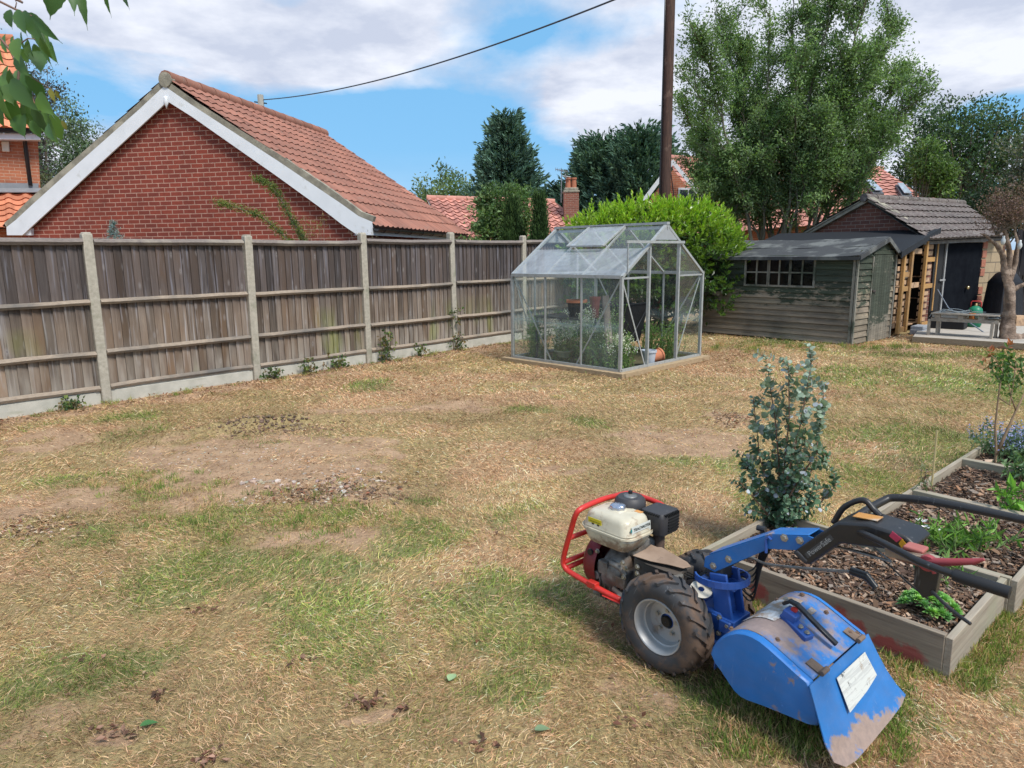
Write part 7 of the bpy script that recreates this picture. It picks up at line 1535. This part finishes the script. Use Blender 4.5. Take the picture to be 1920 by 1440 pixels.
# console
cs_ = MB(); cp_ = [(.455, .628), (.500, .600), (.520, .606), (.612, .712), (.700, .728), (.800, .745), (.835, .775), (.800, .797), (.690, .803), (.600, .782), (.585, .770)]
cs_.prism([(u, .128, z) for u, z in cp_], (0, .135, 0)); cs_.build('console', M_BLKP, TL, bevel=.008)
c3_ = MB(); c3_.prism([(.46, .125, .630), (.502, .125, .603), (.515, .125, .618), (.475, .125, .645)], (0, .14, 0)); c3_.build('console_foot', M_PLAS, TL, bevel=.006)
ct = MB().prism([(.63, .165, .8), (.705, .165, .806), (.705, .215, .806), (.63, .215, .8)], (0, 0, .0025)); ct.build('orange_label', M_noise('orange_sticker', (.55, .26, .06), (.42, .22, .10), 14, .5, c3=(.55, .45, .35), s3=12), TL)
ld = MB()
for k, c_ in enumerate(((.62, .05, .10), (.72, .30, .02), (.70, .42, .03), (.02, .25, .14))):
    pass
for k, (c_, nmx) in enumerate((((.62, .06, .12), 'pink'), ((.75, .38, .03), 'yellow'), ((.01, .22, .14), 'green'))):
    a0, a1 = k/3, (k+1)/3; f = lambda a: (.765+.085*a, .1262, .803-.055*a*a-.028*(a > .0)*a)
    p0, p1 = Vector(f(a0)), Vector(f(a1)); mb = MB().prism([p0, p1, p1-Vector((.014, 0, .016)), p0-Vector((.008, 0, .018))], (0, -.0015, 0)); mb.build('%s_stripe' % nmx, M_plain(nmx+'_vinyl', c_, .5), TL)
wm = M_plain('pale_grey_print', (.34, .34, .33), .6)
lp = MB().prism([(.500, .1268, .640), (.513, .1268, .628), (.592, .1268, .722), (.579, .1268, .735)], (0, -.0006, 0)); lp.build('name_plate', M_plain('grey_name_plate', (.07, .07, .072), .6), TL)
text('PowerSafe', .024, wm, TL, (.5475, .1258, .6805), (R(90), -R(49.5), 0), 'lettering', .0003)
# handlebars, grips, levers
hb_ = MB(); far = [(.575, .215, .735), (.60, .30, .762), (.625, .42, .785), (.66, .455, .80), (.80, .465, .815), (1.10, .47, .822), (1.42, .47, .83)]
nr = [(.575, .185, .735), (.66, .14, .765), (.76, .06, .785), (.84, .0, .795), (.92, -.03, .793), (1.10, -.035, .787)]
def smooth_path(P, n=6):
    P = [Vector(p) for p in P]; out = []
    for i in range(len(P)-1):
        p0, p1, p2, p3 = P[max(i-1, 0)], P[i], P[i+1], P[min(i+2, len(P)-1)]
        for k in range(n): u = k/n; out.append(.5*((2*p1)+(-p0+p2)*u+(2*p0-5*p1+4*p2-p3)*u*u+(-p0+3*p1-3*p2+p3)*u**3))
    out.append(P[-1]); return out
hb_.tube(smooth_path(far), .0135, 14); hb_.tube(smooth_path(nr), .0105, 14); hb_.build('handlebar', M_BLKP, TL, smooth=True)
g_ = MB().lathe([(.001, -.002), (.0165, 0), (.017, .12), (.0155, .128), (.001, .13)], 20, Matrix.Translation((1.105, -.036, .787)) @ Vector((-1, .02, .02)).to_track_quat('Z', 'Y').to_matrix().to_4x4()); g_.build('grip', M_plain('black_rubber', (.018, .018, .02), .6), TL, smooth='auto')
g_ = MB().lathe([(.001, -.002), (.0185, 0), (.0185, .26), (.001, .262)], 20, Matrix.Translation((1.36, .47, .829)) @ Vector((-1, 0, 0)).to_track_quat('Z', 'Y').to_matrix().to_4x4()); g_.build('grip', M_plain('black_rubber_far', (.018, .018, .02), .6), TL, smooth='auto')
ls = MB(); ls.tube(smooth_path([(.545, .23, .735), (.575, .235, .800), (.63, .24, .838), (.665, .24, .815), (.690, .235, .800)]), .010, 10); ls.build('clutch_bail', M_BLKP, TL, smooth=True)
bx_ = MB(); bx_.box((.845, .07, .765), (.07, .06, .03)); bx_.box((.89, .03, .775), (.06, .04, .025)); bx_.build('lever_bracket', M_noise('rust_brown_bracket', (.24, .13, .095), (.10, .07, .055), 18, .7), TL, bevel=.004)
pk = MB().box((.845, .085, .787), (.055, .05, .012)); pk.build('pink_pad', M_plain('faded_red_pad', (.38, .12, .10), .6), TL, bevel=.004)
rl = MB(); rl.tube([(.905, .0, .792), (.93, -.004, .800), (.97, -.006, .815), (1.015, -.006, .832), (1.035, -.006, .845)], [.013, .012, .0105, .009, .004], 12); rl.lathe([(.001, -.012), (.022, -.010), (.024, 0), (.022, .010), (.001, .012)], 20, Matrix.Translation((.905, .0, .788)) @ rotX(math.pi/2)); rl.tube([(.915, -.004, .79), (.925, -.008, .765)], [.010, .005], 8)
rl.build('red_lever', M_paint('faded_red_lever', (.36, .05, .06), (.25, .15, .1), 12, (.7, .8), .5), TL, smooth='auto')
tk_ = MB(); tk_.beam((.775, .06, .76), (.905, .01, .787), .012, .022); tk_.beam((.775, .09, .755), (.90, .04, .78), .012, .022); tk_.build('lever_link', M_noise('tan_link', (.34, .26, .19), (.2, .15, .11), 16, .7), TL)
bl2 = MB(); bl2.prism([(.865, .02, .775), (.93, .02, .765), (.925, .02, .690), (.895, .02, .670), (.868, .02, .70)], (0, .03, 0)); bl2.tube(smooth_path([(.915, .02, .70), (.97, .0, .675), (1.025, -.01, .655)]), .0055, 8); bl2.build('reverse_lever', M_BLKP, TL, bevel=.003)
# shift rods
rd = MB(); rd.tube(smooth_path([(.085, .19, .372), (.11, .20, .392), (.185, .23, .465), (.235, .25, .498), (.31, .26, .492), (.50, .27, .535), (.600, .28, .560)], 8), .0055, 8); rd.build('shift_rod', M_STEEL, TL, smooth=True)
kn = MB(); kn.tube([(.595, .28, .562), (.65, .28, .560)], [.014, .015], 10); kn.tube([(.645, .28, .562), (.685, .27, .535)], [.014, .010], 10); kn.build('shift_knob', M_plain('black_knob', (.02, .022, .026), .35), TL, smooth='auto')
rd = MB(); rd.tube([(.56, .20, .668), (.66, .18, .680), (.76, .16, .690)], .0045, 8); rd.tube([(.76, .16, .690), (.70, .17, .715)], .003, 6); rd.build('control_rod', M_STEEL, TL)
rd = MB(); rd.tube([(.27, .30, .53), (.245, .31, .600)], .008, 8); rd.tube([(.228, .31, .600), (.262, .31, .602)], .011, 10); rd.build('pto_lever', M_plain('black_lever', (.03, .03, .035), .4), TL)
ws_ = MB().lathe([(.012, 0), (.040, 0), (.042, .003), (.012, .003)], 24, Matrix.Translation((.11, .125, .362)) @ rotY(.35) @ rotX(.3), True); ws_.build('washer_plate', M_plain('dirty_white_plate', (.50, .47, .40), .6), TL, smooth='auto')
cb = MB()
for k in range(6):
    a = .012*k; cb.tube(smooth_path([(.02+a*.5, .16+a, .36), (.10, .17+a, .40+a*.4), (.19, .24+a*.3, .42-a*1.2), (.235, .29, .44-a*2.2), (.27, .275+a*.2, .53-a), (.34, .26, .595), (.44, .24, .612+a*.2), (.52, .22, .640)], 7), .0035, 6)
for k in range(3): cb.tube(smooth_path([(-.10, .14+.02*k, .34), (-.04, .15+.02*k, .375), (.04, .16+.015*k, .372), (.10, .17, .385)], 5), .003, 5)
cb.tube(smooth_path([(.56, .21, .66), (.68, .25, .655), (.80, .20, .62), (.90, .05, .66)], 6), .003, 5)
cb.build('control_cables', M_plain('black_cable', (.02, .019, .018), .5), TL, smooth=True)
bits = MB(); bits.tube([(.0, .13, .335), (.0, .13, .372)], .016, 12); bits.lathe([(.001, .012), (.020, .010), (.022, 0), (.001, -.001)], 14, Matrix.Translation((.0, .13, .372))); bits.box((.045, .12, .355), (.07, .015, .006)); bits.build('linkage', M_noise('greasy_steel', (.26, .24, .21), (.08, .07, .06), 20, .5, metal=.5), TL, smooth='auto')
# engine
en = MB(); en.lathe([(.001, -.06), (.10, -.055), (.115, -.03), (.115, .05), (.10, .07), (.001, .075)], 28, Matrix.Translation((-.33, .20, .265)) @ rotY(math.pi/2)); en.box((-.33, .20, .235), (.17, .19, .15)); en.box((-.30, .235, .385), (.15, .13, .10), M=Matrix.Rotation(-.4, 3, 'X')); en.build('crankcase', M_ENG, TL, bevel=.012)
fin_ = MB()
for k in range(7): fin_.box((-.36+.004*k, .30, .34+.018*k), (.16, .12, .006), M=Matrix.Rotation(-.5, 3, 'X'))
for k in range(6): fin_.box((-.25, .115, .19+.02*k), (.012, .035, .006)); fin_.box((-.38+.05*k*.6, .098, .20), (.006, .012, .10))
fin_.build('cooling_fins', M_ENG, TL)
dt = MB(); dt.tube([(-.33, .105, .33), (-.27, .095, .33), (-.24, .10, .30)], .014, 10); dt.tube([(-.30, .09, .225), (-.22, .09, .20)], .016, 10); dt.box((-.36, .10, .30), (.05, .03, .06)); dt.box((-.26, .095, .265), (.05, .025, .05)); dt.tube([(-.40, .11, .25), (-.40, .085, .25)], .02, 12); dt.build('engine_fittings', M_ENG, TL, bevel=.005)
bolts([(-.40, .098, .36), (-.39, .098, .20), (-.33, .098, .18), (-.25, .09, .36), (-.235, .09, .34), (-.24, .085, .30), (-.27, .085, .16)], (0, -1, 0), .008, .008, TL, 'engine_bolts')
ft = MB().lathe([(.001, .02), (.018, .02), (.02, .012), (.02, 0)], 6, Matrix.Translation((-.25, .08, .20)) @ rotX(math.pi/2)); ft.build('drain_plug', M_plain('pale_alloy', (.45, .43, .40), .4, .6), TL)
bs_ = MB(); bs_.box((-.32, .20, .145), (.24, .17, .018)); bs_.box((-.40, .20, .16), (.05, .15, .03)); bs_.build('engine_base', M_ENG, TL, bevel=.004)
fc2 = MB(); Mf = Matrix.Translation((-.415, .20, .285)) @ rotY(-math.pi/2); fc2.lathe([(.128, -.02), (.130, .02), (.126, .045), (.115, .058), (.095, .062), (.085, .060), (.080, .050), (.03, .050), (.001, .050)], 36, Mf); fc2.build('fan_cover', M_FAN, TL, smooth='auto')
fg = MB()
for k in range(11): z = -.075+.015*k; w_ = math.sqrt(max(.082**2-z*z, .0001)); fg.beam(tuple(Mf @ Vector((z, -w_, .058))), tuple(Mf @ Vector((z, w_, .058))), .005, .006)
for k in range(9): a = 2.2+k*.16; fg.beam(tuple(Mf @ Vector((.10*math.cos(a), .10*math.sin(a), .062))), tuple(Mf @ Vector((.122*math.cos(a), .122*math.sin(a), .052))), .004, .006)
fg.build('starter_grille', M_FAN, TL)
ms = MB().lathe([(.001, .008), (.014, .008), (.016, 0)], 14, Matrix.Translation((-.43, .088, .35)) @ rotX(math.pi/2)); ms.build('stop_switch', M_BLK, TL)
# tank: rounded box, lip, waist
def rbox(mb, c, sx, sy, z0, z1, r, taper=(1, 1), n=6, dome=.0):
    """rounded-corner block from z0 to z1"""
    ring = []; 
    for k in range(4):
        for j in range(n+1): a = math.pi/2*(k+j/n); cx = (sx/2-r)*(1 if k in (0, 3) else -1); cy = (sy/2-r)*(1 if k in (0, 1) else -1); ring.append((cx+r*math.cos(a), cy+r*math.sin(a)))
    lv = [(z0, taper[0]*.93), (z0+.010, taper[0]), (z1-.022, taper[1]), (z1-.010, taper[1]*.965), (z1-.002, taper[1]*.90), (z1+dome, taper[1]*.78)]
    b = len(mb.v); m_ = len(ring)
    for z, s_ in lv: 
        for x, y in ring: mb.v.append((c[0]+x*s_, c[1]+y*s_, z)); mb.c.append((1, 1, 1))
    for i in range(len(lv)-1):
        for k in range(m_): mb.f.append((b+i*m_+k, b+i*m_+(k+1) % m_, b+(i+1)*m_+(k+1) % m_, b+(i+1)*m_+k))
    mb.f.append(tuple(b+k for k in range(m_))[::-1]); mb.f.append(tuple(b+(len(lv)-1)*m_+k for k in range(m_))); return mb
TC = (-.335, .150); tz = .478
tn = MB(); rbox(tn, TC, .265, .185, tz-.002, tz+.070, .045, (1, .90), dome=.006); rbox(tn, TC, .262, .182, tz-.068, tz+.004, .045, (.86, 1.0)); tn.build('fuel_tank', M_CREAM, TL, smooth='auto')
tank = TL.children[-1]
lp_ = MB(); rbox(lp_, TC, .285, .204, tz-.004, tz+.006, .055, (1, 1)); lp_.v = [(x, y, min(max(z, tz-.004), tz+.004)) for x, y, z in lp_.v]; lp_.build('seam_lip', M_CREAM, tank)
cpz = tz+.078; cpn = MB(); N_ = 48
for (r, z) in ((.001, .020), (.026, .020), (.032, .016), (.034, .010), (.034, 0), (.030, -.004)):
    for k in range(N_): a = 2*math.pi*k/N_; rr = r*(1+(.06*math.cos(8*a) if .03 < r else 0)); cpn.v.append((-.345+rr*math.cos(a), .165+rr*math.sin(a), cpz+z)); cpn.c.append((1, 1, 1))
for i in range(5):
    for k in range(N_): cpn.f.append((i*N_+k, i*N_+(k+1) % N_, (i+1)*N_+(k+1) % N_, (i+1)*N_+k))
cpn.build('fuel_cap', M_noise('chromed_cap', (.55, .58, .66), (.38, .40, .46), 30, .22, .1, .001, metal=.9), tank, smooth='auto')
nk = MB().lathe([(.044, -.004), (.043, .004), (.030, .008)], 30, Matrix.Translation((-.345, .165, tz+.072))); nk.build('filler_neck', M_CREAM, tank, smooth=True)
# labels on the tank's near and rear faces
yl = MB().box((-.385, TC[1]-.0885, tz+.030), (.075, .0015, .036), M=Matrix.Rotation(.10, 3, 'X')); yo = yl.build('warning_label', M_plain('yellow_vinyl', (.70, .58, .03), .5), tank)
for (x, z, w, h) in ((-.385, .040, .066, .0022), (-.385, .033, .06, .002), (-.395, .020, .012, .012), (-.365, .020, .012, .012)): q = MB().box((x, TC[1]-.0895+(z-.03)*.1*-0, tz+z), (w, .0012, h)); q.build('print', M_plain('dark_print', (.06, .05, .03), .6), tank)
wl2 = MB().box((TC[0]+.1265, TC[1]+.005, tz+.030), (.0015, .125, .040), M=Matrix.Rotation(-.10, 3, 'Y')); wl2.build('maker_label', M_plain('white_vinyl', (.62, .64, .60), .5), tank)
tx = text('TRACMASTER', .0178, M_plain('black_print', (.02, .03, .03), .5), tank, (TC[0]+.1285, TC[1]+.009, tz+.035), (R(90-6), 0, R(90)), 'lettering', .0004)
lg = MB().box((TC[0]+.1280, TC[1]-.062, tz+.036), (.0015, .009, .012), M=Matrix.Rotation(-.10, 3, 'Y')); lg.build('logo_square', M_plain('teal_print', (.03, .22, .22), .5), tank)
for z in (.022, .016): q = MB().box((TC[0]+.1285, TC[1]+.01, tz+z), (.0012, .10, .0014)); q.build('small_print', M_plain('grey_print', (.25, .25, .25), .6), tank)
for x, y, w in ((-.262, .205, .035), (-.38, .215, .05)): q = MB().box((x, y, tz+.0765), (w, .022, .0012)); q.build('orange_label', M_plain('orange_vinyl', (.66, .30, .09), .6), tank)
# air cleaner and exhaust guard
ac = MB().lathe([(.001, .066), (.055, .064), (.066, .052), (.070, .036), (.070, .016), (.064, .0), (.058, -.035), (.001, -.035)], 32, Matrix.Translation((-.355, .262, .522))); ac.build('air_cleaner', M_PLAS, TL, smooth='auto'); aco = TL.children[-1]
q = MB().lathe([(.001, .012), (.012, .011), (.030, .004), (.032, 0)], 20, Matrix.Translation((-.355, .262, .587))); q.build('chrome_washer', M_STEEL, aco, smooth='auto'); q = MB().lathe([(.001, .018), (.010, .016), (.011, 0)], 6, Matrix.Translation((-.355, .262, .595))); q.build('wing_nut', M_BLK, aco)
ex = MB(); rbox(ex, (-.222, .300), .125, .135, .455, .556, .016, (.96, 1), dome=.0); ex.build('exhaust_guard', M_PLAS, TL, smooth='auto'); exo = TL.children[-1]
vn = MB()
for k in range(6): z = .475+.013*k; vn.box((-.158, .315, z), (.004, .075, .006)); vn.box((-.222, .2315, z), (.0, .0, .0))
for k in range(9): vn.box((-.160, .255+.011*k, .549), (.018, .004, .008)); vn.box((-.275+.012*k, .236, .549), (.005, .018, .008))
vn.build('vent_slots', M_plain('slot_black', (.004, .004, .004), .9), exo)
ep = MB().tube([(-.222, .30, .46), (-.222, .30, .36), (-.26, .27, .32)], .026, 12); ep.build('exhaust_pipe', M_noise('rust_pipe', (.12, .075, .055), (.06, .045, .04), 16, .8), TL, smooth=True)
# tan cover plate over the clutch housing
pp = [(-.178, .064), (-.105, .088), (-.040, .128), (.008, .150), (.020, .188), (-.010, .205), (-.150, .222), (-.162, .206), (-.192, .204), (-.180, .150)]
pl_ = MB().prism([(u, v, .422-.10*(u+.175)) for u, v in pp], (0, 0, .004)); pl_.build('cover_plate', M_GUARDP, TL, bevel=.0015)
hs_ = MB(); hs_.prism([(-.19, .085, .405), (-.12, .078, .402), (.0, .12, .385), (.0, .12, .31), (-.10, .085, .27), (-.19, .09, .29)], (0, .12, 0)); hs_.build('clutch_housing', M_noise('dirty_black_metal', (.05, .045, .04), (.10, .08, .065), 12, .75), TL, bevel=.004); bolts([(-.165, .078, .375), (-.165, .078, .345)], (0, -1, 0), .008, .006, TL, 'housing_bolts')
# front guard: bent tube hoop with rungs
gd = MB(); zb, zt = .235, .545
near_ = smooth_path([(-.235, .062, .205), (-.36, .055, .215), (-.50, .045, .235), (-.545, .04, .255), (-.550, .04, .30), (-.500, .04, .46), (-.478, .04, .520), (-.466, .065, .548), (-.465, .20, .556), (-.462, .33, .548), (-.455, .372, .545), (-.41, .382, .545), (-.28, .370, .545), (-.24, .365, .53)], 5)
gd.tube(near_, .0125, 12)
far_ = smooth_path([(-.475, .375, .53), (-.545, .375, .30), (-.545, .372, .25), (-.50, .365, .235), (-.235, .35, .205)], 5); gd.tube(far_, .0125, 10)
for z, u in ((.40, -.518), (.275, -.548)): gd.tube([(u, .04, z), (u+.004, .20, z), (u, .375, z)], .0115, 10)
gd.tube([(-.543, .04, .245), (-.543, .372, .245)], .012, 10)
gd.build('front_guard', M_RED, TL, smooth=True)
gf = MB(); gf.box((-.275, .062, .198), (.10, .038, .006)); gf.box((-.275, .20, .192), (.05, .30, .006)); gf.box((-.385, .055, .222), (.05, .03, .03)); gf.build('guard_foot', M_RED, TL, bevel=.004)
# tine hood
pf = [(.258, .226), (.266, .255), (.280, .283), (.302, .312), (.328, .336), (.356, .354), (.386, .364), (.415, .366), (.445, .362), (.478, .350), (.526, .329), (.575, .306), (.619, .288)]
low = [(.640, .245), (.656, .195), (.661, .168), (.655, .152), (.635, .143), (.600, .139), (.540, .133), (.474, .126), (.410, .116), (.385, .116), (.360, .126), (.335, .148), (.307, .175), (.275, .200)]
def plate(v0, v1, bulge, name, m_):
    full = pf+low; cu = sum(p[0] for p in full)/len(full); cz = sum(p[1] for p in full)/len(full); mb = MB(); n = len(full)
    for v, s_ in ((v0, 1.0), (v0+(v1-v0)*.45, 1.0), (v0+(v1-v0)*.8, .985), (v1, .955)):
        for u, z in full: mb.v.append((cu+(u-cu)*s_, v, cz+(z-cz)*s_)); mb.c.append((1, 1, 1))
    for i in range(3):
        for k in range(n): mb.f.append((i*n+k, i*n+(k+1) % n, (i+1)*n+(k+1) % n, (i+1)*n+k))
    # slightly crowned face
    b = len(mb.v)
    for s_, dv in ((.7, .5), (.35, .8)):
        for u, z in full: mb.v.append((cu+(u-cu)*s_*.955, v1+bulge*dv, cz+(z-cz)*s_*.955)); mb.c.append((1, 1, 1))
    for i, (a, c_) in enumerate(((3*n, b), (b, b+n))):
        for k in range(n): mb.f.append((a+k, a+(k+1) % n, c_+(k+1) % n, c_+k))
    mb.v.append((cu, v1+bulge, cz)); mb.c.append((1, 1, 1)); t_ = len(mb.v)-1
    for k in range(n): mb.f.append((b+n+k, b+n+(k+1) % n, t_))
    return mb.build(name, m_, TL, smooth='auto')
plate(-.012, -.040, -.004, 'side_plate', M_SIDE); plate(.382, .405, .003, 'side_plate', M_SIDE)
hd_ = MB(); n = len(pf)
sec = smooth_path([(u, 0, z) for u, z in pf], 3); n = len(sec)
for v in np.linspace(-.008, .378, 9):
    for p in sec: hd_.v.append((p.x, v, p.z)); hd_.c.append((1, 1, 1))
for i in range(8):
    for k in range(n-1): hd_.f.append((i*n+k, i*n+k+1, (i+1)*n+k+1, (i+1)*n+k))
ho = hd_.build('tine_hood', M_HOODT, TL, smooth=True); so_ = ho.modifiers.new('thick', 'SOLIDIFY'); so_.thickness = .004; so_.offset = -1
fb_ = MB(); fb_.prism([(.262, -.01, .225), (.280, -.01, .270), (.262, -.01, .150)], (0, .39, 0)); fb_.build('hood_front', M_BLUE2, TL)
bolts([(.300, .03, .316), (.475, .025, .353), (.590, .335, .304), (.605, .36, .298), (.40, .355, .372), (.33, .30, .342), (.50, .34, .345)], (0, 0, 1), .007, .005, TL, 'hood_bolts', M_plain('rusty_bolt', (.16, .10, .07), .8))
# worn white decal wrapped over the crown of the hood
m, t = new_mat('worn_white_decal'); co = t.n('ShaderNodeTexCoord').outputs['Object']; n_ = t.noise(co, 14, 7, .7); c = t.mix(t.mapr(n_, .44, .56), (.56, .58, .60), DUST); c = t.mix(t.mapr(t.noise(t.vmap(co, (90, 8, 90)), 1.0, 2), .56, .6, 0, .35), c, (.25, .25, .25)); finish(t, c, .6, n_, .1, .001); M_DEC = m
dc = MB(); S_ = [p for p in sec if   .300 <= p.x <= .425]; vv = np.linspace(.10, .315, 5); k_ = len(S_)
for v in vv:
    for j, p in enumerate(S_): dc.v.append((p.x+.012*math.sin(v*60)*(j in (0, k_-1)), v, p.z+.0035)); dc.c.append((1, 1, 1))
for i in range(4):
    for j in range(k_-1): dc.f.append((i*k_+j, i*k_+j+1, (i+1)*k_+j+1, (i+1)*k_+j))
dc.build('decal', M_DEC, ho, smooth=True); MB().box((.470, .285, .3585), (.022, .04, .002), M=Matrix.Rotation(.33, 3, 'Y')).build('small_decal', M_DEC, ho)
# depth lever on the hood
dl_ = MB(); dl_.beam((.425, .165, .372), (.535, .135, .337), .045, .022); dl_.box((.455, .160, .385), (.05, .05, .03), M=Matrix.Rotation(.3, 3, 'Y')); dl_.build('lever_mount', M_BLUE2, TL, bevel=.004)
lv_ = MB(); P_ = [Vector(p) for p in ((.420, .175, .410), (.440, .176, .425), (.465, .178, .420), (.495, .182, .398), (.530, .186, .372), (.600, .192, .325))]
for i in range(len(P_)-1): lv_.beam(P_[i], P_[i+1], .022, .012, ext=.005)
lv_.build('depth_lever', M_BLK, TL, bevel=.003); bolts([(.425, .172, .428), (.500, .14, .366), (.525, .137, .356)], (0, 0, 1), .007, .006, TL, 'lever_bolts'); MB().box((.462, .165, .405), (.018, .016, .012)).build('red_catch', M_plain('red_catch_paint', (.5, .04, .03), .5), TL)
# hinges and the rear flap
M_HG = M_noise('rusty_hinge', (.20, .14, .10), (.12, .09, .075), 18, .8)
for v in (.050, .335):
    hg_ = MB(); hg_.tube([(.628, v-.022, .296), (.628, v+.022, .296)], .009, 10); hg_.slab([(.575, v-.022, .312), (.575, v+.02, .312), (.625, v+.02, .294), (.625, v-.022, .294)], .005); hg_.build('hinge', M_HG, TL, smooth='auto')
fo = [(.628, .290, -.050), (.628, .290, .430), (.660, .225, .438), (.700, .160, .440), (.722, .135, .470), (.762, .088, .500), (.770, .072, .440), (.775, .058, .30), (.772, .050, .12), (.765, .045, .02), (.745, .055, -.04), (.715, .095, -.075), (.690, .140, -.072), (.655, .220, -.055)]
fo = [(.626, .288, -.052), (.626, .288, .402), (.655, .230, .412), (.690, .165, .425), (.722, .118, .438), (.752, .085, .450), (.758, .072, .400), (.758, .062, .30), (.757, .056, .15), (.755, .052, .03), (.748, .058, -.03), (.728, .085, -.072), (.700, .135, -.078), (.660, .215, -.062)]
fp_ = MB(); fp_.add([(u, v, z) for u, z, v in fo], [tuple(range(len(fo)))]); 
import bmesh as _b
nF = Vector((.126*0+.21, 0, .135)).normalized()
flap = fp_.build('rear_flap', M_FLAP, TL); so_ = flap.modifiers.new('thick', 'SOLIDIFY'); so_.thickness = .004; so_.offset = 0
def onflap(s_, v): u = .628+.118*s_; z = .284-.205*s_; return Vector((u+.004, v, z+.0035))
m, t = new_mat('worn_instruction_label'); co = t.n('ShaderNodeTexCoord').outputs['Object']; n_ = t.noise(co, 22, 7, .75); lines = t.noise(t.vmap(co, (60, 5, 140)), 1.0, 3, .6)
c = t.mix(t.mapr(lines, .52, .56, 0, .4), (.52, .53, .50), (.30, .30, .30)); c = t.mix(t.mapr(n_, .60, .64), c, (.10, .10, .10)); c = t.mix(t.mapr(t.noise(co, 9, 6, .7), .60, .66), c, (.30, .24, .18)); finish(t, c, .7, n_, .1, .001)
lb2 = MB(); q = [onflap(.14, .10), onflap(.14, .325), onflap(.50, .335), onflap(.56, .235), onflap(.60, .09)]; lb2.prism(q, Vector((.86, 0, .5)).normalized()*.001); lb2.build('instruction_label', m, flap)
# tine rotor under the hood
rt = MB(); rt.tube([(.47, .0, .20), (.47, .37, .20)], .03, 12)
for k in range(12): a = k*1.3; v = .02+.03*k; d = Vector((math.cos(a), 0, math.sin(a))); rt.beam(Vector((.47, v, .20))+d*.02, Vector((.47, v, .20))+d*.115, .008, .03, up=(0, 1, 0))
rt.build('tine_rotor', M_noise('worn_tine_steel', (.12, .11, .10), (.06, .045, .035), 10, .6, metal=.5), TL)
sk = MB().tube([(.66, .19, .20), (.60, .19, .06), (.64, .19, .012)], .012, 8); sk.build('depth_skid', M_STEEL, TL)
